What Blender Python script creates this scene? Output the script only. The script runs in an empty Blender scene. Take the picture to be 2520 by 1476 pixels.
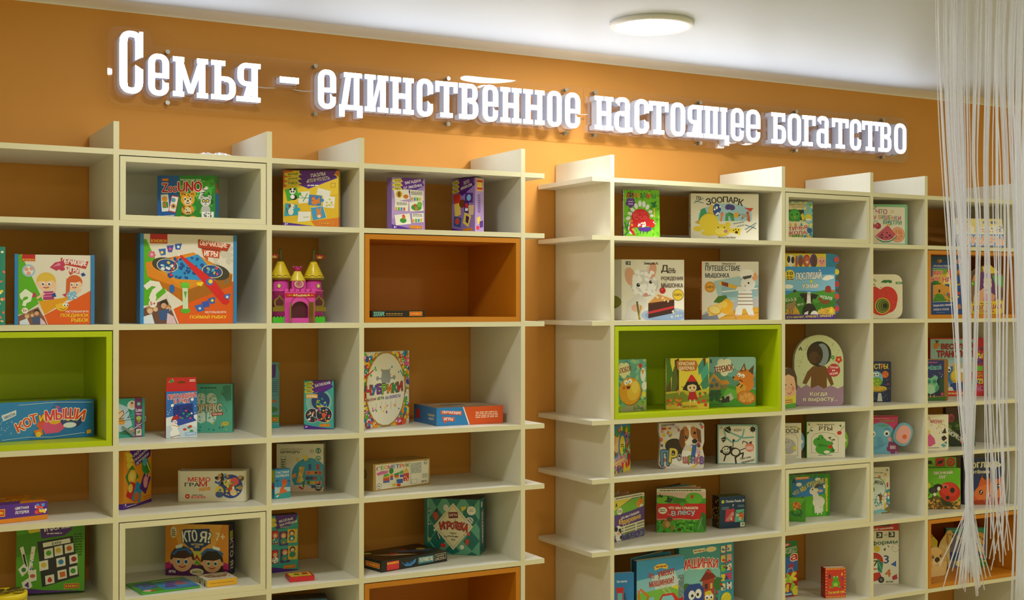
import bpy, math, random
import numpy as np
from mathutils import Vector, Matrix
from mathutils.geometry import tessellate_polygon, delaunay_2d_cdt
rnd = random.Random(7)
SC = bpy.context.scene
COL = SC.collection
R = math.radians

# ------------------------------------------------------------------ camera
cam_data = bpy.data.cameras.new('camera')
cam_data.sensor_width = 36.0
cam_data.lens = 36.0 * 3105.61699 / 2520.0
cam_data.clip_start = 0.05
cam = bpy.data.objects.new('camera', cam_data)
COL.objects.link(cam)
cam.location = (0.04935, -3.73536, 1.53796)
_yaw, _pit, _rol = 0.49860, 0.00350, 0.00030
_f = Vector((math.sin(_yaw), math.cos(_yaw), 0)); _r = Vector((math.cos(_yaw), -math.sin(_yaw), 0)); _u = Vector((0, 0, 1))
_f2 = _f * math.cos(_pit) + _u * math.sin(_pit); _u2 = _u * math.cos(_pit) - _f * math.sin(_pit)
_r3 = _r * math.cos(_rol) + _u2 * math.sin(_rol); _u3 = _u2 * math.cos(_rol) - _r * math.sin(_rol)
cam.matrix_world = Matrix(((_r3.x, _u3.x, -_f2.x, cam.location.x), (_r3.y, _u3.y, -_f2.y, cam.location.y),
                           (_r3.z, _u3.z, -_f2.z, cam.location.z), (0, 0, 0, 1)))
SC.camera = cam

# ------------------------------------------------------------------ world, view
world = bpy.data.worlds.new('room_light'); SC.world = world; world.use_nodes = True
bg = world.node_tree.nodes['Background']
bg.inputs[0].default_value = (1.0, 0.89, 0.32, 1); bg.inputs[1].default_value = 0.31
SC.view_settings.view_transform = 'Standard'; SC.view_settings.look = 'None'
SC.view_settings.exposure = 1.0; SC.view_settings.gamma = 1.0
SC.view_settings.use_curve_mapping = False
LAMP = 43.0        # brightness of the ceiling lamp diffusers
SIGN = 6.0         # brightness of the lit letter faces

# ------------------------------------------------------------------ materials
def srgb(h):
    h = h.lstrip('#')
    if len(h) == 3: h = ''.join(c * 2 for c in h)
    o = []
    for i in (0, 2, 4):
        c = int(h[i:i + 2], 16) / 255
        o.append(c / 12.92 if c <= .04045 else ((c + .055) / 1.055) ** 2.4)
    return tuple(o) + (1.0,)

def mat(name, col, rough=.5, spec=.5, metal=0., var=0., vscale=(1, 1, 1), bump=0., bscale=200.):
    m = bpy.data.materials.new(name); m.use_nodes = True
    nt = m.node_tree; b = nt.nodes['Principled BSDF']
    b.inputs['Base Color'].default_value = col
    b.inputs['Roughness'].default_value = rough
    b.inputs['Metallic'].default_value = metal
    b.inputs['Specular IOR Level'].default_value = spec
    tc = nt.nodes.new('ShaderNodeTexCoord'); mp = nt.nodes.new('ShaderNodeMapping'); mp.inputs['Scale'].default_value = vscale
    nz = nt.nodes.new('ShaderNodeTexNoise'); nz.inputs['Scale'].default_value = 6; nz.inputs['Detail'].default_value = 5
    nt.links.new(tc.outputs['Object'], mp.inputs[0]); nt.links.new(mp.outputs[0], nz.inputs['Vector'])
    if var:
        mx = nt.nodes.new('ShaderNodeMix'); mx.data_type = 'RGBA'
        mx.inputs[6].default_value = tuple(c * (1 - var) for c in col[:3]) + (1,)
        mx.inputs[7].default_value = tuple(min(1, c * (1 + var)) for c in col[:3]) + (1,)
        nt.links.new(nz.outputs[0], mx.inputs[0]); nt.links.new(mx.outputs[2], b.inputs['Base Color'])
    if bump:
        n2 = nt.nodes.new('ShaderNodeTexNoise'); n2.inputs['Scale'].default_value = bscale; n2.inputs['Detail'].default_value = 3
        nt.links.new(mp.outputs[0], n2.inputs['Vector'])
        bp = nt.nodes.new('ShaderNodeBump'); bp.inputs['Strength'].default_value = bump; bp.inputs['Distance'].default_value = .001
        nt.links.new(n2.outputs[0], bp.inputs['Height']); nt.links.new(bp.outputs[0], b.inputs['Normal'])
    return m

def print_mat(name, rough, spec=.5):
    m = bpy.data.materials.new(name); m.use_nodes = True
    nt = m.node_tree; b = nt.nodes['Principled BSDF']
    a = nt.nodes.new('ShaderNodeAttribute'); a.attribute_name = 'Col'
    nt.links.new(a.outputs['Color'], b.inputs['Base Color'])
    nz = nt.nodes.new('ShaderNodeTexNoise'); nz.inputs['Scale'].default_value = 40
    mr = nt.nodes.new('ShaderNodeMapRange'); mr.inputs[3].default_value = rough * .85; mr.inputs[4].default_value = rough * 1.15
    nt.links.new(nz.outputs[0], mr.inputs[0]); nt.links.new(mr.outputs[0], b.inputs['Roughness'])
    b.inputs['Specular IOR Level'].default_value = spec
    return m

def emit_mat(name, col, strength, base=(.9, .9, .9, 1)):
    m = bpy.data.materials.new(name); m.use_nodes = True
    b = m.node_tree.nodes['Principled BSDF']
    b.inputs['Base Color'].default_value = base
    b.inputs['Emission Color'].default_value = col; b.inputs['Emission Strength'].default_value = strength
    return m

def clear_mat(name, tint, ior=1.2, rough=.03):
    m = bpy.data.materials.new(name); m.use_nodes = True
    nt = m.node_tree; nt.nodes.remove(nt.nodes['Principled BSDF'])
    out = nt.nodes['Material Output']
    tr = nt.nodes.new('ShaderNodeBsdfTransparent'); tr.inputs[0].default_value = tint
    gl = nt.nodes.new('ShaderNodeBsdfGlossy'); gl.inputs[1].default_value = rough
    fr = nt.nodes.new('ShaderNodeFresnel'); fr.inputs[0].default_value = ior
    mx = nt.nodes.new('ShaderNodeMixShader')
    nt.links.new(fr.outputs[0], mx.inputs[0]); nt.links.new(tr.outputs[0], mx.inputs[1]); nt.links.new(gl.outputs[0], mx.inputs[2])
    nt.links.new(mx.outputs[0], out.inputs[0])
    return m

def edge_mat(name):
    m = bpy.data.materials.new(name); m.use_nodes = True
    nt = m.node_tree; b = nt.nodes['Principled BSDF']; b.inputs['Base Color'].default_value = (.9, .82, .8, 1); b.inputs['Roughness'].default_value = .3
    tr = nt.nodes.new('ShaderNodeBsdfTransparent'); mx = nt.nodes.new('ShaderNodeMixShader'); mx.inputs[0].default_value = .32
    nt.links.new(tr.outputs[0], mx.inputs[1]); nt.links.new(b.outputs[0], mx.inputs[2]); nt.links.new(mx.outputs[0], nt.nodes['Material Output'].inputs[0])
    return m

M = dict(
    wall=mat('orange_wall_paint', srgb('da994b'), .6, .16, var=.02, bump=.05, bscale=300),
    ceil=mat('satin_white_ceiling', (.67, .73, .83, 1), .5, .25, var=.01),
    trim=mat('ceiling_cove', (.86, .84, .80, 1), .6, .2),
    floor=mat('floor_laminate', srgb('d6c6a2'), .5, .4, var=.15, vscale=(1, 12, 1)),
    board=mat('cream_laminate', srgb('e6e3d3'), .42, .4, var=.035, vscale=(30, 30, 1.2), bump=.06, bscale=30),
    edge=mat('cream_edge_band', srgb('e2dcb8'), .4, .4),
    green=mat('lime_laminate', srgb('b8cc08'), .42, .4, var=.02, vscale=(1.2, 30, 30)),
    orange=mat('orange_laminate', srgb('c87e1a'), .42, .4, var=.03, vscale=(1.2, 30, 30)),
    white=mat('white_plastic', (.82, .82, .82, 1), .4, .4),
    steel=mat('brushed_steel', (.55, .54, .52, 1), .3, .5, metal=1),
    lamp=emit_mat('lamp_diffuser', (.98, .98, .94, 1), LAMP),
    face=emit_mat('lit_letter_face', (.88, .92, 1, 1), SIGN),
    lside=emit_mat('translucent_letter_side', (.72, .74, 1, 1), .08, (.52, .53, .60, 1)), lback=emit_mat('letter_back_glow', (.95, .95, 1, 1), .5),
    clear=clear_mat('clear_acrylic_sheet', (1, 1, 1, 1), 1.35, .02),
    clear_edge=edge_mat('frosted_acrylic_edge'),
    clear2=clear_mat('clear_acrylic_base', (.97, .95, .96, 1), 1.4, .08),
    card=print_mat('printed_card', .34), matte=print_mat('matte_paper', .7, .3), plast=print_mat('moulded_plastic', .3),
    cable=mat('clear_cable', (.7, .68, .66, 1), .3),
    foil=mat('crinkled_film', (.86, .86, .9, 1), .25, .6, var=.05, bump=.6, bscale=25),
)
_s = bpy.data.materials.new('silver_white_thread'); _s.use_nodes = True
_b = _s.node_tree.nodes['Principled BSDF']; _b.inputs['Base Color'].default_value = (.90, .92, .98, 1)
_b.inputs['Roughness'].default_value = .3; _b.inputs['Transmission Weight'].default_value = 0.0
_b.inputs['Subsurface Weight'].default_value = 0.0

_t = _s.node_tree.nodes.new('ShaderNodeBsdfTranslucent'); _t.inputs[0].default_value = (.93, .94, 1, 1)
_a = _s.node_tree.nodes.new('ShaderNodeMixShader'); _a.inputs[0].default_value = .5
_s.node_tree.links.new(_b.outputs[0], _a.inputs[1]); _s.node_tree.links.new(_t.outputs[0], _a.inputs[2])
_p = _s.node_tree.nodes.new('ShaderNodeBsdfTransparent'); _q = _s.node_tree.nodes.new('ShaderNodeMixShader'); _q.inputs[0].default_value = .6
_s.node_tree.links.new(_p.outputs[0], _q.inputs[1]); _s.node_tree.links.new(_a.outputs[0], _q.inputs[2]); _s.node_tree.links.new(_q.outputs[0], _s.node_tree.nodes['Material Output'].inputs[0])
M['thread'] = _s

# ------------------------------------------------------------------ mesh helpers
class MB:
    def __init__(s): s.v = []; s.f = []; s.c = []; s.mi = []; s.sm = []; s.cur = 0; s.col = (1, 1, 1, 1)
    def face(s, pts, col=None, smooth=False):
        n = len(s.v); s.v += [tuple(p) for p in pts]; s.f.append(tuple(range(n, n + len(pts))))
        s.c.append(col or s.col); s.mi.append(s.cur); s.sm.append(smooth)
    def idx(s, base, idx, col=None, smooth=False):
        s.f.append(tuple(base + i for i in idx)); s.c.append(col or s.col); s.mi.append(s.cur); s.sm.append(smooth)
    def box(s, x0, x1, y0, y1, z0, z1, col=None):
        n = len(s.v)
        s.v += [(x0, y0, z0), (x1, y0, z0), (x1, y1, z0), (x0, y1, z0), (x0, y0, z1), (x1, y0, z1), (x1, y1, z1), (x0, y1, z1)]
        for q in ((0, 3, 2, 1), (4, 5, 6, 7), (0, 1, 5, 4), (1, 2, 6, 5), (2, 3, 7, 6), (3, 0, 4, 7)): s.idx(n, q, col)
    def prism(s, poly, y0, y1, col=None, colside=None):
        """poly: list of (x,z); extruded from y0 (front) to y1 (back)"""
        n = len(s.v); k = len(poly)
        s.v += [(x, y0, z) for x, z in poly] + [(x, y1, z) for x, z in poly]
        tris = tessellate_polygon([[Vector((x, z, 0)) for x, z in poly]])
        for t in tris:
            s.idx(n, t, col); s.idx(n + k, t[::-1], col)
        for i in range(k): s.idx(n, (i, (i + 1) % k, k + (i + 1) % k, k + i), colside or col)
    def tube(s, pts, r, col=None, n=6, cap=True):
        pts = [Vector(p) for p in pts]; base = len(s.v); rr = r if isinstance(r, (list, tuple)) else [r] * len(pts)
        for i, p in enumerate(pts):
            d = (pts[min(i + 1, len(pts) - 1)] - pts[max(i - 1, 0)]).normalized()
            a = d.orthogonal().normalized() if abs(d.z) < .99 else Vector((1, 0, 0)); a = (a - d * a.dot(d)).normalized(); b = d.cross(a)
            for k in range(n):
                t = 2 * math.pi * k / n; s.v.append(tuple(p + (a * math.cos(t) + b * math.sin(t)) * rr[i]))
        for i in range(len(pts) - 1):
            for k in range(n):
                s.idx(base, (i * n + k, i * n + (k + 1) % n, (i + 1) * n + (k + 1) % n, (i + 1) * n + k), col, True)
        if cap:
            s.idx(base, tuple(range(n))[::-1], col); s.idx(base + (len(pts) - 1) * n, tuple(range(n)), col)
    def lathe(s, prof, cx=0, cy=0, col=None, n=28, cols=None, close=True):
        base = len(s.v)
        for r_, z in prof:
            for k in range(n):
                t = 2 * math.pi * k / n; s.v.append((cx + r_ * math.cos(t), cy + r_ * math.sin(t), z))
        for i in range(len(prof) - 1):
            for k in range(n):
                s.idx(base, (i * n + k, i * n + (k + 1) % n, (i + 1) * n + (k + 1) % n, (i + 1) * n + k), cols[i] if cols else col, True)
        if close:
            s.idx(base, tuple(range(n))[::-1], cols[0] if cols else col); s.idx(base + (len(prof) - 1) * n, tuple(range(n)), cols[-1] if cols else col)
    def build(s, name, mats, parent=None, loc=None):
        me = bpy.data.meshes.new(name); me.from_pydata(s.v, [], s.f)
        if not isinstance(mats, (list, tuple)): mats = [mats]
        for m in mats: me.materials.append(M[m] if isinstance(m, str) else m)
        me.polygons.foreach_set('material_index', s.mi); me.polygons.foreach_set('use_smooth', s.sm)
        at = me.color_attributes.new('Col', 'FLOAT_COLOR', 'CORNER')
        buf = []
        for f, c in zip(s.f, s.c): buf += list(c) * len(f)
        at.data.foreach_set('color', buf)
        me.update()
        o = bpy.data.objects.new(name, me); COL.objects.link(o)
        if parent: o.parent = parent
        if loc: o.location = loc
        return o

def thing(name, label, cat, loc=(0, 0, 0), rz=0, group=None, rx=0):
    o = bpy.data.objects.new(name, None); COL.objects.link(o)
    o.empty_display_size = .05; o.location = loc; o.rotation_euler = (rx, 0, rz)
    o['label'] = label; o['category'] = cat
    if group: o['group'] = group
    return o
def tag(o, label=None, cat=None, group=None, kind=None):
    for k, v in (('label', label), ('category', cat), ('group', group), ('kind', kind)):
        if v: o[k] = v
    return o

# ------------------------------------------------------------------ printed pictures
def clip_poly(poly, clip):
    out = poly; m = len(clip)
    if m == 4:
        xs = [p[0] for p in clip]; zs = [p[1] for p in clip]; x0, x1, z0, z1 = min(xs), max(xs), min(zs), max(zs)
        if all(x0 <= p[0] <= x1 and z0 <= p[1] <= z1 for p in poly) and sum(a in (x0, x1) for a in xs) == 4 and sum(a in (z0, z1) for a in zs) == 4: return poly
    for i in range(m):
        (ax, ay), (bx, by) = clip[i], clip[(i + 1) % m]; inp = out; out = []
        if not inp: break
        def side(p): return (bx - ax) * (p[1] - ay) - (by - ay) * (p[0] - ax)
        for j in range(len(inp)):
            p, q = inp[j], inp[(j + 1) % len(inp)]; sp, sq = side(p), side(q)
            if sp >= 0: out.append(p)
            if (sp >= 0) != (sq >= 0):
                t = sp / (sp - sq); out.append((p[0] + (q[0] - p[0]) * t, p[1] + (q[1] - p[1]) * t))
    return out if len(out) > 2 else []
def rrect(x0, z0, x1, z1, r, n=5, which='1111'):
    o = []
    for k, (cx, cz, a) in enumerate(((x1 - r, z0 + r, -90), (x1 - r, z1 - r, 0), (x0 + r, z1 - r, 90), (x0 + r, z0 + r, 180))):
        if which[k] == '1': o += [(cx + r * math.cos(R(a + 90 * i / n)), cz + r * math.sin(R(a + 90 * i / n))) for i in range(n + 1)]
        else: o.append(((x1, z0), (x1, z1), (x0, z1), (x0, z0))[k])
    return o
_tc = bpy.data.curves.new('lettering', 'FONT'); _to = bpy.data.objects.new('lettering', _tc); COL.objects.link(_to); _tc.resolution_u = 2
_tcache = {}
def text_tris(body):
    k = body
    if k not in _tcache:
        _tc.body = body; dg = bpy.context.evaluated_depsgraph_get(); dg.update()
        cu = _to.to_curve(dg); vs, fs = [], []
        for sp in cu.splines:
            bp = sp.bezier_points; pts = []
            for i in range(len(bp)):
                p, q = bp[i], bp[(i + 1) % len(bp)]; A, B_, C_, D_ = p.co, p.handle_right, q.handle_left, q.co
                straight = (B_ - A).cross(D_ - A).length + (C_ - A).cross(D_ - A).length < 1e-4
                for j in range(1 if straight else 4):
                    u = j / 4; w_ = A * (1 - u) ** 3 + B_ * 3 * u * (1 - u) ** 2 + C_ * 3 * u * u * (1 - u) + D_ * u ** 3
                    if not pts or (pts[-1] - Vector((w_.x, w_.y))).length > 1e-5: pts.append(Vector((w_.x, w_.y)))
            if len(pts) < 3: continue
            fs.append(list(range(len(vs), len(vs) + len(pts)))); vs += pts
        _to.to_curve_clear()
        v, t = [], []
        if fs:
            ed = [(f[i], f[(i + 1) % len(f)]) for f in fs for i in range(len(f))]
            r_ = delaunay_2d_cdt(vs, ed, [], 0, 1e-7); v = [(p.x, p.y) for p in r_[0]]
            V_ = np.array([(p.x, p.y) for p in vs]); E_ = np.array(ed); A, B_ = V_[E_[:, 0]], V_[E_[:, 1]]; nv = np.array(v)
            ce = np.array([nv[list(f)].mean(0) for f in r_[2]])
            up = (A[None, :, 1] <= ce[:, None, 1]) & (B_[None, :, 1] > ce[:, None, 1]); dn = (A[None, :, 1] > ce[:, None, 1]) & (B_[None, :, 1] <= ce[:, None, 1])
            sd = (B_[:, 0] - A[:, 0])[None] * (ce[:, None, 1] - A[None, :, 1]) - (ce[:, None, 0] - A[None, :, 0]) * (B_[:, 1] - A[:, 1])[None]
            wn = (up & (sd > 0)).sum(1) - (dn & (sd < 0)).sum(1)
            t = [tuple(f) for f, w_ in zip(r_[2], wn) if w_ != 0]
        _tcache[k] = (v, t)
    return _tcache[k]
PAL = ['e33', 'fa0', 'fd3', '5b3', '2a9', '29d', '35b', '83a', 'e6a', 'f63']
EPS = 1.4e-5
class Art:
    """Picture printed on a face w x h metres; numbers in per cent, y downwards; to3(x,z,d) lays it on the face, d = stand-off."""
    def __init__(s, mb, w, h, to3, clip=None):
        s.mb = mb; s.w = w; s.h = h; s.to3 = to3; s.k = 2
        s.clip = clip or [(0, 0), (w, 0), (w, h), (0, h)]
    def xy(s, x, y): return (x / 100 * s.w, (100 - y) / 100 * s.h)
    def poly(s, pts, c, convex=False):
        d = s.k * EPS; s.k += 1; c = c if isinstance(c, tuple) else srgb(c)
        if convex: parts = [pts]
        else: parts = [[pts[i] for i in t] for t in tessellate_polygon([[Vector((p[0], p[1], 0)) for p in pts]])]
        for q in parts:
            a = sum(q[i][0] * q[(i + 1) % len(q)][1] - q[(i + 1) % len(q)][0] * q[i][1] for i in range(len(q)))
            if a < 0: q = q[::-1]
            q = clip_poly(q, s.clip)
            if q: s.mb.face([s.to3(x, z, d) for x, z in q], c)
    def ell(s, c, cx, cy, rx, ry=None, rot=0, a0=0, a1=360):
        ry = rx if ry is None else ry; X, Z = s.xy(cx, cy); rx *= s.w / 100; ry *= s.w / 100; n = 22 if rx > .01 else 12
        p = []
        for i in range(n + (a1 - a0 < 360)):
            t = R(a0 + (a1 - a0) * i / n); u, v = rx * math.cos(t), ry * math.sin(t); r = R(rot)
            p.append((X + u * math.cos(r) - v * math.sin(r), Z + u * math.sin(r) + v * math.cos(r)))
        s.poly(p, c, True)
    def line(s, c, t, pts):
        t *= s.w / 200; P = [Vector(s.xy(*p)) for p in pts]
        d = s.k
        for a, b in zip(P, P[1:]):
            e = (b - a)
            if e.length < 1e-7: continue
            e.normalize(); n = Vector((-e.y, e.x)) * t; e = e * t * .6
            s.poly([tuple(a - n - e), tuple(b - n + e), tuple(b + n + e), tuple(a + n - e)], c, True); s.k -= .6
    def text(s, c, x0, y0, x1, y1, rot, body, bold=.025):
        v, t = text_tris(body)
        if not v: return
        bx0, bx1 = min(p[0] for p in v), max(p[0] for p in v); by0, by1 = min(p[1] for p in v), max(p[1] for p in v)
        (X0, Z1), (X1, Z0) = s.xy(x0, y0), s.xy(x1, y1); cx, cz = (X0 + X1) / 2, (Z0 + Z1) / 2; r = R(rot)
        sx, sz = (X1 - X0) / max(bx1 - bx0, .01), (Z1 - Z0) / max(by1 - by0, .01)
        k = bold * .5 * (sx + sz); co, si = math.cos(r), math.sin(r)
        if bold > .06: sh = [(k * math.cos(q * .785), k * math.sin(q * .785)) for q in range(8)]
        else: sh = [(-k, 0), (k, 0), (0, k * .6), (0, -k * .6)]
        d = s.k
        P0 = []
        for x, y in v:
            u, w_ = (x - (bx0 + bx1) / 2) * sx, (y - (by0 + by1) / 2) * sz
            P0.append((cx + u * co - w_ * si, cz + u * si + w_ * co))
        c = srgb(c)
        for i, (dx, dz) in enumerate(sh):
            s.k = d + i * .5
            P = [(x + dx, z + dz) for x, z in P0]
            dd = s.k
            for q in t: s.k = dd; s.poly([P[j] for j in q], c, True)
        s.k = d + len(sh) * .5 + .5
    def run(s, code):
        for cmd in code.replace('\n', ';').split(';'):
            cmd = cmd.strip()
            if not cmd: continue
            op, *a = cmd.split(' ')
            if op in 'TU':
                k = 2 if op == 'U' else 1; n = [float(q) for q in a[k:k + 5]]; tx = ' '.join(a[k + 5:])
                if op == 'U': s.text(a[1], *n, tx, .075)
                s.text(a[0], *n, tx, .028 if op == 'T' else .034)
            elif op == 'F': s.poly([(0, 0), (s.w, 0), (s.w, s.h), (0, s.h)], a[0], True)
            elif op == 'R':
                n = [float(q) for q in a[1:]]; P = [s.xy(n[0], n[3]), s.xy(n[2], n[3]), s.xy(n[2], n[1]), s.xy(n[0], n[1])]
                if len(n) > 4:
                    cx, cz = (P[0][0] + P[2][0]) / 2, (P[0][1] + P[2][1]) / 2; r = R(n[4])
                    P = [(cx + (x - cx) * math.cos(r) - (z - cz) * math.sin(r), cz + (x - cx) * math.sin(r) + (z - cz) * math.cos(r)) for x, z in P]
                s.poly(P, a[0], True)
            elif op == 'E': s.ell(a[0], *[float(q) for q in a[1:]])
            elif op == 'P':
                n = [float(q) for q in a[1:]]; s.poly([s.xy(n[i], n[i + 1]) for i in range(0, len(n), 2)], a[0])
            elif op == 'L':
                n = [float(q) for q in a[1:]]; s.line(a[0], n[0], [(n[i], n[i + 1]) for i in range(1, len(n), 2)])
            elif op == 'K':                       # child's face: skin hair cx cy r
                sk, ha = a[:2]; cx, cy, r = map(float, a[2:5]); q = s.w / s.h
                s.ell(ha, cx, cy - r * .18 * q, r * 1.12, r * 1.08); s.ell(sk, cx - r * .98, cy + r * .15 * q, r * .2); s.ell(sk, cx + r * .98, cy + r * .15 * q, r * .2)
                s.ell(sk, cx, cy + r * .12 * q, r * .95, r * .92)
                s.poly([s.xy(cx - r * .9, cy - r * .2 * q), s.xy(cx + r * .2, cy - r * .15 * q), s.xy(cx + r * .9, cy - r * .35 * q), s.xy(cx + r * .7, cy - r * .85 * q), s.xy(cx - r * .6, cy - r * .9 * q)], ha)
                for e in (-.36, .36):
                    s.ell('fff', cx + e * r, cy + r * .15 * q, r * .2, r * .24); s.ell('235', cx + e * r, cy + r * .17 * q, r * .13, r * .16); s.ell('fff', cx + e * r + r * .04, cy + r * .1 * q, r * .05)
                s.ell('d88', cx, cy + r * .38 * q, r * .09, r * .06); s.line('a33', r * .1, [(cx - r * .3, cy + r * .55 * q), (cx, cy + r * .66 * q), (cx + r * .3, cy + r * .53 * q)])
            elif op == 'D':                       # animal's face: fur muzzle ear cx cy r
                fu, mu, ea = a[:3]; cx, cy, r = map(float, a[3:6]); q = s.w / s.h
                for e in (-1, 1): s.ell(fu, cx + e * r * .72, cy - r * .75 * q, r * .42, r * .5, -25 * e); s.ell(ea, cx + e * r * .72, cy - r * .72 * q, r * .25, r * .32, -25 * e)
                s.ell(fu, cx, cy, r, r * .92); s.ell(mu, cx, cy + r * .38 * q, r * .55, r * .42)
                for e in (-.38, .38): s.ell('fff', cx + e * r, cy - r * .12 * q, r * .2, r * .23); s.ell('111', cx + e * r, cy - r * .08 * q, r * .12, r * .15)
                s.ell('422', cx, cy + r * .2 * q, r * .17, r * .12); s.line('422', r * .1, [(cx - r * .26, cy + r * .5 * q), (cx, cy + r * .58 * q), (cx + r * .26, cy + r * .5 * q)])
            elif op == 'J':                       # flower: petal centre cx cy r
                cx, cy, r = map(float, a[2:5]); q = s.w / s.h
                for i in range(5): t = R(72 * i + 18); s.ell(a[0], cx + r * .6 * math.cos(t), cy + r * .6 * q * math.sin(t), r * .45)
                s.ell(a[1], cx, cy, r * .35)
            elif op == 'S':                       # scattered small shapes: colours x0 y0 x1 y1 n r seed
                cs = PAL if a[0] == '*' else a[0].split(','); x0, y0, x1, y1, n, r, sd = map(float, a[1:8]); g = random.Random(int(sd))
                for i in range(int(n)):
                    x, y = g.uniform(x0, x1), g.uniform(y0, y1); s.k -= .7; s.ell(g.choice(cs), x, y, r * g.uniform(.6, 1.2), r * g.uniform(.5, 1.2), g.uniform(0, 180))
            elif op == 'G':                       # lines of fine print: colour x0 y0 x1 y1 rows
                x0, y0, x1, y1, n = map(float, a[1:6]); g = random.Random(int(x0 * 7 + y0)); n = int(n)
                for i in range(n):
                    y = y0 + (y1 - y0) * (i + .5) / n; t = (y1 - y0) / n * .25; x = x0
                    while x < x1 - 1:
                        e = min(x1, x + g.uniform(3, 9)); s.k -= 0; d = s.k; s.poly([s.xy(x, y + t), s.xy(e, y + t), s.xy(e, y - t), s.xy(x, y - t)], a[0], True); s.k = d; x = e + 1.2
                    s.k += 1
            elif op == 'X':                       # red maker's badge with yellow letters
                n = [float(q) for q in a]; w, h = n[2] - n[0], n[3] - n[1]
                s.run('R fc3 %f %f %f %f;R c22 %f %f %f %f' % (*n, n[0] + w * .03, n[1] + h * .1, n[2] - w * .03, n[3] - h * .1))
                s.text('fd3', n[0] + w * .09, n[1] + h * .27, n[2] - w * .09, n[3] - h * .27, 0, 'BONDIBON')
            elif op == 'Z':                       # series heading: three arrow tags, purple ribbon; bottom corner; title lines
                sx = float(a[0]); L = ' '.join(a[1:]).split('|')
                s.run('P 629 30 0 96 0 88 16 46 32 26 24;P 529 26 24 46 32 98 13 94 8 46 27')
                for i, tx in enumerate(('ИГРАЙ', 'ДУМАЙ', 'УЧИСЬ')):
                    y = 1.5 + i * 8; s.run('P ed4 3 %f 25 %f 34 %f 7 %f 2 %f' % (y + 3, y, y + 6, y + 9, y + 6))
                    s.text('353', 9, y + 2.3, 26, y + 6.6, 4, tx)
                m = len(L)
                for i, tx in enumerate(L):
                    wd = min(42, 5.2 * len(tx)) * sx; s.text('fff', 63 - wd / 2, 4 + i * 17 / m, 63 + wd / 2, 4 + (i + .72) * 17 / m, 11 * s.h / s.w * .55 + 3, tx)
                s.run('P 529 0 90 55 97 100 99 100 100 0 100')
# ------------------------------------------------------------------ the room
Z0 = 1.5                                   # everything below was measured from the camera's eye level, 1.5 m up
D = 0.37981; TH = .016; YW = D + .005
ZC = 2.48500
ZS = [0.48533, 0.28050, -0.02025, -0.36871, -0.57450, -0.82927, -1.12954, -1.40000]                                  # shelf tops, upper to lower
ZT = 0.56527
def struct(name, mb, m):
    o = mb.build(name, m); o['kind'] = 'structure'; return o
mb = MB(); mb.box(-4.0, 7.5, YW, YW + .12, 0, ZC + .1); struct('wall_back', mb, 'wall')
mb = MB(); mb.box(-4.0, 7.5, -6.5, YW, ZC, ZC + .1)
struct('ceiling', mb, 'ceil')
mb = MB(); mb.box(-4.0, 7.5, -6.5, YW, -.1, 0); struct('floor', mb, 'floor')
mb = MB(); cr, ch = .085, .016; pr = []
for i in range(9):
    a = math.pi / 2 * i / 8; pr.append((YW - cr + cr * math.sin(a), ZC - ch + ch * math.cos(a)))
for (ya, za), (yb, zb) in zip(pr, pr[1:]): mb.face([(-4, ya, za), (7.5, ya, za), (7.5, yb, zb), (-4, yb, zb)], smooth=True)
mb.face([(-4, YW, ZC - ch), (7.5, YW, ZC - ch), (7.5, YW, ZC), (-4, YW, ZC)])
struct('trim_1', mb, 'trim')

# ------------------------------------------------------------------ ceiling lamps
def ceiling_lamp(x, y, label):
    t = thing('ceiling_lamp', label, 'ceiling lamp', (x, y, ZC), group='round ceiling lamps')
    a, b, h = .142, .118, .016
    m = MB(); m.lathe([(b, -h + .002), (b + .003, -h), (a - .004, -h), (a, -h + .004), (a, 0), (b, 0), (b, -h + .002)], n=64, close=False); m.build('rim', 'white', t)
    m = MB(); m.lathe([(b - .0005, -h + .001), (b - .001, -.004)], n=64); m.build('diffuser', 'lamp', t)
ceiling_lamp(2.49, -.235, 'round white ceiling lamp glowing above the lit wall sign')
for x, y in ((1.0, -.93), (3.3, -2.3), (4.8, -1.5), (.2, -3.1)):  # first inferred from shelf shadows and sign reflection; others added to light the room
    ceiling_lamp(x, y, 'round white ceiling lamp outside the picture, most of this unseen set added for light')

# ------------------------------------------------------------------ lit sign
YP = .358; YF = .30; TILT = -.011
XB = .126
def rng(cx, cz, rx, rz, S, t, a0=0, a1=360, n=44, e=2.7):
    ro = min(rx, rz) * (.9 if e > 2.6 else .8); ri = max(ro - S, .004)
    def pt(a, x, z, r):
        c, s_ = math.cos(R(a)), math.sin(R(a)); lo, hi = 0., x + z
        for _ in range(30):
            t_ = (lo + hi) / 2; u, v = abs(c) * t_ - (x - r), abs(s_) * t_ - (z - r)
            d = math.hypot(max(u, 0), max(v, 0)) + min(max(u, v), 0) - r
            if d > 0: hi = t_
            else: lo = t_
        return (cx + c * lo, cz + s_ * lo)
    # even steps along the outline
    k = max(4, int(n * (a1 - a0) / 360)); ang = []
    for i in range(k + 1):
        q = a0 + (a1 - a0) * i / k; b = math.degrees(math.atan2(math.sin(R(q)) * rz, math.cos(R(q)) * rx)); ang.append(b)
    o = []
    for b, c in zip(ang, ang[1:]):
        o.append([pt(b, rx, rz, ro), pt(c, rx, rz, ro), pt(c, rx - S, rz - t, ri), pt(b, rx - S, rz - t, ri)])
    return o
def bx(x0, z0, x1, z1): return [(x0, z0), (x1, z0), (x1, z1), (x0, z1)]
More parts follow.
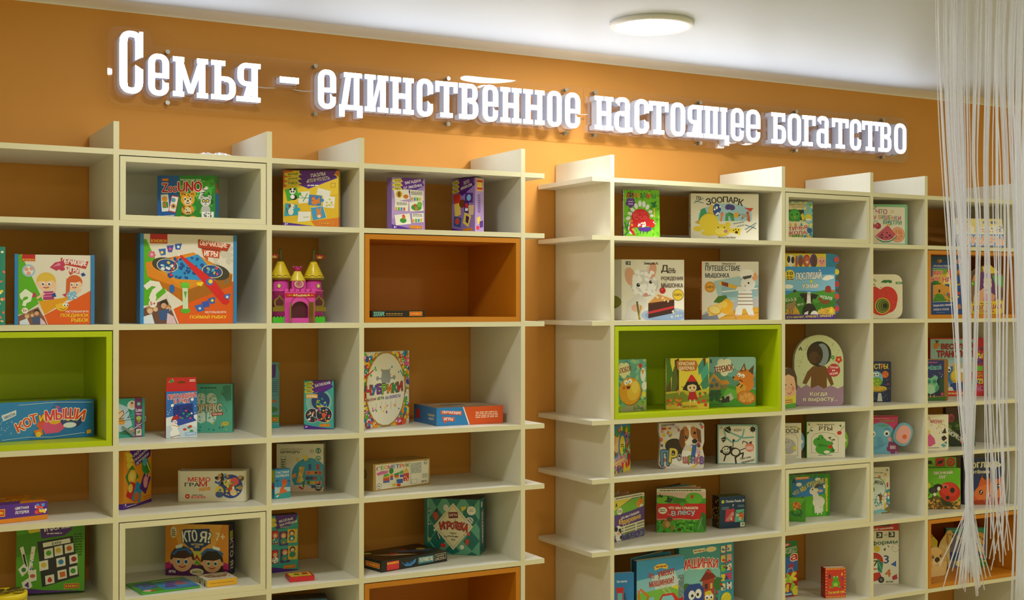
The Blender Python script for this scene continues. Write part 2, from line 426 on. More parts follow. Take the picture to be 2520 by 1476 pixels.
def glyph(c, W):
    S, t, X, sh = .0208, .0150, XB, .0158
    def stem(x, z0=0, z1=X, ex=.011, top=True, bot=True, el=None, er=None):
        el = ex if el is None else el; er = ex if er is None else er
        o = [bx(x, z0, x + S, z1)]
        if bot: o.append(bx(x - el, z0, x + S + er, z0 + sh))
        if top: o.append(bx(x - el, z1 - sh, x + S + er, z1))
        return o
    o2 = .003
    if c == 'С':
        H = .1935; return rng(W / 2, H / 2 - .002, W / 2, H / 2 + .001, S + .003, .0185, 12, 348) + [bx(W - S, H * .585, W, H * .86), bx(W - S, H * .16, W, H * .39)] + [bx(W - .0115, H * .8, W, H * .995)]
    if c == 'о': return rng(W / 2, X / 2, W / 2, X / 2 + o2, S, .0165)
    if c == 'с': return rng(W / 2, X / 2, W / 2, X / 2 + o2, S, .0165, 20, 335) + [bx(W - S, X * .62, W, X * .86), bx(W - S * .98, X * .2, W - .001, X * .34)]
    if c == 'е': return rng(W / 2, X / 2, W / 2, X / 2 + o2, S, .0165, 0, 330) + [bx(S * .5, X * .42, W, X * .54), bx(W - S * .98, X * .2, W - .001, X * .31)]
    if c in 'нищ' or c == 'м':
        e = .0095
    if c == 'н': return stem(e, ex=e) + stem(W - S - e, ex=e) + [bx(S, X * .42, W - S, X * .56)]
    if c == 'и': return stem(e, ex=e) + stem(W - S - e, ex=e) + [[(e + S * .55, sh * .2), (e + S + .004, sh * .2), (W - S - e + S * .45, X - sh * .2), (W - S - e - .004, X - sh * .2)]]
    if c == 'щ':
        m = (W - .012 - S) / 2; o = stem(.007, ex=.007, bot=False) + stem(m, ex=.007, bot=False) + stem(W - .012 - S - .004, ex=.007, bot=False)
        return o + [bx(0, 0, W, sh), bx(W - .02, -.024, W, sh)]
    if c == 'м':
        return stem(e + .002, ex=e, er=e * .6) + stem(W - S - e - .002, ex=e, el=e * .6) + [[(e, X), (e + S, X), (W / 2 + .008, .012), (W / 2 - .008, .012)], [(W - e - S, X), (W - e, X), (W / 2 + .008, .012), (W / 2 - .008, .012)]]
    if c == 'т': return [bx((W - S) / 2, 0, (W + S) / 2, X), bx(W * .22, 0, W * .78, sh), bx(0, X - sh, W, X), bx(0, X * .7, .0155, X), bx(W - .0155, X * .7, W, X)]
    if c == 'г': return [bx(.011, 0, .011 + S, X), bx(0, 0, .055, sh), bx(0, X - sh, W, X), bx(W - .0155, X * .68, W, X)]
    if c in 'вьб':
        o = [bx(.011, 0, .011 + S, X), bx(0, 0, W * .6, sh), bx(0, X - sh, W * .55, X)]
        if c == 'в': return o + rng(W * .5, X * .74, W * .46, X * .26, S * .92, .015, -90, 90, e=2.5) + rng(W * .52, X * .285, W * .48, X * .285, S, .016, -90, 90, e=2.5) + [bx(S, X * .47, W * .56, X * .585)]
        low = rng(W * .52, X * .3, W * .48, X * .3, S, .0165, -90, 90, e=2.5) + [bx(S, X * .49, W * .56, X * .6)]
        if c == 'ь': return [bx(.011, 0, .011 + S, X), bx(0, 0, W * .56, sh), bx(0, X - sh, .046, X)] + low
        return [bx(.011, 0, .011 + S, X), bx(0, 0, W * .56, sh), bx(0, X - sh, W * .95, X), bx(W * .95 - .0155, X * .73, W * .95, X)] + low
    if c == 'я': return stem(W - S - .009, ex=.009) + rng(W * .5, X * .7, W * .46, X * .3, S, .0155, 90, 270, e=2.5) + [bx(W * .48, X - sh, W - .005, X), bx(W * .48, X * .4, W - .01, X * .52), [(W * .24, X * .0), (W * .24 + S, 0), (W * .6 + .012, X * .44), (W * .6 - S * .6, X * .44)], bx(0, 0, W * .54, sh)]
    if c == 'а': return [bx(W - S - .012, 0, W - .012, X * .8), bx(W - S - .012, 0, W, sh)] + rng(W * .45, X * .68, W * .41, X * .32 + o2, S, .0165, 0, 150, e=2.4) + rng(W * .43, X * .29, W * .43, X * .29 + o2, S, .0155, 70, 290, e=2.4) + [bx(W * .4, X * .46, W - S, X * .58), bx(W * .4, -o2, W - S, .0125)]
    if c == 'д': return [bx(0, 0, W, sh), bx(0, -.025, .019, sh), bx(W - .019, -.025, W, sh), bx(W * .2, X - sh, W - .002, X), bx(W - .01 - S, 0, W - .012, X), [(W * .08, sh * .5), (W * .08 + S, sh * .5), (W * .3 + S * .92, X - .002), (W * .3, X - .002)]]
    if c == '–': return [bx(0, .0725, W, .092)]
def grow(piece, d):
    cx = sum(p[0] for p in piece) / len(piece); cz = sum(p[1] for p in piece) / len(piece)
    return [(x + math.copysign(d, x - cx), z + math.copysign(d, z - cz)) for x, z in piece]
def union(pieces):
    v, f = [], []
    for q in pieces:
        a = sum(q[i][0] * q[(i + 1) % len(q)][1] - q[(i + 1) % len(q)][0] * q[i][1] for i in range(len(q)))
        if a < 0: q = q[::-1]
        f.append(list(range(len(v), len(v) + len(q)))); v += [Vector(p) for p in q]
    r = delaunay_2d_cdt(v, [], f, 0, 1e-6); return [(p.x, p.y) for p in r[0]], [tuple(t) for t, o in zip(r[2], r[5]) if o]
def slab(mb, pieces, y0, y1, x0, z0, front=0, rest=0, back=0):
    v, f = union(pieces); n = len(v); b = len(mb.v)
    mb.v += [(x0 + x, y0, z0 + z) for x, z in v] + [(x0 + x, y1, z0 + z) for x, z in v]
    cnt = {}
    for t in f:
        mb.cur = front; mb.idx(b, t); mb.cur = back; mb.idx(b + n, t[::-1]); mb.cur = rest
        for i in range(len(t)):
            e = (t[i], t[(i + 1) % len(t)]); cnt[e] = 1
    for (i, j) in cnt:
        if (j, i) not in cnt: mb.idx(b, (j, i, n + i, n + j))
LET = [('С', 0.8539, 0.926), ('е', 0.9424, 1.0071), ('м', 1.0173, 1.1343), ('ь', 1.1422, 1.2222), ('я', 1.2249, 1.3051), ('–', 1.371, 1.4367), ('е', 1.5043, 1.568), ('д', 1.5796, 1.6636), ('и', 1.6726, 1.7592), ('н', 1.767, 1.855), ('с', 1.8674, 1.9296), ('т', 1.9392, 2.0256), ('в', 2.0321, 2.1081), ('е', 2.1258, 2.1893), ('н', 2.1993, 2.2852), ('н', 2.2937, 2.383), ('о', 2.3952, 2.4573), ('е', 2.4723, 2.538), ('н', 2.602, 2.6861), ('а', 2.6907, 2.7725), ('с', 2.7838, 2.85), ('т', 2.8519, 2.9422), ('о', 2.9538, 3.0223), ('я', 3.0321, 3.1108), ('щ', 3.1156, 3.2393), ('е', 3.2496, 3.3149), ('е', 3.3272, 3.3997), ('б', 3.4579, 3.5345), ('о', 3.5454, 3.6162), ('г', 3.6241, 3.6951), ('а', 3.7018, 3.7783), ('т', 3.7873, 3.8788), ('с', 3.8881, 3.9517), ('т', 3.9578, 4.0498), ('в', 4.0522, 4.1278), ('о', 4.1457, 4.2174)]
BASE = .7005 + Z0
sign = thing('wall_sign', 'long clear acrylic sign with glowing white Cyrillic letters on the orange wall', 'sign', (2.55, YP, BASE))
def rel(o, p=sign): o.location = Vector((0, 0, 0)) - Vector(p.location); return o
for x0, x1, cor in ((.829, 2.5845, 1), (2.5885, 4.292, 0)):
    m = MB()
    if cor:
        po = [(x1, -.034), (x1, .166), (.972, .166)]
        po += [(.966 - .03 + .03 * math.cos(R(a)), .184 + .032 * math.sin(R(a))) for a in (0, 30, 60, 90)] + [(x0 + .03 + .03 * math.cos(R(a)), .184 + .032 * math.sin(R(a))) for a in (90, 120, 150, 180)]
        po += [(x0 + .03 + .03 * math.cos(R(a)), -.004 + .03 * math.sin(R(a))) for a in (180, 210, 240, 270)]
    else:
        po = [(x0, -.034), (x1 - .03, -.034), (x1, -.01), (x1, .14), (x1 - .03, .166), (x0, .166)]
    m.prism([(x, BASE + z) for x, z in po], YP, YP + .004); m.v = [(x, y + (z - BASE - .066) * TILT, z) for x, y, z in m.v]; rel(m.build('acrylic_plate', 'clear', sign))
for c, x0, x1 in LET:
    g = glyph(c, x1 - x0); m = MB(); slab(m, g, YF, YF + .038, x0, BASE, 0, 1, 2)
    L = rel(m.build('letter' if c != '–' else 'dash', ['face', 'lside', 'lback'], sign))
    m = MB(); slab(m, [grow(q, .006) for q in g], YF + .0385, YP - .001, x0, BASE, 0, 1)
    o = m.build('clear_base', ['clear2', 'clear_edge'], L)
for x in (1.0155, 1.5144, 2.0152, 2.5095, 2.639, 3.138, 3.638, 4.1345):
    for z in (.1485, -.0145):
        m = MB(); a = BASE + z
        def yl(r, y0, y1):
            b = len(m.v); n = 16
            for y in (y0, y1):
                for k in range(n): m.v.append((x + r * math.cos(2 * math.pi * k / n), y, a + r * math.sin(2 * math.pi * k / n)))
            for k in range(n): m.idx(b, (k, (k + 1) % n, n + (k + 1) % n, n + k), smooth=True)
            m.idx(b, tuple(range(n))); m.idx(b, tuple(range(2 * n - 1, n - 1, -1)))
        yl(.0072, YP - .007, YP - .0003); yl(.0066, YP + .0043, YW - .0003); yl(.0028, YP - .0085, YP - .007)
        rel(m.build('standoff', 'steel', sign))
for xa, xb in ((1.30, 1.372), (1.436, 1.506), (2.535, 2.604)):
    m = MB(); m.tube([(xa + (xb - xa) * i / 8, YP - .005, BASE + .062 - .003 * math.sin(math.pi * i / 8)) for i in range(9)], .0016)
    rel(m.build('cable', 'cable', sign))

# ------------------------------------------------------------------ bookcases
W4 = (0.76160, 0.43850, 0.28556, 0.56813); ST = 0.07599
def board(mb, x0, x1, y0, y1, z0, z1, front=True):
    mb.cur = 0; n = len(mb.f); mb.box(x0, x1, y0, y1, z0, z1)
    if front: mb.mi[n + 2] = 1
def bookcase(x0, label):
    t = thing('bookcase', label, 'bookcase', (x0 + 1.06, D / 2, 0), group='cream bookcases')
    off = Vector((-t.location.x, -D / 2, 0)); xs = [x0]
    for w in W4: xs.append(xs[-1] + TH + w)
    for x in xs:
        m = MB(); board(m, x, x + TH, 0, D, 0, ZT + Z0); m.build('upright_panel', ['board', 'edge'], t, off)
    for z in ZS:
        a = z + Z0
        for i, w in enumerate(W4):
            m = MB(); board(m, xs[i] + TH, xs[i + 1], 0.0004, D, a - TH, a); m.build('shelf_board', ['board', 'edge'], t, off)
        m = MB(); board(m, xs[-1] + TH, xs[-1] + TH + ST, 0.0004, D, a - TH, a); m.build('end_shelf', ['board', 'edge'], t, off)
        m = MB(); board(m, xs[0] - ST, xs[0], 0.0004, D, a - TH, a); m.build('end_shelf', ['board', 'edge'], t, off)
    return xs
XL = bookcase(0.0, 'cream open bookcase with board games, left of the bare wall strip')
XR = bookcase(2.47775, 'cream open bookcase with picture books, right of the bare wall strip')

def insert(xs, cell, row, mm, label, cat='box insert'):
    x0, x1 = xs[cell] + TH + .0028, xs[cell + 1] - .0028; z0, z1 = ZS[row] + Z0 + .0003, ZS[row - 1] + Z0 - TH - .003
    t = thing('box_insert', label, cat, ((x0 + x1) / 2, D / 2, z0), group='coloured box inserts')
    off = -Vector(t.location); d1 = D - .012; T = .016
    m = MB()
    for q in ((x0, x0 + T, .0006, d1, z0 + T, z1 - T), (x1 - T, x1, .0006, d1, z0 + T, z1 - T), (x0, x1, .0006, d1, z0, z0 + T), (x0, x1, .0006, d1, z1 - T, z1)):
        board(m, *q, front=mm == 'edge')
    m.build('frame', ['board', 'edge'] if mm == 'edge' else mm, t, off)
    m = MB(); m.box(x0 + T, x1 - T, d1 - .006, d1, z0 + T, z1 - T); m.build('back_panel', 'board' if mm == 'edge' else mm, t, off)
insert(XL, 0, 3, 'green', 'lime green box insert at the left edge holding the blue cat and mice box')
insert(XL, 1, 1, 'edge', 'cream box insert in the top row holding the leopard card game')
insert(XL, 3, 2, 'orange', 'orange box insert holding only a flat black card game')
insert(XL, 1, 5, 'edge', 'cream box insert low down holding the orange guessing game')
insert(XL, 3, 6, 'orange', 'empty orange box insert at the bottom below the teal checkered box')
insert(XR, 0, 3, 'green', 'lime green box insert holding three fairy-tale books')
insert(XR, 1, 1, 'edge', 'cream box insert in the top row holding the green bird book')
insert(XR, 3, 2, 'orange', 'orange box insert behind the strings holding the blue house book')
insert(XR, 1, 5, 'edge', 'cream box insert holding the white goat book')
insert(XR, 3, 6, 'orange', 'orange box insert behind the strings holding the puppy book')

# ------------------------------------------------------------------ games and books
def tris_of(poly): return [[poly[i] for i in t] for t in tessellate_polygon([[Vector((p[0], p[1], 0)) for p in poly]])]
def ccw(q):
    a = sum(q[i][0] * q[(i + 1) % len(q)][1] - q[(i + 1) % len(q)][0] * q[i][1] for i in range(len(q))); return q if a > 0 else q[::-1]
class ArtMulti(Art):
    def poly(s, pts, c, convex=False):
        k = s.k
        for cl in s.clips: s.clip = cl; s.k = k; Art.poly(s, pts, c, convex)
def draw(mb, code, w, h, to3, clips=None):
    if clips and len(clips) > 1:
        a = ArtMulti(mb, w, h, to3); a.clips = clips
    else: a = Art(mb, w, h, to3, clips[0] if clips else None)
    a.run(code)
def faces_for(w, h, t):
    return dict(front=lambda x, z, d: (x - w / 2, -d, z), left=lambda x, z, d: (-w / 2 - d, t - x, z), right=lambda x, z, d: (w / 2 + d, x, z), top=lambda x, z, d: (x - w / 2, z, h + d))
PLACE = {
    'teal': (0.3647, 0.05, 0.4933, 0.05, -0.0203, 0.2188, 0.06, 0.0),
    'poed': (0.5214, 0.07, 0.7328, 0.05, -0.0203, 0.199, 0.06, 0.0),
    'kot': (0.481, 0.0949, 0.7471, 0.1258, -0.3522, 0.1103, 0.15, 0.0),
    'lot': (0.415, 0.0235, 0.6083, 0.0609, -0.5745, 0.0514, 0.16, 0.0),
    'cvet': (0.5471, 0.25, 0.7358, 0.21, -0.8293, 0.2158, 0.05, 8.0),
    'zoo': (0.9413, 0.17, 1.0947, 0.08, 0.297, 0.1336, 0.045, 0.0),
    'poim': (0.8698, 0.07, 1.1515, 0.05, -0.0203, 0.267, 0.075, 0.0),
    'loto16': (0.8242, 0.2097, 0.9139, 0.2148, -0.3687, 0.1185, 0.06, 0.0),
    'pyat': (0.9577, 0.1243, 1.0495, 0.1145, -0.3687, 0.1415, 0.03, 0.0),
    'kort': (1.0582, 0.2624, 1.1861, 0.2076, -0.3687, 0.1536, 0.045, 0.0),
    'podb': (0.8312, 0.118, 0.9409, 0.2435, -0.5745, 0.1729, 0.045, 0.0),
    'memo': (1.0138, 0.1948, 1.1959, 0.0998, -0.5745, 0.095, 0.06, 0.0),
    'ktoya': (0.9905, 0.2699, 1.1592, 0.1548, -0.8128, 0.1608, 0.06, 0.0),
    'pazl': (1.3264, 0.13, 1.4826, 0.05, 0.2805, 0.1819, 0.05, 0.0),
    'castle': (1.2764, 0.08, 1.4446, 0.08, -0.0203, 0.2353, 0.14, 0.0),
    'teal2': (1.2581, 0.3, 1.3636, 0.28, -0.3687, 0.2151, 0.035, 0.0),
    'bati': (1.4205, 0.1996, 1.5054, 0.1536, -0.3687, 0.1575, 0.035, 0.0),
    'cil': (1.3439, 0.2469, 1.4792, 0.1767, -0.5745, 0.1565, 0.05, 0.0),
    'kapi': (1.2928, 0.1086, 1.3469, 0.1173, -0.5745, 0.092, 0.03, 0.0),
    'matr': (1.2989, 0.2144, 1.4075, 0.2185, -0.8293, 0.1831, 0.04, 0.0),
    'zag': (1.6657, 0.05, 1.7836, 0.05, 0.2805, 0.1699, 0.04, 0.0),
    'mish': (1.9381, 0.165, 1.9688, 0.05, 0.2805, 0.1839, 0.04, 0.0),
    'zoop': (1.5949, 0.05, 1.7837, 0.05, -0.0038, 0.0205, 0.11, 0.0),
    'chub': (1.5761, 0.1003, 1.7994, 0.213, -0.3687, 0.2487, 0.03, 0.0),
    'obuch': (1.8436, 0.0862, 2.0906, 0.0774, -0.3687, 0.0605, 0.2, 0.0),
    'geom': (1.6257, 0.1095, 1.8618, 0.178, -0.5745, 0.0884, 0.1, 0.0),
    'igro': (1.8842, 0.27, 2.0364, 0.1471, -0.8293, 0.1923, 0.095, 0.0),
    'polu': (1.6313, 0.0516, 1.8953, 0.1139, -0.8293, 0.0368, 0.165, 0.0),
    'dino': (2.602, 0.1, 2.7248, 0.05, 0.2805, 0.1736, 0.022, 3.0),
    'zoob': (2.9401, 0.15, 3.1839, 0.05, 0.2805, 0.1786, 0.03, 0.0),
    'den': (2.6057, 0.12, 2.8335, 0.05, -0.0203, 0.2223, 0.03, 0.0),
    'put': (2.9757, 0.13, 3.1839, 0.05, -0.0203, 0.2214, 0.02, 0.0),
    'kolo': (2.5448, 0.0932, 2.7041, 0.1064, -0.3522, 0.1891, 0.02, 0.0),
    'kras': (2.7928, 0.1074, 2.9516, 0.0548, -0.3522, 0.1895, 0.02, 0.0),
    'ter': (3.0056, 0.1319, 3.1784, 0.0604, -0.3522, 0.1889, 0.02, 0.0),
    'ves': (2.5208, 0.0589, 2.6697, 0.1611, -0.5745, 0.175, 0.015, 0.0),
    'shen': (2.7757, 0.1299, 2.9282, 0.0539, -0.5745, 0.1713, 0.035, 0.0),
    'mart': (3.0592, 0.1422, 3.1976, 0.0729, -0.5745, 0.1509, 0.03, 0.0),
    'der': (2.5767, 0.1274, 2.7503, 0.1867, -0.8293, 0.1628, 0.02, 0.0),
    'les': (2.8327, 0.2227, 2.9966, 0.1338, -0.8293, 0.1648, 0.02, 0.0),
    'dom': (3.0901, 0.1682, 3.2004, 0.1509, -0.8293, 0.1225, 0.06, 0.0),
    'trak': (2.5258, 0.08, 2.6176, 0.06, -1.1295, 0.2, 0.02, 0.0),
    'mash': (2.6299, 0.06, 2.8471, 0.07, -1.1295, 0.2387, 0.03, 0.0),
    'mash2': (2.8633, 0.12, 3.1184, 0.12, -1.1295, 0.257, 0.03, 0.0),
    'ptich': (3.3656, 0.1, 3.4722, 0.07, 0.297, 0.1448, 0.03, 0.0),
    'posl': (3.3583, 0.1, 3.5609, 0.04, -0.0203, 0.2066, 0.03, 0.0),
    'kogda': (3.4599, 0.1633, 3.6478, 0.085, -0.3687, 0.2847, 0.03, 0.0),
    'devo': (3.3266, 0.0789, 3.4227, 0.1041, -0.3687, 0.1583, 0.015, 0.0),
    'nosy': (3.3391, 0.1612, 3.4572, 0.1197, -0.5745, 0.1414, 0.02, 0.0),
    'rty': (3.4907, 0.1242, 3.6337, 0.062, -0.5745, 0.1434, 0.025, 0.0),
    'kush': (3.4217, 0.1518, 3.6127, 0.1254, -0.8128, 0.1685, 0.025, 0.0),
    'mini': (3.3734, 0.0978, 3.4222, 0.0555, -0.8128, 0.0917, 0.012, 0.0),
    'arbuz': (3.3557, 0.164, 3.4756, 0.1624, -1.1295, 0.2221, 0.02, 0.0),
    'poch': (3.5443, 0.0774, 3.6253, 0.0492, -1.1295, 0.1194, 0.04, 0.0),
    'vish': (3.8135, 0.11, 3.9654, 0.05, 0.2805, 0.1687, 0.03, 0.0),
    'apple': (3.7948, 0.1, 3.9368, 0.05, -0.0203, 0.1814, 0.04, 0.0),
    'monst': (3.8614, 0.1734, 3.9572, 0.1341, -0.3687, 0.1687, 0.02, 0.0),
    'slon': (3.8113, 0.1061, 3.9222, 0.0621, -0.5745, 0.157, 0.04, 0.0),
    'mikr': (3.841, 0.1483, 3.9431, 0.1277, -0.8293, 0.1916, 0.02, 0.0),
    'form': (3.8606, 0.1872, 3.9972, 0.1305, -1.1295, 0.2524, 0.012, 0.0),
    'prim': (4.3433, 0.13, 4.5595, 0.06, 0.2805, 0.1245, 0.045, 12.0),
    'mir': (4.1503, 0.1, 4.2945, 0.05, -0.0038, 0.2463, 0.015, 0.0),
    'stir': (4.39, 0.1, 4.5468, 0.06, -0.0038, 0.2367, 0.03, 0.0),
    'trans': (4.3537, 0.2908, 4.5827, 0.1955, -0.3687, 0.2575, 0.03, 0.0),
    'noch': (4.1255, 0.1063, 4.2232, 0.0715, -0.3687, 0.1756, 0.02, 0.0),
    'menya': (4.0875, 0.0707, 4.1898, 0.0403, -0.5745, 0.151, 0.025, 0.0),
    'morko': (4.2945, 0.1469, 4.4165, 0.0987, -0.5745, 0.1663, 0.03, 0.0),
    'lug': (4.1493, 0.1225, 4.2796, 0.0567, -0.8293, 0.1738, 0.02, 0.0),
    'pogl': (4.3861, 0.135, 4.5436, 0.05, -0.8293, 0.2035, 0.03, 0.0),
    'shch': (4.1467, 0.0967, 4.3242, 0.101, -1.113, 0.1781, 0.06, 0.0),
    'lvon': (4.365, 0.212, 4.5338, 0.1399, -1.113, 0.1707, 0.025, 0.0)}
def parse():
    out = []; cur = None
    for ln in ITEMS.strip().split('\n'):
        if ln.startswith('@'):
            p = ln[1:].split('|'); op = {}; last = None
            for q in ';'.join(p[7:]).split(';'):
                if '=' in q and q.split('=')[0] in ('r', 'rc', 'poly', 'disc'): k, v = q.split('=', 1); op[k] = v; last = None
                elif '=' in q and q.split('=')[0] in ('left', 'right', 'top', 'spine', 'open'): k, v = q.split('=', 1); op[k] = v; last = k
                elif q.strip() in ('fan', 'gloss', 'flaps', 'open2', 'open3'): op[q.strip()] = 1; last = None
                elif q.strip() and last: op[last] += ';' + q
            cur = dict(key=p[0], kind=p[1], name=p[2], cat=p[3], label=p[4], body=p[5], sides=p[6].split(','), op=op, art=''); out.append(cur)
        elif cur: cur['art'] += ';' + ln
    return out
def build_item(it):
    x0, y0, x1, y1, z, h, t, lean = PLACE[it['key']]
    w = math.hypot(x1 - x0, y1 - y0); yaw = math.atan2(y1 - y0, x1 - x0); op = it['op']; kind = it['kind']
    body = srgb(it['body']); sc = [srgb(c) if c else body for c in it['sides']] + [body] * 3
    T = thing(it['name'], it['label'], it['cat'], ((x0 + x1) / 2, (y0 + y1) / 2, z + Z0 + .0006 + t * math.sin(R(lean))), yaw, rx=-R(lean))
    F = faces_for(w, h, t)
    if kind in ('box', 'flap', 'hang'):
        m = MB(); hw = w / 2; e = .0012
        m.box(-hw, hw, 0, t, 0, h, body)
        for k, (c) in ((5, sc[0]), (3, sc[1]), (1, sc[2])): m.c[k] = c
        m.build('carton', 'card', T)
        fw = .0085 if kind == 'flap' else 0
        if fw:
            for s in (-1, 1):
                m = MB(); a, b = (-hw - .0015, -hw + fw) if s < 0 else (hw - fw, hw + .0015)
                m.box(a, b, -.0035, t + .001, 0, h + .001, srgb('2f86c8')); m.build('side_flap', 'card', T)
        m = MB(); draw(m, it['art'], w - 2 * fw, h, lambda x, z_, d: (x - w / 2 + fw, -d, z_)); m.build('front_print', 'card', T)
        for s, (a, b) in dict(left=(t, h), right=(t, h), top=(w, t)).items():
            if s in op: m = MB(); draw(m, op[s], a, b, F[s]); m.build({'left': 'side_print', 'right': 'side_print', 'top': 'lid_print'}[s], 'card', T)
        if kind == 'hang':
            m = MB(); th = .042; hole = [(-.012, h + .024), (.012, h + .024), (.012, h + .029), (.004, h + .029), (0, h + .033), (-.004, h + .029), (-.012, h + .029)]
            out = [(-hw, h), (hw, h), (hw - .003, h + th), (-hw + .003, h + th)]
            loops = [[Vector((x, z_, 0)) for x, z_ in out], [Vector((x, z_, 0)) for x, z_ in hole]]; fl = out + hole
            for tr in tessellate_polygon(loops):
                for y in (.004, .0055): m.face([(fl[i][0], y, fl[i][1]) for i in tr], srgb('d0242c'))
            m.face([(-hw, 0, h + .0003), (hw, 0, h + .0003), (hw, .004, h + .004), (-hw, .004, h + .004)], srgb('d0242c'))
            draw(m, 'P e8f0d8 8 30 26 26 20 8 12 34;E 3a9a4a 18 26 6;G fff 76 14 94 34 2', w, th, lambda x, z_, d: (x - hw, .004 - d, h + z_)); m.build('hang_tab', 'card', T)
        if 'flaps' in op:
            for s, a in ((-1, -hw), (1, hw - .03)):
                m = MB(); m.box(a - (.002 if s < 0 else -.026), a + (.004 if s < 0 else .033), -.001, t, 0.002, h + .002, sc[1]); m.build('tuck_flap', 'card', T)
        if it['key'] == 'loto16':
            m = MB(); pts = [(-.002, -.004, .018), (.014, -.0045, .028), (.03, -.0045, .038), (hw + .002, -.003, .05), (hw + .004, .004, .058), (hw + .003, .02, .062), (hw + .0015, t + .001, .064)]
            m.tube(pts, .0016, srgb('b8d0d0'), 6); m.build('elastic_band', 'matte', T)
            m = MB(); m.prism([(-.028, .034), (-.022, .036), (.016, .006), (.01, .001)], -.007, -.005, srgb('8a9488')); m.build('felt_tag', 'matte', T)
        return T
    # ---------------- books
    hw = w / 2; cov = .0022
    if 'poly' in op and op['poly'] == 'arch':
        po = [(w * (.5 + .5 * math.cos(R(a))), h - w * .5 + w * .5 * math.sin(R(a))) for a in range(0, 181, 12)]; po += [(w * .08 * (1 - math.sin(R(a))) if 0 else w * .1 - w * .1 * math.cos(R(a)), w * .1 - w * .1 * math.sin(R(a))) for a in range(0, 91, 15)]; po += [(w * .9 + w * .1 * math.sin(R(a)), w * .1 - w * .1 * math.cos(R(a))) for a in range(0, 91, 15)]
    elif 'poly' in op:
        n = [float(q) for q in op['poly'].split(',')]; po = [(n[i] / 100 * w, (100 - n[i + 1]) / 100 * h) for i in range(0, len(n), 2)]
    elif 'r' in op: po = rrect(0, 0, w, h, float(op['r']), which=op.get('rc', '1100'))
    else: po = [(0, 0), (w, 0), (w, h), (0, h)]
    po = ccw(po); isrect = len(po) == 4
    clips = [po] if ('poly' not in op or op['poly'] == 'arch') else [ccw(q) for q in tris_of(po)]
    P0 = [(x - hw, z_) for x, z_ in po]
    def shrink(d):
        cx = sum(p[0] for p in P0) / len(P0); cz = h / 2; return [(cx + (x - cx) * (1 - d / hw), cz + (z_ - cz) * (1 - 2 * d / h)) for x, z_ in P0]
    m = MB(); m.prism(P0, 0, cov, body, body); draw(m, it['art'], w, h, F['front'], clips); m.build('front_cover', 'card', T)
    m = MB(); m.prism(shrink(.0015), cov + .0001, t - cov - .0001, srgb('e2dcc6')); m.build('pages', 'matte', T)
    m = MB(); m.prism(P0, t - cov, t, sc[0]); m.build('back_cover', 'card', T)
    if 'poly' not in op:
        r_ = float(op.get('r', 0)) * (1 if op.get('rc', '1100') == '1111' else 0)
        m = MB(); m.box(-hw - .0018, -hw - .0001, 0, t, r_, h - r_, sc[0])
        if 'spine' in op: draw(m, op['spine'], t, h, lambda x, z_, d: (-hw - .0018 - d, t - x, z_))
        m.build('spine', 'card', T)
    if kind == 'sound':                                        # taller board with animal tabs and round sound buttons at its edge
        H2 = h * 1.255; m = MB(); pg = [(-hw, 0), (hw + .002, 0)]
        for k in range(5): c = h * (.1 + .235 * k); pg += [(hw + .004, c), (hw + .0165, c + h * .04), (hw + .02, c + h * .1), (hw + .0165, c + h * .16), (hw + .004, c + h * .2)]
        pg = [p for p in pg if p[1] <= H2] + [(hw + .006, H2 - .004), (hw - .02, H2), (hw * .4, H2 - .002), (-hw, H2)]
        m.prism(pg, .0101 + 0, .0131, srgb('2a86b0'))
        tw = w * .82; draw(m, 'F e8d03a;E f3eee6 14 55 9 14;E 222 9 45 4 8;E 222 19 50 4 8;E c83a4a 28 60 3 14;E 4a9ac8 38 50 9 12;E 8a4a2a 38 60 6 12;E c83a4a 53 55 9 14;E c8743a 54 60 6 11;E f3d8b8 54 66 3;E 5a3a8a 70 55 9 16;E 5a3a2a 71 60 5 14;E f0a8a0 90 62 9 11;E e88a8a 90 70 4;E 222 86 56 1.4;E 222 94 56 1.4', tw, h * .25, lambda x, z_, d: (x - hw, .0100 - d, h + z_))
        for k in range(5):
            c = h * (.1 + .235 * k) + h * .1
            if c > H2 - .02: continue
            for rr, cc, dd in ((.0115, ('d83a4a', 'd84a3a', 'c83a3a', 'e8d83a', 'd0505a')[k], .002),):
                q = [(hw + .0065 + rr * math.cos(2 * math.pi * i / 20), .0101 - dd, c + rr * math.sin(2 * math.pi * i / 20)) for i in range(20)]; m.face(q, srgb(cc))
        m.build('sound_board', 'card', T).location = (0, -.0076, 0)
    if kind == 'sound3':
        m = MB(); H2 = h * 1.25; m.prism([(x - hw, z_) for x, z_ in rrect(0, 0, w * .93, H2, .006)], 0, .004, srgb('6ab82a'))
        draw(m, 'R 8ac83a 2 10 30 86;R c8303a 34 6 64 88;E c8303a 83 48 14;L 5aa82a 2 76 40 83 26 91 48 83 72 76 54;E 222 16 50 8 6;L 222 2 6 30 26 70;E 222 49 48 9 5 20;L 222 2 38 70 60 24', w * .93, h * .25, lambda x, z_, d: (x - hw, -d, h + z_)); m.build('sound_strip', 'card', T).location = (0, t + .0005, 0)
    if kind == 'disc':
        m = MB(); r_ = h * .42; n = 40; c = srgb(op['disc']); cx, cz = hw - r_ * .62, h * .46
        q = [(cx + r_ * math.cos(2 * math.pi * i / n), cz + r_ * math.sin(2 * math.pi * i / n)) for i in range(n)]; m.prism(q, 0, .0016, c)
        m.face([(hw + r_ * .12, -.0002, cz + .012), (hw + r_ * .12, -.0002, cz - .012), (hw + r_ * .28, -.0002, cz)], srgb('f0ead8')); m.build('turning_disc', 'card', T).location = (0, t + .0006, 0)
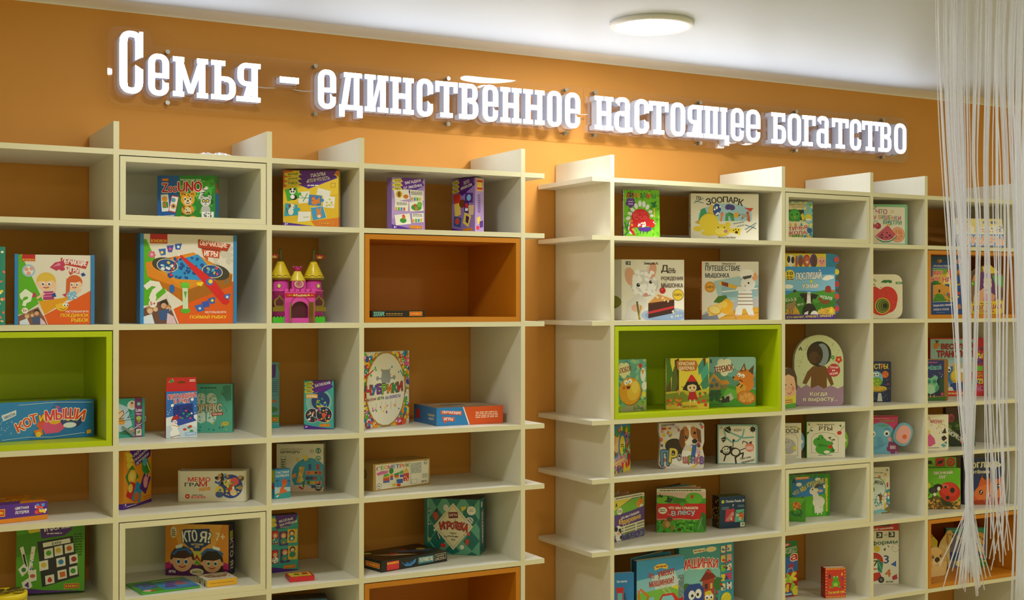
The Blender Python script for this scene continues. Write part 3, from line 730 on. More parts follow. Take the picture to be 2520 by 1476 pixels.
    if 'fan' in op:                                           # stiff pages standing open behind the cover, hinged at the spine
        for k, (an, c) in enumerate(((14, 'e8a8a0'), (26, 'e8dcc0'), (38, '5a9ac0'), (52, '7a5a4a'))):
            m = MB(); m.box(0, w * .97, 0, .002, 0, h * .995, srgb(c)); o = m.build('page', 'matte', T); o.location = (-hw + .001, t + .0008 + .0022 * k, 0); o.rotation_euler = (0, 0, R(an))
    if 'open' in op:
        m = MB(); m.box(-w, 0, 0, .002, 0, h, body); draw(m, op['open'], w, h, lambda x, z_, d: (x - w, -d, z_))
        o = m.build('opened_cover', 'card', T); o.location = (-hw - .002, .001, 0); o.rotation_euler = (0, 0, R(-58)); o.scale = (.42, 1, 1)
    if 'open2' in op:
        for k, (an, c) in enumerate(((10, '3a8ac0'), (17, 'd8d0c0'), (24, '2a6a90'))):
            m = MB(); m.box(0, w * (.98 - .06 * k), 0, .0018, 0, h * 1.02, srgb(c)); o = m.build('page', 'matte', T); o.location = (-hw, t + .001 + .002 * k, 0); o.rotation_euler = (0, 0, R(an))
    if 'open3' in op:
        m = MB(); m.box(0, w * 1.12, 0, .003, 0, h * .985, srgb('d8c050')); draw(m, 'F 3a7a3a;P e0c850 60 0 100 0 100 30 70 24;E d87a2a 90 12 8;S 4a9a3a,2a6a2a,d83a3a 60 30 99 99 40 6 3', w * 1.12, h * .985, lambda x, z_, d: (x, -d, z_))
        o = m.build('page', 'matte', T); o.location = (-hw + .02, t + .002, 0); o.rotation_euler = (0, 0, R(12))
    if kind == 'eleph':
        m = MB(); cx, cz = hw + .018, h * .5
        for k, (rx, rz, y, c) in enumerate(((.042, .047, 0, '7ab0c4'), (.033, .038, -.004, 'e8a8a0'))):
            rings = []
            for (f, yy) in ((1, 0), (1.04, -.004), (.96, -.0085), (.7, -.0105), (0.02, -.011)):
                rings.append([(cx + rx * f * math.cos(a) * (1 + .12 * math.sin(2 * a)), y + yy, cz + rz * f * math.sin(a) * (1 + .08 * math.cos(a))) for a in [2 * math.pi * i / 28 for i in range(28)]])
            for ra, rb in zip(rings, rings[1:]):
                for i in range(28): m.face([ra[i], ra[(i + 1) % 28], rb[(i + 1) % 28], rb[i]], srgb(c), True)
            m.face(rings[0][::-1], srgb(c))
        q = [(cx + .004 + .009 * math.cos(2 * math.pi * i / 16), -.0162, cz - .008 + .009 * math.sin(2 * math.pi * i / 16)) for i in range(16)]; m.face(q, srgb('e06a3a'))
        m.build('plush_ear', 'matte', T).location = (0, -.001, 0)
    if kind == 'fold':
        m = MB(); m.box(0, w * .95, 0, .002, 0, h * .97, srgb('c8b060')); draw(m, 'F d8a850;P 4a8a2a 0 0 100 0 100 12 0 30;S c8743a,e8c86a,6a4a2a 0 20 100 96 60 8 3', w * .95, h * .97, lambda x, z_, d: (x, -d, z_))
        o = m.build('second_panel', 'card', T); o.location = (hw, t + .001, 0); o.rotation_euler = (0, 0, R(100))
    if kind == 'flip':
        for k, c in enumerate(('3a6a4a', 'c83a3a', 'd8b83a')):
            m = MB(); m.box(-hw, hw, 0, .0025, 0, h, srgb(c)); o = m.build('page', 'matte', T); o.location = (-.004 * k - .002, t + .001 + .004 * k, .004)
        m = MB(); n = 26
        for i in range(n):
            x = -hw + w * (i + .5) / n; m.tube([(x, t * .5 + .009 * math.cos(a), h - .002 + .009 * math.sin(a)) for a in [2 * math.pi * j / 12 for j in range(13)]], .0007, srgb('3a3a3c'), 5, False)
        m.build('wire_spiral', 'plast', T)
    if kind == 'puppy':
        p2 = [(.0, 66), (6, 40), (16, 26), (34, 14), (46, 4), (62, 2), (74, 12), (78, 24), (70, 34), (60, 40), (58, 60), (60, 96), (52, 98), (46, 70), (36, 60), (26, 72), (22, 98), (14, 98), (12, 74), (4, 80)]
        ww = w * .9; q = ccw([(x / 100 * ww, (100 - y) / 100 * h * .98) for x, y in p2]); m = MB(); m.prism(q, 0, .0022, srgb('e0c88a'))
        draw(m, 'F e4cc90;P c8985a 42 8 52 10 54 34 46 40 40 24;E 222 60 14 2.4;E 222 73 20 4;S f0e0b0 20 40 60 90 16 5 3', ww, h * .98, lambda x, z_, d: (x, -d, z_), [ccw(c) for c in tris_of(q)])
        o = m.build('second_pup_page', 'card', T); o.location = (w * .12, t + .002, 0); o.rotation_euler = (0, 0, R(8))
        m = MB()
        for k in range(4): m.prism([(-hw + .002, 0), (w * .05, 0), (w * .16, h * .74), (w * .02, h * (.86 + .02 * k)), (-hw + .002, h * .78)], t + .006 + .004 * k, t + .008 + .004 * k, srgb('d8c24a'))
        m.build('pages_behind', 'matte', T)
    return T
ITEMS = r'''@teal|box|board_game_box|game box|teal patterned box edge at the far left of the shelf with the fighting fish game|2a8f7a|2a8f7a,2a8f7a,2a8f7a|
F 2a8f7a;S fc8,e76,ffd,fd5 60 2 99 98 40 3.2 3
@poed|flap|board_game_box|game box|white and orange game box with two cartoon children duelling with toy fish|2b86c8|2b86c8,2b86c8,e8e4d8|
F e9e2d4;P 6c1d4 0 0;P 5db61f 0 0 4 0 34 66 8 84 0 86;R c81f24 5 0 23 9.5;T f5c542 6 6 22 8.6 0 BONDIBON
E 9cc9e8 14 23 9;E f3ece2 14 23 6.5;E e8a59a 11 21 3;E e8a59a 18 20 3;E e8a59a 14 27 3
P e9a21f 27 67 60 62 82 55 36 86;P e8601c 33 88 100 51 100 100 40 100
P c5413a 58 4 97 9 93 20 58 13;T fff 60 6 94 15.5 -6 ОБУЧАЮЩИЕ;P c5413a 66 17 84 20 84 27 68 24;P c5413a 69 24 76 26 71 29;T fff 68 18 83 25 -6 ИГРЫ
P c83a62 43 18 50 11 62 8 64 16 52 23;P e08aa8 47 17 56 11 58 15;E c83a62 60 20 4 3
K f6cba8 e6c14a 38 40 12;P b23a7a 34 53 48 52 49 64 34 65;L e88ac0 1.2 34 56 48 55;L e88ac0 1.2 34 60 48 59;L f6cba8 3 35 56 26 62;L f6cba8 3 49 55 51 46
K f6cba8 d8632e 77 41 10;P d8632e 66 34 72 34 70 56 65 57;P 7db8e0 67 54 79 52 81 63 68 65;S fff 68 55 80 63 12 .8 2;L f6cba8 3 80 54 86 50;P 274a9a 86 27 90 25 93 29 88 31
P c83a62 60 57 66 55 66 61;P 274a9a 46 56 50 54 52 60 46 61;P c83a62 18 56 23 54 25 60 19 61
E f5c431 60 75 8 6;P f5c431 50 72 56 70 54 78;E fff 63 72 2.2;E fff 67 72 2.2;E 222 63.5 72.5 1;E 222 67.5 72.5 1;L 633 .8 57 77 61 79 65 77
E eaf6e0 10 60 8 6;E 5db61f 11 64 5 4;L eaf6e0 5 4 58 10 52 17 57 15 65 9 68 8 72
P 8c5a48 0 88 27 75 40 100 0 100;E 3a2a24 25 82 4;E d8a888 25 84 3.2;E b98a50 12 87 3.8;E e0b898 12 88.5 3;E 9c6a40 19 85 3;E e0b898 19 87 2.4;P dfe8f0 2 95 12 91 16 100 2 100;P 4a5a80 18 90 30 88 33 99 20 99;P e8c8d0 30 90 36 96 38 100 30 100;L f4f4f0 .8 27 66 40 100;E f6f2e6 9 80 4.4;T b33 6.5 78 11.5 82 0 5+
T ffe9d8 65 80 97 83 0 НАСТОЛЬНАЯ ИГРА;T ffd93b 58 84.5 97 90 0 ПОЕДИНОК;T ffd93b 73 91 97 96.5 0 РЫБОК
@poim|flap|board_game_box|game box|largest white and orange game box with a toy fishing table and red rod|2b86c8|2b86c8,2b86c8,e8e4d8|left=F 2b6fb0;R d0461e 20 72 52 96
F eae3d6;P 5db61f 0 6 3 6 28 62 8 79 0 80;R c21a20 7 0 26 10.5;T f5c542 8 6 25 9.5 0 BONDIBON;P e8601c 32 84 100 52 100 100 38 100;S d8d0c0 78 10 98 34 30 3 8
P e58a1f 2 32 55 20 99 44 98 57 46 78 4 47;P c2700f 4 47 46 63 46 78;P b06a18 46 63 99 44 98 57 46 78;P e9962a 6 35 55 21 97 45 46 61
P 2f9be0 22 33 60 22 72 35 80 47 78 52 36 50 20 40;S 1f4f9a 28 26 72 49 45 2 5
E 44423a 23 34 14 8 -8;E e8d4a0 26 35 12 7.6 -8;E 24539a 26 35 11 6.8 -8;E 44423a 81 42 15 8.5 -14;E e8d4a0 76 41 12 7.6 -10;E 24539a 76 41 11 6.8 -10
S e5476a,e9c53b,5bc,eee 18 31 34 39 12 1.6 3;S e5476a,e9c53b,5bc,eee 68 37 84 45 12 1.6 4
L e0242c 1 39 23 29 44;P e0242c 28 43 33 46 29 47;P e0242c 37 22 41 23 78 51 94 72 96 76 92 79 88 78 68 56;E f0f0f0 38.5 23 1.6;E 2f7ed8 73 53 4;E fd3 74 52.5 2.4;P e0242c 70 55 74 60 94 76
P 3a6ac8 16 17 24 16 24 23 19 24;P 4a56b0 25 13 33 12 31 20 27 20;P 3a5ac0 34 11 42 10 40 17 35 17;E fd3 20 20.5 1.6;E e5a 29 16.5 1.6;E cfe 38 14 1.6;J e07090 f3c0c8 9 23 4
E 2a6ac0 31 61 3 5;P 2a8fc0 90 54 93 49 92 54;P c22 38 53 43 55 50 55 45 57;P fd3 58 54 66 53 64 58 59 57
P 62c63a 41 56 50 56 50 60 41 60;E 6cd040 45.5 56 5 2.4;P d6e8c8 42.5 60 48.5 60 49 85 43 85;P 5cae3a 44 64 47.5 64 46 72;E 58b832 46 86 5.2 2.6;R 58b832 41 83.5 51 86.5
P 3a6ac8 56 80 64 78 68 85 60 87;P 3a5ac0 64 76 72 74 73 81 66 82;P 2f6ac0 71 72 79 70 79 77 74 78;P 3a6ac8 89 68 97 66 95 73 91 72;E cef 62 83 1.5;E fd3 76 74 1.6;E cef 93 70 1.6
L f2efe2 6 3 59 8 55 15 56 17 60 12 64 10 68;E f2efe2 10 71 4;P 6e4a40 0 83 25 72 37 100 0 100;E 2e2a28 22 78 4.4;E d8a888 22 80 3.2;E b8844c 7 84 4;E e4bc9c 7 86 3;E 8c5a34 13 82 3.2;E e4bc9c 13 84 2.6;E b9804a 27 82 3.2;E e4bc9c 27 84 2.6;P 3a5a90 16 86 28 83 29 96 18 96;P dde6ee 0 92 9 89 12 100 0 100;P e3c3cc 26 88 33 92 36 100 25 100;L f4f4f0 .9 24 62 38 100
E f3efe2 10 77.5 4.6;T c03030 7 75.6 13 79.5 0 5+
P b83a22 60 5 97 10 93 18 60 14;T ffe6d6 62 7 93 14 -5 ОБУЧАЮЩИЕ;P 8c2c1c 60 14 84 17 86 19 66 16;P d4502a 64 16 84 18 84 26 66 24;P d4502a 66 24 71 25 71 29;T fff 67 18 82 24 -4 ИГРЫ
T ffe9d8 68 86 92 88.5 0 НАСТОЛЬНАЯ ИГРА;T ffd93b 51 90 92 94.5 0 ПОЙМАЙ РЫБКУ
@kot|box|board_game_box|game box|shiny blue shrink-wrapped box with a grey cartoon cat, in the left lime compartment|1f6fb4|1f6fb4,174f86,6f9a3c|gloss;top=F 7a9c2c;S c8b030,3a7ac0,d87830 0 0 100 100 20 4 2
F 2074bc;P 2f86cc 0 0 60 0 30 100 0 100;P dfe6ee 3 33 18 20 18 34 5 48;T 2a5a9a 5 29 17 38 20 САМАЯ ВЕСЁЛАЯ;E e85a3a 52 62 13 6;P e0568a 44 62 60 40 76 60 62 84 48 86;E f5b52a 58 50 7 5;E 8a5ac0 64 30 12 4;E 2b3a6a 76 52 12 9;E 3a4f8c 74 54 9 7;E f0d53a 72 48 2.4 3;E f0d53a 78 48 2.4 3;E 111 72.4 49 1;E 111 78.4 49 1;E e7eef4 74 66 7 3;P 2b3a6a 67 38 69 24 73 34;P 2b3a6a 79 33 84 23 84 38;P e05a90 60 20 58 12 64 18
U e8502a fff4e0 18 52 26 76 22 К;U e8502a fff4e0 25 42 33 66 16 О;U e8502a fff4e0 32 34 40 57 12 Т;U f5c431 a33 42 36 47 52 8 и;U e8404a fff4e0 48 25 58 52 6 М;U e8404a fff4e0 59 23 68 50 2 Ы;U e8404a fff4e0 69 22 80 49 -4 Ш;U e8502a fff4e0 81 26 90 54 -12 И
P f0b13a 92 82 97 80 97 90 92 92;P e87a2a 36 76 44 70 46 88 38 90;E f0c53a 41 86 3;L bcd8ee .6 4 96 30 92 55 95 90 88;L e8f0f6 .4 20 8 60 4 98 8;S bcd8ee 2 30 16 90 20 .5 9
@lot|box|board_game_box|game box|flat orange and purple lotto box lying above the green shapes game|e58a1f|e58a1f,e58a1f,e58a1f|top=F e58a1f;P 4a2a8a 0 100 60 100 70 70 10 60;S 7a5,ec4,c55 20 10 95 60 14 5 2
F 5b2d9a;P e58a1f 0 78 100 74 100 100 0 100;X 10 22 40 62;T fff 54 18 73 34 0 ЦВЕТНАЯ;T fff 54 40 73 56 0 ЛОТЕРЕЯ;P c33 84 40 90 36 92 66 85 68;R fff 82 18 86 34 -8;S fd4,e55,4af,fff 84 16 98 62 16 2.4 5
@cvet|box|board_game_box|game box|green colours and shapes game box leaning back behind the yellow tin|4da61e|4da61e,3f9018,3f7a18|left=F 4da61e
F 57b021;P 46951a 0 20 100 6 100 30 0 50;P 529 33 0 82 0 80 16 70 23 36 26;P ed4 14 3 33 2 34 8 18 11;P ed4 15 12 33 10 35 16 19 18;T fff 40 7 78 15 8 И ФОРМЫ;T fff 40 -2 74 5 8 ЦВЕТА;G fff 44 18 66 21 1;G 2a5c10 84 20 96 52 9
P 1c1a30 30 30 82 24 92 80 38 92;P fff 38 32 78 27 79 33 39 38;T 234 52 31 66 35 6 В КРУГ;P fff 40 41 53 39 54 52 41 54;P fff 55 38 67 36 68 49 56 51;P fff 70 36 83 34 84 46 71 48;P fff 58 54 71 52 72 64 59 66;P fff 77 51 89 49 90 61 78 63;P fff 33 57 46 55 47 68 34 70;P fff 60 71 73 69 74 81 61 83;P fff 77 67 89 65 90 77 78 79;P fff 42 77 55 75 56 87 43 89
E 4db82a 47 46 4;E f3d23a 61 43 4;E e8702a 77 41 4;E 2f8fd8 65 59 4;E b8242a 84 56 4;E f0d53a 40 62 4;P e8702a 63 73 71 72 72 79 64 80;E 35a53a 83 72 4;E d8242a 49 83 3.4;P d8242a 47 79 51 79 50 83 48 83
P fff 5 37 10 35 18 66 14 68;P fff 22 36 28 36 22 74 17 73;P 222 9 46 12 46 16 63 13 63;S c33,e83,3a3,36c 20 42 25 68 12 1 3;P fff 3 66 12 58 18 68 9 76;E 2a8a4a 11 67 3.4;P fff 18 70 29 67 30 82 19 84;E d86a5a 24 76 4 3;P fff 8 84 19 78 24 90 12 97;P 5a2d9a 12 88 18 83 19 92
P 529 0 90 40 96 100 100 0 100;T fff 3 91 8 96 0 3+;X 70 89 92 96
@zoo|box|board_game_box|game box|blue and green animal card game box with a leopard cub, alone in a white compartment|1d6fb0|1d6fb0,2a7a4a,2a7a4a|right=F 2f9a4a;R 2b7ac8 10 40 90 96;S fd5,e44 10 5 90 38 8 14 2
F 2f8f38;P 2567b4 0 0 38 0 36 58 30 100 0 100;S 1f6a2a,4ab04a,7cc84a 40 12 98 98 40 4.5 4;P 4fae3a 70 20 98 6 88 30;P 4fae3a 72 32 99 26 84 44;R c22 8 6 20 13;T fd4 9 7 19 12 0 РАНОК;T eaf4e0 40 7 76 13 0 Настольная игра
U d8242a fff 8 18 18 38 0 Z;U d8242a fff 19 25 26 38 0 о;U d8242a fff 27 25 34 38 0 о;U d8242a fff 36 15 48 37 0 U;U d8242a fff 50 14 62 37 0 N;U d8242a fff 64 14 77 37 0 O
R fff 7 43 20 82 4;E f0a43a 13 54 5;R 3a9a4a 9 60 19 74 4;T e87a2a 11 61 17 73 4 К;R d33 22 46 35 84 -12;R fff 23 48 34 82 -12;E 7ab 28 56 4;E e8a03a 28 70 4.4;E 2a4a9a 28 70 2
E e8a83a 53 78 11 9;E f3e0b0 53 80 6 6;D f0b43a fbe6c0 c87a2a 53 55 12;S 6a3a14 43 42 63 50 10 1.2 4;S 6a3a14 44 70 62 90 12 1.3 5;E f0b43a 44 96 6 3;E f0b43a 62 96 6 3
L e8e8e8 5 74 52 78 38 86 28;L 222 1.4 75 47 79 44;L 222 1.4 77 40 82 38;L 222 1.4 80 33 85 34;E c8c8c8 84 78 8 8;D d8d8d8 f4f4f4 9a9a9a 84 60 9;E 222 80.6 58 3;E 222 87.4 58 3;E ed5 80.6 58 1.8;E ed5 87.4 58 1.8
R fff 77 83 84 96;R fff 85 83 92 96;R fff 93 83 98 96;S 222 78 85 97 94 12 1.2 6;T fff 3 90 30 95 4 Легко и весело играть!
@loto16|box|board_game_box|game box|small teal and purple lotto box fastened with a pale elastic band|23a08c|23a08c,1b7f70,7a5a40|
F 29a793;P b8d8e4 0 8 42 22 58 70 20 86 0 80;E f2c8a0 18 40 12 16;E e8a03a 22 60 12 10;E d8e8e4 57 18 16;E f2c8a0 57 18 9;E a33 57 12 4;R 7d2f78 66 0 92 100;E 2fc0a0 80 15 7;T fff 76 12 84 18 0 3+;T fff 70 26 90 35 0 Loto;T f8e8f0 71 38 89 44 0 16pcs;E b8cc5a 80 52 9 8;E 8aa43a 80 60 6;G e8c8e0 72 66 88 78 4;R f0f0e8 71 80 89 97;P 7ab04a 74 86 86 82 84 90 76 92;L 222 1.4 4 58 64 54;L 222 1.8 8 40 26 30 30 40 14 52 30 50;L 222 1.8 36 38 50 28 54 36 42 50 56 46;E 3a7a5a 40 88 24 8;E e8b8a0 56 82 9
@pyat|hang|board_game_box|game box|tall blue hang-tab game box with a snowman and red header|2a63b8|b02038,2a4a98,c8242a|
F 2f74cc;S fff 2 20 98 60 30 1.6 3;P eef4fa 0 56 30 52 60 58 100 50 100 100 0 100;P cfe0f0 0 74 50 70 100 78 100 100 0 100
U d8242a fff 6 5 96 15 4 ПЯТНАШКИ;U d8242a fff 26 17 74 26 4 В РЯД
P 1f3a9a 22 30 86 26 90 62 24 62;P 2f4fb8 14 64 24 60 90 58 98 64 40 74;S 0d1f60 26 32 84 50 40 2.4 4;E e04a6a 34 52 3.4;E e04a6a 45 56 3.4;E 2fae6a 56 48 3.4;E e04a6a 64 42 3.4;E 2fae6a 68 54 3.4;E e04a6a 78 58 3.4;E eee 82 48 3.4;E 2fae6a 52 58 3.4;E 2fae6a 74 50 3.4
E fff 28 90 15;E fff 28 76 11;E eef 28 66 8;P b8242a 16 62 40 60 36 52 22 54;E 222 25 65 1.4;E 222 31 65 1.4;P e8701f 28 67 36 69 28 69;L d84 2 20 72 42 76;E d33 60 82 6 4;E 2a9a4a 74 78 6 4;E d33 78 76 6 4;E 2a9a4a 82 86 6 4;P 9cc8f0 60 89 96 87 98 94 62 96;T fff 66 90 92 93 2 Новый год;E fff 20 30 5;E fff 84 18 5;L 8a4a1a 2 16 98 44 94
@kort|box|board_game_box|game box|mint green square box with a line drawing of a brain|4aa890|4aa890,3a8a78,3f8f7c|
F 54b29c;L 2f7a6a .8 40 24 40 12;L 2f7a6a .8 34 26 28 16;L 2f7a6a .8 48 25 54 14;L 2f7a6a .8 28 30 20 22;L 2f7a6a .8 54 30 62 22;E d6e6d4 30 34 13 17;E d6e6d4 52 34 13 17;E d6e6d4 30 68 12 14;E d6e6d4 52 68 12 14;E 54b29c 41 50 2 42;S 54b29c 18 22 66 80 60 2 4;S 8fc8b4 18 22 66 80 40 1.4 6
P 3a8878 78 4 96 2 98 34 86 36 82 28 76 20 80 14;L 2f6a5c 1 78 10 74 20 80 24;G 234a40 28 6 64 10 1;U e9dcb4 7a3a2a 8 42 76 58 2 КОРТЕКС;P b83a2a 52 60 80 58 78 64 54 66;T ffe 56 60.5 76 63.5 3 БИТВА УМОВ;S d8c84a,2f7a6a 8 80 92 96 14 2 3;E c8c04a 84 82 10 5;L 2f7a6a 1 82 48 88 54 84 60;S 2f6a5c 70 70 95 95 8 1 8
@podb|box|board_game_box|game box|orange matching-cards game box turned askew against the upright|e8961f|d88a1c,c87a14,d88a1c|left=F e59422;P 529 0 92 100 90 100 100 0 100;E 7a9a3a 50 14 22;R c83 20 66 60 88
F ec9a22;P 529 20 0 100 0 96 18 82 22 44 30;T fff 34 3 74 8 18 ЛОТО;T fff 36 10 88 15 18 ПОДБЕРИ;T fff 44 17 90 22 18 ИГРУШКИ;P ed4 6 2 26 6 34 12 12 14;P ed4 8 12 30 14 36 20 14 22;P ed4 10 22 30 22 36 28 14 31
P 2a8a3a 6 44 30 26 54 50 18 62;E f5c53a 30 46 15 12;E f8d870 30 46 9 8;P 2f9a4a 64 22 84 20 98 40 82 54 66 40;L 222 2 78 28 90 44;L fd4 4 82 26 92 42;E 5ab0e0 76 26 8;P d2202c 24 54 58 66 40 92 8 78;E f0d05a 24 66 8;P 2a9ad0 46 56 66 66 58 96 28 86;E e0702a 46 84 9;P 5a2d8a 72 46 98 56 78 84 56 70;E f0a0b0 78 62 8 11;L f0a0b0 4 78 58 80 48;L f0a0b0 4 84 60 90 50;X 70 86 96 93;P 529 0 89 50 96 100 94 100 100 0 100;T fff 4 90 9 95 0 3+;G eee 10 95 46 98 1
@memo|box|board_game_box|game box|long white memory card box with red and black lettering and a blue picture disc|dcd6c2|dcd6c2,d2ccb6,d6d0bc|flaps
F e2dcc8;T d8242e 14 20 47 34 0 МЕМО;T 22242c 9 38 31 50 0 ГРА;T d8242e 31 34 42 50 0 М;U f0b04a d8602a 31 54 47 63 6 KIDS;E d8242a 13 82 3.6;T fff 11.6 79 14.6 85 0 6+;G 333 20 76 38 80 1;R d8242a 19 82 40 88;G fff 21 83 39 87 1
E 2a48a0 78 50 18;S 35b,58c,8ac,c84,222 56 12 74 42 26 2.6 2;E f0d03a 61 66 6.4 8;E 3a5a9a 61 76 6 5;E c0c8d0 62 62 3;E 553 62 62 1.6;E f2a24a 78 40 7;E e85a6a 84 34 6;E d9d07a 72 38 5;E d04a2a 78 56 6;E f0d8b0 82 70 5;E 5a4a3a 94 24 4;E c89a6a 92 20 3;S e44,fd5,fff,3a6 70 30 90 80 22 1.6 8;E b89a5a 92 54 3.4
@ktoya|box|board_game_box|game box|orange and purple guessing game box with a boy and girl in headbands|3a1a58|4a2068,2a1648,2a1a40|right=F 2c1850;R c8d04a 20 14 70 28;U fff 335 -30 50 130 68 -90 КТО Я?
F e8952a;P f2ae48 10 0 90 0 74 60 26 60;P 5a1a6a 0 76 18 70 50 80 82 70 100 76 100 100 0 100;P c8207a 0 76 12 74 8 86 0 88;P c8207a 100 76 90 74 92 86 100 88
P 24407a 28 10 70 8 72 36 62 44 38 46 26 32;P 24407a 42 44 60 44 54 54 46 54;P e8c53a 50 2 54 9 46 9;U fff 333a5a 27 12 50 34 6 КТО;U fff 333a5a 55 14 72 35 -6 Я?;T ffe9b0 41 37 60 41 0 НАСТОЛЬНАЯ;T ffe9b0 47 42 54 46 0 ИГРА;T fff0d0 80 16 94 31 0 7+;E f3e3c0 13 16 5 9;G 664 10 10 16 24 4;P d5d04a 42 52 58 52 54 74 46 74;P b8202a 50 58 58 76 50 66 42 76;P 62b23a 50 68 56 78 44 78
K eab48c 4a2a1c 27 70 17;L 2f6ab0 4 13 58 20 50 34 48 41 56;P fff 16 42 27 38 27 45 17 48;E 2a241f 74 70 17 18;P 2a241f 57 66 91 66 92 96 84 92 62 92 55 97;K eab48c 2a1c1a 74 73 15.5;L 2f6ab0 4 58 58 66 49 82 49 90 58;P fff 75 41 87 45 86 51 75 47;E 3a7ac0 21 73 2.8;E 3a7ac0 33 73 2.8;E 4a9a6a 68.5 76 2.6;E 4a9a6a 79.5 76 2.6;E 111 21 73 1.4;E 111 33 73 1.4;E 111 68.5 76 1.3;E 111 79.5 76 1.3
E efe3c8 50 92 11 5;T 553 43 90 57 95 0 БАЛСТО;T fff 6 90 16 95 0 ИГРЫ
@pazl|box|board_game_box|game box|yellow and orange puzzle box with panda, rooster and dog jigsaw pieces|e8a41f|e8a41f,d8b41f,d8801f|right=F e8c81f;R e8801f 0 80 100 100
F f2cf2a;P ecc020 0 60 100 40 100 82 0 90;P e8701f 0 0 18 0 10 26 0 30;P e8701f 86 0 100 0 100 10;P e8801f 50 88 100 82 100 100 60 100
Z 1.0 ПАЗЛЫ|«КТО И ЧТО ЕСТ?»
G eee 44 24 64 28 1;L b9862a .8 86 22 94 22 94 29 86 29 86 22
P f4f2ea 26 38 48 36 46 56 28 58;L 4a9a3a 1.4 36 54 44 40;L 4a9a3a 1.2 32 48 46 48;L 4a9a3a 1 30 42 36 46;P 4ab030 3 34 24 29 30 48 8 54;E 4ab030 30 41 3;E fff 17 36 5.6;E 222 13.5 33 2;E 222 20.5 33 2;E 222 15 37 1.6;E 222 19 37 1.6;E 222 19 47 6.4 5;E fff 17 46 4
P f4f2ea 63 30 86 36 84 46 60 42;P f4f2ea 72 44 94 46 92 66 72 64;S d8c84a 76 49 90 62 12 1.6 3;P 3f84c8 47 42 70 44 68 62 45 60;E 3f84c8 71 52 3;E e8862a 57 55 6 5;E d83a2a 54 49 2.6 4;P e8862a 60 53 66 46 66 58;E e8862a 55 49 3;P f5c53a 51 50 54 49 54 51
P 2fa8c0 4 57 26 60 27 78 2 80;E 2fa8c0 28 68 3.2;E f3ead8 14 72 5 6;E f3ead8 16 63 5;E 7a4a2a 12 62 2.4 3.4;E 222 19 64 1;L 5a3a2a 1.4 9 74 6 66;P f4f2ea 28 72 50 72 49 88 26 90;L b8b89a 1.4 34 82 46 81;E f4f2ea 34 82 2.4;P 3fa0d8 50 65 72 62 78 82 54 87;E e88a3a 65 78 5;E e88a3a 64 71 4;P e88a3a 60 70 61 64 64 68;P e88a3a 66 68 69 63 69 70;E f8e4c4 65 80 3;L fff .5 50 65 72 62 78 82
T fff 3 91 9 95 0 2+;G eee 6 96 48 99 1;X 66 89 90 95
@teal2|box|board_game_box|game box|teal and purple card game box peeping out from behind the upright beside the bathyscaphe game|3a9aa0|3a9aa0,2f8488,9ab8c0|
F 62a8b8;P 529 0 3 90 3 88 22 70 26;P 5a9a3a 92 3 100 3 100 14;L 4a6a90 1 66 26 96 26 96 50 70 50;G 4a6a90 72 28 94 46 6;T fff 30 8 70 14 6 ВИТАМИН;P d8702a 50 50 96 60 60 62;E 3a8a4a 76 72 20 9;P 3f9a3a 0 82 100 80 100 92 0 92;X 40 84 96 90;R 3aa 0 95 100 100
@bati|box|board_game_box|game box|small teal and purple card game box with three round sea pictures|2fa0a0|2fa0a0,1f7a70,4a3a50|
F 3fb0ac;E 8ac0b8 50 44 44 46;Z 1.25 БАТИСКАФ|;E 8ab0b0 52 44 34 34;E 24407e 56 42 31;S 2f6ac8,3fb0d8,2a9a5a,e8c83a 40 36 78 54 24 3.4 3;E d8d8c8 28 72 25;E 202648 28 72 23;S e86a3a,2fae8a,fff,e85a3a,fc4 14 62 42 84 22 3.4 4;E d8d8c8 68 70 28;E 202648 68 70 26;S e85a3a,d83a8a,5ac0e0,fc4,5a4 50 58 86 84 22 3.6 5;P e85a3a 60 70 66 66 78 70 70 76 62 75;R f2b23a 7 28 46 36;T fff 10 30 43 34 0 УЛОВЫ!;P 529 0 92 40 95 100 100 0 100;T fff 5 93 12 97 0 6+;X 52 89 88 95
@cil|box|board_game_box|game box|worn white box of a wooden cylinder toy with blue circle picture|d8d2c0|d8d2c0,ccc4b0,c8c0ac|right=G 555 30 10 70 60 10
F e4ddca;E 3f9cc0 70 66 38 38;P e8c8b8 30 100 34 86 60 84 100 96 100 100;T 8a8272 8 9 55 12.5 0 ДЕРЕВЯННЫЙ НАБОР;T 3a3a36 8 14 49 20 0 ЦИЛИНДРЫ;E 445 75 15 4.4;E e4ddca 75 15 3.8;T 445 72.6 13.4 77.6 16.6 0 3+;E 2a7a70 89 14 6;E e4ddca 89 14 4;P 2a7a70 87 10 91 10 90 18 88 18;E e4ddca 89 30 6.4;E 2a8a78 89 30 5.4;E e4ddca 89 30 3.6;E 2a8a78 89 31 2;L 665 .5 9 26 20 26 20 58 9 58 9 26;G 665 10 30 19 54 5
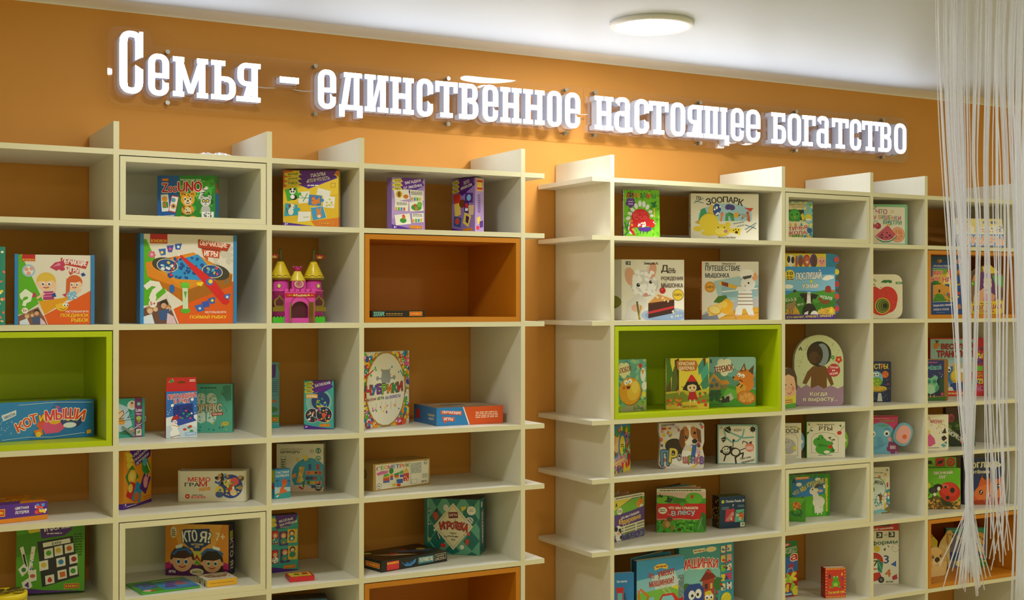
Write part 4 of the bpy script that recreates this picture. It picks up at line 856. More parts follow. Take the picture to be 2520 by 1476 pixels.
P d8a85a 50 46 60 48 52 82 42 80;S f0d060 49 50 55 78 8 3 2;R d88a5a 62 56 96 64;R 8a5a3a 62 68 96 74;R e0b060 62 77 96 84;E d8602a 68 60 3;E e8803a 76 60 3;E 444 84 60 3;E c8502a 92 60 4;E 345 66 71 4;E 2a4a8a 74 71 4;E c44 82 71 3;E 3aa 90 71 4;E 2a7a3a 68 80 4;E d8b23a 76 80 3;E e8803a 84 80 3;E c44 92 80 3;P f0d85a 56 24 64 23 68 32 60 36;P f0d060 40 30 47 29 48 34 42 36;R 2a5aa0 68 42 74 54;R b84a3a 85 42 91 54;P b83a2a 48 88 58 92 56 95 47 91;P 2a7a4a 56 78 59 78 59 90 56 90;P 2a5a9a 74 86 82 86 80 92 74 92;E 223444 89 90 8;T fff 83 85.5 95 90.5 0 ТОП;T fff 83.5 91.5 94.5 94 0 ПРОДАЖ;P e8a06a 32 64 42 60 42 68 34 72
@kapi|box|board_game_box|game box|small bright blue card game box with an orange capybara on the beach|2fa0d8|c8c020,2a88b8,2a7aa8|left=F 3aa0c8;R d8d020 0 4 100 45;E e33 50 60 30
F 2f9ade;P bfe0ee 0 60 100 64 100 100 0 100;P 2fa8a8 0 82 100 78 100 100 0 100;T eaf6fa 8 7 92 15 0 СЧАСТЛИВАЯ;T eaf6fa 8 18 92 27 0 КАПИБАРА;P f0702a 48 44 60 38 76 40 78 52 66 60 58 68 74 74 82 80 30 84 34 68 48 58;E e8602a 62 42 16 14;E 6a2a14 66 36 2.4;L 2a70b8 3 20 62 14 40;E 1f6ab0 16 38 14 5;L 2a70b8 3 90 60 92 44;E 1f6ab0 90 42 12 5;S e33,fc4,fff 4 74 30 92 8 4 2;E fff 16 92 5
@matr|box|board_game_box|game box|teal and purple matching game box with six nesting dolls pictured|2fa098|2fa098,1f6a68,3a1f50|
F 35a8a2;P 529 28 0 100 0 90 14 66 22 30 24;T fff 40 6 84 11 8 ВЕСЁЛЫЕ;T fff 42 12 96 17 8 МАТРЁШКИ;P ed4 14 4 28 4 32 10 18 12;P ed4 14 12 30 12 34 18 18 20;G eee 44 20 70 22 1
R b8204a 14 26 38 50;R 4a2880 40 29 68 54;R f0c030 66 26 97 50 -3;R b8204a 14 60 38 84;R 4a2880 44 60 74 84;R f0c030 68 56 98 80 -3
E e8502a 28 34 9;E f2cfa8 28 35 6;E 2f9a8a 28 44 10 9;S fff 20 40 36 48 8 1.6 1;E e8802a 54 36 9;E f2cfa8 54 37 6;E 2a9a80 54 46 11 10;J e55 fd4 54 48 4;E 7a2a3a 80 33 9;E f2cfa8 80 34 6;E 2a8a8a 80 42 10 9;J fff fd4 80 43 4
E e8502a 28 68 9;E f2cfa8 28 69 6;E fff 28 78 10 9;S 333 20 74 36 82 8 1.6 1;E e8802a 58 66 9;E f2cfa8 58 67 6;E 2a9a80 58 76 11 10;J e55 fd4 58 77 4;E 2a2a5a 82 62 9;E f2cfa8 82 63 6;E 2a8a7a 82 71 10 9;P 529 0 88 60 95 100 99 100 100 0 100;X 54 89 92 95
@zag|box|board_game_box|game box|lilac riddle card box with picture cards, standing upright on the upper shelf|a07ac8|a07ac8,8a64b4,8a70a8|
F ac8ad0;P c0a0dc 0 40 100 20 100 60 0 80;Z 1.35 ЗАГАДКИ|ОТ ЛИСЁНКА;G eee 44 22 72 24 1
P f6f2e2 6 24 50 22 54 40 10 46;E e8c03a 22 32 10 10;E 8a5a2a 22 32 5 8;E d87a2a 42 36 8 6;P f6f2e2 54 22 96 24 96 42 58 44;G 335 58 25 92 32 4;R e8a03a 58 37 64 43;R 4a9ac8 66 37 72 43;R 62b23a 74 37 80 43;R e0c03a 82 37 88 43;P f6f2e2 10 44 50 46 48 64 8 62;G 335 14 47 46 53 4;R e8a03a 10 57 16 62;R 62b23a 18 57 24 63;R 4a9ac8 26 57 32 63;R d55 34 57 40 63;P f6f2e2 52 46 92 42 96 62 54 64;E 4a9a3a 74 56 16 9;E 7ac04a 84 50 8;E d84a2a 70 52 4;E c08a3a 74 58 5
P f6f2e2 8 72 54 68 58 88 12 92;E 3a9a3a 34 82 10 7;E d8702a 36 76 5;P d83a2a 28 74 36 70 40 74;P f6f2e2 60 68 96 66 96 84 62 86;G 335 63 68 92 74 4;R e8a03a 62 79 68 85;R 62b23a 70 78 76 85;R 4a9ac8 78 78 84 84;R e0c03a 86 77 92 84
P 529 0 90 55 97 100 99 100 100 0 100;T fff 6 93 14 97 0 3+;X 54 91 92 97
@mish|box|board_game_box|game box|narrow lilac lotto box turned edge-on next to the riddle box|a07ac8|a07ac8,b898d8,8a70a8|right=F b698d4;X 20 2 86 24;G 529 30 30 60 64 10;P f0d05a 20 74 56 70 66 82 30 86;P 5a2d8a 50 80 90 78 90 90 54 92;E d33 30 92 18
F 9a7ac0;Z 1.2 ЛОТО|«МИШКИН ДОМ»;P d83a2a 6 30 34 26 40 44 12 48;P 5a2d8a 58 26 92 28 90 46 56 44;E 7ac0e8 74 36 9;P f2d060 10 46 36 44 40 66 14 70;E 7a4020 46 46 14 12;P 3a2a7a 54 42 74 42 74 64 54 64;R d33 58 46 70 54;R fff 58 55 70 60;P 2a5a9a 10 68 42 72 38 90 8 86;E d84a3a 24 78 10;P ecd45a 56 62 84 70 72 90 48 82;P 4a2a5a 62 68 76 72 70 84 60 80;P e8c8a0 72 50 96 50 94 68 74 68;P 529 0 90 55 97 100 99 100 100 0 100;X 50 92 88 97
@zoop|box|card_game_box|game box|flat black card game box lying in the empty orange compartment|22241f|22241f,22241f,2c2c26|
F 1d1f1e;T 7fd0c0 4 14 24 86 0 ЗООПАРК;G c8a04a 27 35 58 60 1;L c8a04a .5 27 74 58 74;R fc3 71 15 95 82;X 71 15 95 82
@chub|book|board_game_box|game box|white game package ringed by crowds of bright little cartoon creatures|e8e4d4|e8e4d4||
F ece6d2;S * 3 3 97 97 330 5.2 12;S c84,5b3,29d,e33,fd3 4 4 96 96 260 3 19;S fff 3 3 97 97 160 1.5 6;E b88a3a 50 50 41 50;E f0ead8 50 50 39 48;S * 20 20 80 32 12 1.6 5;S * 20 72 80 82 12 1.8 7;L c33 2 14 30 24 24;L 3a9 2 80 26 86 34
P 9aa0a2 42 27 40 22 44 24 56 24 60 22 58 27 60 36 58 42 42 42 40 36;L 9aa0a2 2 34 35 42 36;L 9aa0a2 2 58 36 66 35;E 9aa0a2 33 35 3;E 9aa0a2 67 35 3
U d33 333 10 44 20 56 4 Ч;U 2f7ac0 333 21 44 30 56 -3 У;U 8a3ab0 333 32 43 41 55 2 Б;U 7ab83a 333 42 43 51 56 0 Р;U e8862a 333 53 44 62 55 0 И;U 2fa06a 333 64 43 73 55 2 К;U c83a3a 333 74 42 84 54 4 И;T a04a3a 12 60 30 64 3 ВЕСЁЛАЯ;T 4a7a4a 33 59.5 46 63.5 3 ИГРА;T 6a6ac0 49 59 80 63 3 НА СКОРОСТЬ!;L ccc 1 30 68 30 76;L ccc 1 40 67 40 77;L ccc 1 50 67 50 77;L ccc 1 60 67 60 77;L ccc 1 70 66 70 76
@obuch|box|board_game_box|game box|blue and orange game box lying flat beside the crowded white package|d8501c|2a5f98,c8501c,8c7c6c|left=F 2f6fa8;R b8242a 10 25 28 75;T e0d04a 62 38 90 52 0 ПОЙМАЙ;T e0e0e0 66 60 88 72 0 РЫБКУ;top=F a48c74;P c8b8a0 10 20 60 10 90 60 40 80;E 6a7a80 40 50 20 12;L e8e4d8 1 10 10 90 14 84 86
F e2561c;P 2a86cc 0 0 40 0 49 100 0 100;L f4f0e8 1.6 39.5 0 48.5 100;P e0583a 6 16 38 24 37 46 6 36;T fff 8 21 36 38 -5 ОБУЧАЮЩИЕ;P e0583a 8 50 27 56 26 80 10 74;T fff 11 56 24 72 -4 ИГРЫ;P e0583a 10 74 15 76 13 90;G ffe0c8 58 28 92 66 4
@geom|box|board_game_box|game box|long kraft cardboard box with colourful geometric stacking toy label|b8924e|a8823e,a88240,b0894a|left=L 5a4420 4 30 30 50 45;E 5a4420 50 40 16;E a8823e 50 40 10;E 5a4420 50 40 6;P b8924e 0 70 60 96 0 100
F b9944f;P f0ead8 4 4 98 6 97 94 5 96
U c8507a fff 6 12 12 24 4 Г;T 5aa83a 13 10 18 23 0 Е;T e8862a 19 10 25 23 0 О;T c84a9a 26 10 32 24 0 М;T 3a8ad8 33 10 38 23 -4 Е;T 5a5ac0 39 10 45 24 0 Т;T d84a4a 46 10 51 24 0 Р;T e8862a 52 10 57 23 4 И;T 3a9a5a 58 10 63 23 4 К
P e070b0 5 36 14 28 26 30 25 38 8 44;P 5ab83a 18 42 26 40 28 48 18 50;R d84a3a 17 56 28 66;R 5a6ac0 17 66 28 74;R d8a03a 17 50 28 57;E 3a8a3a 31 32 4;R e8b03a 29 44 34 50;R c84a2a 29 50 34 58;R 4a6ac0 29 58 34 66;P 3a9a4a 36 44 46 40 44 50 36 52;R d84a3a 36 50 44 56;R d8a03a 38 56 44 62;P 5aae3a 46 38 52 34 52 46 46 48;R 4a5ac0 46 50 52 60;R 3a62b8 40 66 51 82;P f0b83a 52 44 57 26 62 42;R d8402a 52 46 62 76;S fff 53 48 61 74 8 .7 2;P e8e0c0 18 84 40 76 42 80;E e8c83a 36 86 4 2;E d8342a 44 88 3.6 2;G 8aa0a8 66 12 84 52 9;L 8aa0a8 .4 65 8 65 90;E 446 92 14 3;E f0ead8 92 14 2.4;L 446 .6 90 16 94 16;L aaa .4 66 74 76 74 76 90 66 90 66 74;G aaa 86 56 96 74 4;G 445 84 82 94 90 2;E 446 10 84 4;E f0ead8 10 84 3.4;T 446 8.4 80 11.6 87 0 6;P b5b09a 15 78 18 86 20 90
@igro|box|board_game_box|game box|large teal checkered games compendium box turned to show its spine|16706f|1a706c,147078,5a4a4a|right=F 17808a;P fff 36 24 60 22 66 80 40 82;T d8302a -12 47 114 57 90 ИГРОТЕКА;R fff 24 6 50 16;G bfe 60 20 66 90 12;R 245 20 86 46 94
F 62ab96;P 14706e 12 0 32 0 22 16;P 14706e 40 0 66 0 53 20;P 14706e 74 0 98 0 86 18;P 14706e 0 8 12 22 0 38;P 14706e 22 16 36 34 22 54 8 36;P 14706e 70 16 86 18 98 36 84 52 70 36;P 14706e 0 52 8 40 22 56 10 74 0 70;P 14706e 22 58 38 76 24 94 10 76;P 14706e 84 56 100 74 86 92 70 76;P 14706e 36 94 50 78 64 94 52 100;P 14706e 0 84 8 78 22 96 18 100 0 100;P 14706e 76 100 86 94 96 100;P 14706e 100 34 94 42 100 52
R 14706e 0 0 5 100;L eee .6 6 2 6 74
P e9dfc0 52 7 88 49 52 92 16 50;L 8a8a5a .6 52 12 84 49 52 87 20 50 52 12;P 7a1f3a 43 24 60 23 61 34 44 35;T e8d8b8 45 26.5 59 31 2 БИГРА
U c83a3a 5a1a1a 28 42 36 55 12 И;U c83a3a 5a1a1a 35 43 41 54 4 Г;U c83a3a 5a1a1a 41 41 47 55 -3 Р;U c83a3a 5a1a1a 48 43 54 54 3 О;U c83a3a 5a1a1a 54 41 60 53 0 Т;U c83a3a 5a1a1a 60 43 66 55 -6 Е;U c83a3a 5a1a1a 66 42 72 55 -10 К;U c83a3a 5a1a1a 72 44 79 58 -14 А
T 333 46 60 58 63 -4 набор;T 333 42 66 62 69 -4 обучающих;T 333 49 72 56 75 -4 игр;S c33,333 30 34 76 70 12 1 3
P c84a3a 14 28 22 22 26 34 20 40;P 234 18 22 24 16 24 26;E ddd 39 16 5 6;P e8d05a 66 14 76 12 74 18 68 22;E f0ece0 85 20 8 8;L 4a6a4a .7 81 19 89 18;L 4a6a4a .7 81 22 89 21;E ddd 82 38 7 6;L 222 1.2 78 36 84 42;L 222 1.2 82 34 88 40;L 222 1.4 22 62 26 74;L eee 1.4 24 62 28 72;E d83a3a 34 84 5 4;P d8402a 76 70 82 74 78 84 74 78;E f0ece0 68 86 4;P eee 16 56 26 50 18 60;E d84a3a 80 62 3
T e0e05a 7 70 12 76 0 5+;T e8f0e8 7 20 12 24 0 2+;T e8f0e8 7 44 12 48 0 1+
@polu|box|board_game_box|game box|flat black game box with a blue crescent shape, lying below the teal checkered box|191817|191817,191817,2a1c14|left=R 1c1b1a 0 0 100 100;L c8c8a0 1 4 26 36 26 36 74 4 74 4 26;G c8c8a0 8 36 32 64 2;R fc3 46 28 94 72;X 46 28 94 72;top=F 221a16;P 3a5a8a 40 30 70 50 96 66 80 76 50 56;P c8b48a 12 40 40 60 60 90 30 70;E a8382a 60 36 7 4;E a8c04a 14 20 5;E c8b43a 82 50 6;E c33 36 56 8 4;P 4a6a70 26 10 60 24 56 30
F 1b1a19;R d33 8 16 26 92;T fd3 9 24 25 40 0 BONDIBON;P 3f86d0 29 34 34 60 44 62 48 40 52 24 51 58 44 86 36 82;P 3f86d0 36 44 38 58 42 56;P 3f86d0 42 42 44 56 46 54;R 3f8a9a 55 22 79 82;T f0ead0 57 30 78 74 0 ПОЛУМЕСЯЦ;L d8d0b0 .5 81 22 98 18 98 70 81 74 81 22;T d8d0b0 83 30 96 44 3 ЛОГИКА;T d8d0b0 83 52 96 66 3 ИГРА
@dino|book|picture_book|book|lime green dinosaur board book with checkered purple spine|e8e4da|e4dfd4||r=.006;spine=F efe9d8;S 4a2a80 0 0 100 22 30 22 1;S 4a2a80 0 78 100 100 30 22 2;T 3a3a30 -210 46 310 54 90 ДИНОЗАВРЫ
F 7ac828;S 5aae1c 0 0 100 100 40 4 2;S a0dc48 0 0 100 100 30 3 5
U d8342a 333 8 6 17 16 0 Д;T 3a3a30 18 6 26 16 0 И;T e84a3a 27 6 35 16 0 Н;T f0902a 36 7 44 16 0 О;T 3a3a30 45 7 52 16 0 З;T 1f9a5a 53 7 62 17 0 А;T d8342a 63 8 70 17 0 В;T e86a3a 71 8 78 18 0 Р;T 2a9a4a 79 8 89 18 0 Ы;L 222 1.4 12 8 18 3 22 8
E 6a3aa0 19 27 10;J 6a3aa0 6a3aa0 19 27 14;T fff 13 23 25 26 0 ЩУПАЙ;T fff 13 28 25 31 0 ИГРАЙ
E e8eef0 12 60 7 5 30;E e8eef0 15 70 7 5;E e8eef0 17 50 7 5 -20;E e8eef0 24 42 7 5 -40;E e8eef0 34 34 5 8 15;E e8eef0 45 29 5 9;E e8eef0 56 30 5 9;E e8eef0 66 36 5 8 -20;E e8eef0 74 46 6 5;E e8eef0 78 54 5 4;E e8eef0 14 80 6 5;E e8eef0 20 90 6 4
E d8222a 46 57 25 22;P d8222a 20 60 70 58 74 76 22 80;P d8222a 66 58 84 64 88 70 84 78 72 80;P d8222a 20 62 14 84 26 96 32 96 24 84 28 66;S e85a5a 26 46 66 62 60 1.6 3;E f08a3a 20 66 5;E f0a03a 22 74 4;E f08a3a 26 84 4;S fff,fd4,fff 40 68 62 78 16 2.6 6;P 5a2f9a 38 80 74 78 76 84 66 88 42 86;L 4a2880 2 46 86 45 92;L 4a2880 2 54 86 54 92;L 4a2880 2 64 86 64 92;E fff 83 68 2;E fff 86 71 1.6;L b8e06a 2 22 82 34 90
P 1f7a3a 84 26 92 22 88 32 96 34 86 36 88 44 82 36 74 40 80 32 74 26;R e0d040 83 38 87 58;L 1f7a3a 3 2 70 8 84;L 1f7a3a 3 12 68 8 86;L 1f7a3a 3 2 96 10 88;L 2a7a3a 1 90 60 94 70
@zoob|book|picture_book|book|wide cream zoo picture book with yellow bear and arched window on its cover|e8e2cc|dcd6c0||spine=F e4dcc2;S 667 30 30 70 70 16 14 2
F efe9d6;P a8d0e0 10 58 11 42 22 29 38 22 56 20 74 23 88 32 90 44 90 58;P 3f9a6a 11 58 14 34 20 30 28 58;P c8d8a0 30 58 31 25 37 24 41 58;E e8c040 30 44 5 14;E 2a4aa0 38 34 6 9;S 7ac8e0,fff,2a4aa0 33 24 43 46 14 1.4 2;E 4a3a8a 55 28 5 4 20;E 4a3a8a 60 29 5 4 -20;E 333 56 42 1.6;E e8a0a0 46 44 3;P 4aa05a 50 58 51 42 58 40 63 44 64 58 59 58 58 48 55 48 55 58;E e8b03a 67 45 4;P b0a898 74 58 76 44 84 42 88 50 86 58 82 56 82 50 79 50;L d8602a 3 86 58 84 38;P d8402a 78 30 92 30 88 38 84 34;L e8862a 2.4 44 58 46 40;S 333 50 40 90 56 12 1 4
P c8a84a 5 62 10 57 18 57 20 44 26 40 36 46 40 62 24 72
E f2d53a 26 62 14 13;E f2d53a 10 75 7 4;E f2d53a 26 84 11 4;E f2d53a 44 78 14 9;E f2d53a 38 66 4;E f2d53a 54 66 4;E f8e46a 44 80 9 5;E 333 40 72 1;E 333 49 72 1;E c88a9a 51 80 3 2.4;P f2d53a 54 76 68 72 74 74 72 88 58 82;E 333 67 82 2.4 2;E 333 63 78 1;E 333 66 76 1;E 333 70 77 1
L 5a8a9a 1 62 64 78 60;L 5a8a9a 1 68 70 78 66;L 5a8a9a 1.2 80 76 96 62;L 5a8a9a 1.2 80 66 96 74;L 333 .8 82 82 94 68;L 5a8a9a 1 4 20 18 10;L 5a8a9a 1 6 16 18 20
T 33302a 22 10 29 24 10 З;T 33302a 30 8 37 21 6 О;T 33302a 38 7 46 19 3 О;T 33302a 47 6 54 18 0 П;T 33302a 55 7 62 19 -4 А;T 33302a 63 8 69 21 -8 Р;T 33302a 70 11 77 25 -12 К;T 665 40 91 66 95 0 Матье Ван Флит;T 333 8 6 14 14 0 П3
@den|book|picture_book|book|square cream birthday book with a white mouse holding chocolate cake|ece6d4|e6dfcc||open=F ece6d6;E 883 60 70 40 10;P 3a3a3a 10 70 60 64 70 80 20 90;E c33 40 72 20 12;G 777 10 10 60 40 5
F f2ecdc;E b8c4d0 36 40 22 20;E e2e0dc 36 38 21 20;P e8dcd8 2 18 8 12 16 20 22 38 14 46 6 36;E e8b090 13 28 8 14 12;P e8d8d0 40 30 40 12 50 4 56 16 52 30;E e8a88c 49 18 6 13 -10;S fff 18 20 54 58 60 3.4 3;E 222 26 42 3;E 222 46 37 2.6;E fff 27 41 .8;E fff 47 36 .8;E e09a8a 38 58 3.6 3;L d8d0c8 .4 30 56 14 60;L d8d0c8 .4 46 54 60 50
P e6e2da 8 70 26 56 40 66 34 98 4 98 6 84;E b0c0d8 70 92 40 12;E 8fa8cc 70 92 34 9;E e8b8a0 24 80 9 6;L 5a6a3a 3 24 70 28 98;L c8a03a 2 30 76 27 98
P 5a2a20 42 72 58 58 84 66 84 72 42 80;P e0a050 42 72 58 57 84 66;P 4a2620 42 76 84 66 84 76 42 86;P c8303a 42 86 84 76 84 80 42 90;P 3c2420 42 90 84 80 84 88 42 97;E c8202a 65 51 5;E e86a6a 64 49.5 1.4;L 555 .5 66 46 72 34;S f0e0c0 50 60 78 70 10 1.8 4
T 4a3a30 63 9 74 22 0 Д;T 4a3a30 75 14 86 22 0 ЕНЬ;T 5a4038 63 28 98 35 0 РОЖДЕНИЯ;T 5a4038 63 39 98 46 0 МЫШОНКА;E 7a6a1a 90 58 9;E ecc83a 90 58 8.2;T 5a4a1a 84 56 96 60 0 КНИГА;T 222 6 3 14 9 0 82;T 222 35 4 58 9 0 Земцова А.;S f0e0c0 80 84 96 96 8 1.4 5
@put|book|picture_book|book|square mouse travel book with orange spine, sailor mouse and telescope|e8e2d2|e0652a||spine=F d8602a;T ffe0c0 -250 50 350 60 90 МЫШОНКА
F e9e3d4;P a8c8cc 20 34 60 26 100 24 100 70 30 66;P 8fb8c4 34 44 100 40 100 60 36 62;L f0f0ea 2 36 52 98 46;P b8bcc4 0 90 40 70 100 64 100 84;P e0a83a 26 100 60 82 100 78 100 100;L b87a1f 1 40 94 100 88;L b87a1f 1 56 84 60 100;P 8a90a0 0 92 24 84 30 100 0 100
T 33384a 6 7 67 16 0 ПУТЕШЕСТВИЕ;T 33384a 6 20 48 28 0 МЫШОНКА;T 222 6 2 12 6 0 85;T 222 35 2 60 6 0 Земцова А.А.;E e09a2a 14 44 9.4;E b8701a 14 44 8;E e8a83a 14 44 7.4;T 7a4a10 8 42 20 46 0 КНИГА
E f3b52a 42 77 13;E f8cf5a 39 74 6;P 4a7a2a 20 70 28 60 40 58 44 62 32 72;L 5a4a1a 1 44 64 42 58;P f5d070 9 80 34 70 34 82 24 92 12 94;E e8a82a 22 84 12 8 -16;E f8dc80 22 83 10 6.4 -16;L f5efc0 .6 13 88 32 78;L f5efc0 .6 20 78 24 90
E eceae6 81 38 13 12;E f0a878 93 26 5 7;E e8e4de 72 20 6 5;E f6f3ee 79 18 11 5;P f6f3ee 66 20 92 18 90 26 68 28;P 4a4a4a 71 26 88 23 86 28 74 31;E 222 82 37 1.8;E d88a80 76 42 1.4;P 8a3a2a 32 34 46 37 46 44 34 41;P e8b02a 46 38 68 44 68 50 46 44;P f0c03a 30 34 34 34 35 41 31 40;P ecebe6 64 50 88 50 90 80 62 82;L 8a6a4a 1.4 64 56 88 56;L 8a6a4a 1.4 63 62 89 62;L 8a6a4a 1.4 63 68 89 68;L 8a6a4a 1.4 63 74 89 74;E e8e6e2 66 47 6 4;P ecebe6 60 78 72 80 70 92 58 92;P ecebe6 76 80 88 78 92 92 82 92;L e0b0a0 1.2 90 76 98 60 94 48;E e0b0a0 62 93 5 1.6;E e0b0a0 88 93 5 1.6
@kolo|book|picture_book|book|small teal board book with a smiling round yellow bun, left in the lime compartment|e4dec8|5aa08a||r=.006
F 6ab0a0;S 4a98a8,8ac8b0,a8d0a0 0 0 100 80 80 5 2;P 8ab04a 0 100 0 86 40 90 100 78 100 100;P a8a088 20 100 50 84 90 88 100 100;S 5a8a3a 0 76 100 100 30 3 4
J f3ecc0 f3ecc0 34 20 18;E f3ecc0 34 20 18 14;T 8a2a1a 10 15 56 25 10 КОЛОБОК;E eef0f0 90 30 8 16;P d8242a 76 10 84 8 88 14 80 18;P e8a03a 84 20 94 22 88 30;E eef0f0 94 52 8 10
E 8a5a14 53 62 32;E e8a020 52 61 31.4;E f2c040 62 60 18 24 -20;E f8d860 66 54 10 14;E fff 40 44 6;E fff 52 42 6;E 222 41 45 1.4;E 222 51 43 1.4;P 7a1a1a 40 52 54 50 50 57 44 57;E d8603a 34 54 4;E f5d040 12 88 10 6;E f0d848 92 68 6 8;S 5aa03a 70 88 98 98 8 2 5;G 333 72 93 90 96 1
@kras|book|picture_book|book|yellow forest picture book with a girl in a red hood|d8d0a0|8a8a2a||spine=F 8a9030;G dd8 30 20 60 80 8
F f2dc4a;P 5a4a2a 2 0 10 0 12 66 0 66;P 4a3a24 20 4 30 0 30 70 22 70;P 5a4a2a 86 0 92 0 94 70 86 72;P 4a7a2a 0 0 8 0 16 30 2 60;P 5a6a24 14 30 22 10 28 46 20 70 12 64;P 3f9a8a 74 16 86 0 88 20 76 34;P 4ab09a 80 30 96 6 100 30 84 46;P 3f8a6a 80 50 98 30 100 56 86 66;P c8b83a 0 66 100 60 100 100 0 100;P 7a8a2a 0 70 40 66 60 80 100 70 100 88 0 92;P d8b43a 8 100 40 86 70 84 94 100
P c8752a 24 6 40 4 70 5 74 14 70 24 46 26 26 22;T fff4d0 30 7 66 14 0 КРАСНАЯ;T fff4d0 30 16 66 23 0 ШАПОЧКА
E 2a221c 60 54 15 15;P 2a221c 44 52 76 52 82 62 74 64 50 64 38 62;P d8242a 50 44 56 34 60 32 66 38 70 44 60 42;P d8242a 50 42 70 42 71 46 49 46;E f2d0a8 60 58 11 10;P 2a221c 48 54 54 46 66 46 72 54 62 51;E 222 56 58 1.6 2.4;E 222 65 58 1.6 2.4;L b04a3a .8 58 63 61 64 64 63;P b8202a 54 66 68 66 74 82 50 82;L f2d0a8 3 56 82 56 87;L f2d0a8 3 66 82 66 87;L 2a221c 1.4 44 58 36 56;L 2a221c 1.4 76 56 80 52
S d83a2a,e8862a,4a7a2a 2 70 40 92 16 3 3;S d83a2a,4a7a2a 76 68 98 90 10 3 5;E c83a2a 30 92 4;R eee 29 93 31 97;E c83a2a 92 92 4;P d8a05a 26 62 34 64 30 74;T 6a4a1a 38 93 72 97 0 ШАРЛЬ ПЕРРО
@ter|book|picture_book|book|blue and green fairy-tale board book with a fox cuddling a bun|e4dec8|4a8a9a||r=.008;rc=1100
F 7ab4b4;P 9cc8c0 40 0 100 0 100 30 60 26;P 5a9a8a 0 30 30 34 60 44 100 40 100 62 0 60;P 4a9a3a 0 60 40 56 100 66 100 100 0 100;P 6ab84a 40 62 70 70 60 84 30 80;P c8c8b8 24 86 48 72 54 84 40 92;E 2a6a4a 14 76 14 10;S 2a5a3a 4 68 26 90 30 3 4;S 333 28 74 44 90 10 3.6 3
J f0eccc f0eccc 34 20 18;E f0eccc 34 22 20 10;T 8a2a1a 13 17 53 30 10 ТЕРЕМОК;P a88a5a 2 52 12 36 26 50 26 66 4 66;P e0a04a 0 50 12 32 28 48 24 50 12 40 4 54;P d8923a 22 48 40 46 46 54 28 56;R 98784a 28 56 40 64;E 4a6a7a 8 58 4;E 4a6a7a 18 56 4;E 4a8ac0 12 46 4 3
E e8862a 80 54 16;E e8862a 78 38 18 14 -8;P e8862a 52 42 66 30 70 46 56 48;P 5a4a3a 66 30 76 12 80 28;P 5a4a3a 84 28 96 16 94 36;P e8a070 70 27 75 17 77 27;E fff 65 36 4;E fff 73 38 4;E 222 64 37 1.2;E 222 72 39 1.2;L 7a1a1a 2 66 46 70 48 72 50;E 222 53 41 2;P e8a83a 58 60 70 50 80 60 76 78 60 74;E c8701f 80 82 20 14 -10;E d8883a 80 80 17 11 -10;S e8a85a 66 74 94 90 40 2.4 6;L 222 2 60 58 66 54;L 222 2 72 56 68 62;T 222 4 4 8 12 0 А;G 4a7a3a 4 93 30 97 1
@ves|book|picture_book|book|busy multicoloured cartoon stories book half hidden behind the end upright|d8c8a0|5a8a3a||
F 3f8ac8;P 3f9a3a 20 10 100 4 100 60 40 60;P 8a5a2a 0 20 20 16 34 40 26 62 0 66;S * 40 8 100 60 60 6 4;E e8c08a 26 40 14 16;E d8a060 14 30 10;E 3f7ac8 56 44 20 26;E f0d83a 56 44 14 20;G 333 48 40 64 48 2;S f5e0c0,d33,3a4 60 40 98 70 26 5 6;P f0d83a 0 78 60 70 100 80 100 100 0 100;U d8242a fff 0 64 78 74 6 ВЕСЁЛЫЕ;U d8242a fff 10 77 80 85 6 ИСТОРИИ;S e33,5b3,fa0,83a 10 86 96 98 18 6 7;P b82a3a 84 66 98 62 96 88 86 92
@shen|cut|picture_book|book|die-cut puppy book with coloured polka dots and a beagle|e2dcd0|c8b8b8||poly=1,1,97,0,100,4,100,42,96,55,100,72,99,97,95,100,80,100,12,100,4,97,0,90,4,40,0,18;spine=F d8c8b8
F dcd6d2;S d86a5a,e8c84a,7a8ab8,b86a7a,c8b0c8,e8a0a0 2 2 96 99 70 4.6 4
E 2a2420 34 50 20 16;E f0ece6 58 78 30 18;E f0ece6 36 78 14 12;P 3a2a22 16 44 40 34 56 46 48 76 24 62;E b87a4a 66 26 20 18;P f3efea 62 4 70 4 72 28 84 40 62 50 56 36;E b8743a 58 24 9 16;E b8743a 78 22 8 14 10;P 7a4a2a 48 16 56 14 58 50 50 56 44 40;P 7a4a2a 82 10 92 16 94 44 86 40;E 2a1a14 61 31 3.6;E 2a1a14 79 22 3.2;E fff 62 30 1;E 2a2222 79 40 6 5;L 3a2a22 1.4 72 48 80 50 88 44;P 3a62a8 74 50 84 46 80 74 70 76;E 7a3a4a 88 50 4;E f0ece6 88 82 8 8
U 5a9ac8 333 6 60 22 92 0 П;U e8d05a 333 24 56 40 86 -4 Р;U aaa 333 41 68 50 82 0 О;U d86a6a 333 54 74 66 90 2 Щ;U 7aa83a 333 66 72 72 86 0 Е;U 5a7ac8 333 72 74 79 88 0 Н;U c86aa8 333 79 74 86 88 -4 К;U d8843a 333 85 76 91 88 0 О;U 8a5ab8 333 91 74 98 89 0 В;R b83a4a 6 10 16 15;T 222 6 2 34 7 6 Щенки;T 222 5 46 9 52 0 М
@mart|book|picture_book|book|white board book with a black line-drawn monkey and rounded teal edge|a8c8c0|2a2a2a||r=.01;rc=1100
F 8ab8b4;P efe9da 3 4 92 4 95 8 95 98 3 98;L 7ab8b8 4 16 12 20 32 34 44 50 42 62 30 66 12;L 7ab8b8 4 22 16 44 26 64 34 90 32;P 222 16 8 30 4 34 12 30 22 24 20 18 16;L efe9da 1 18 8 30 18;P 222 8 36 18 30 22 38 14 46;L efe9da 1 8 38 20 38;E 222 50 14 10 3;E efe9da 50 14 8 2;G 222 44 13 56 15 1;E 222 88 12 6.6;L 222 1 88 2 88 22;L 222 1 78 12 97 12;L 222 1 81 5 95 19;L 222 1 81 19 95 5
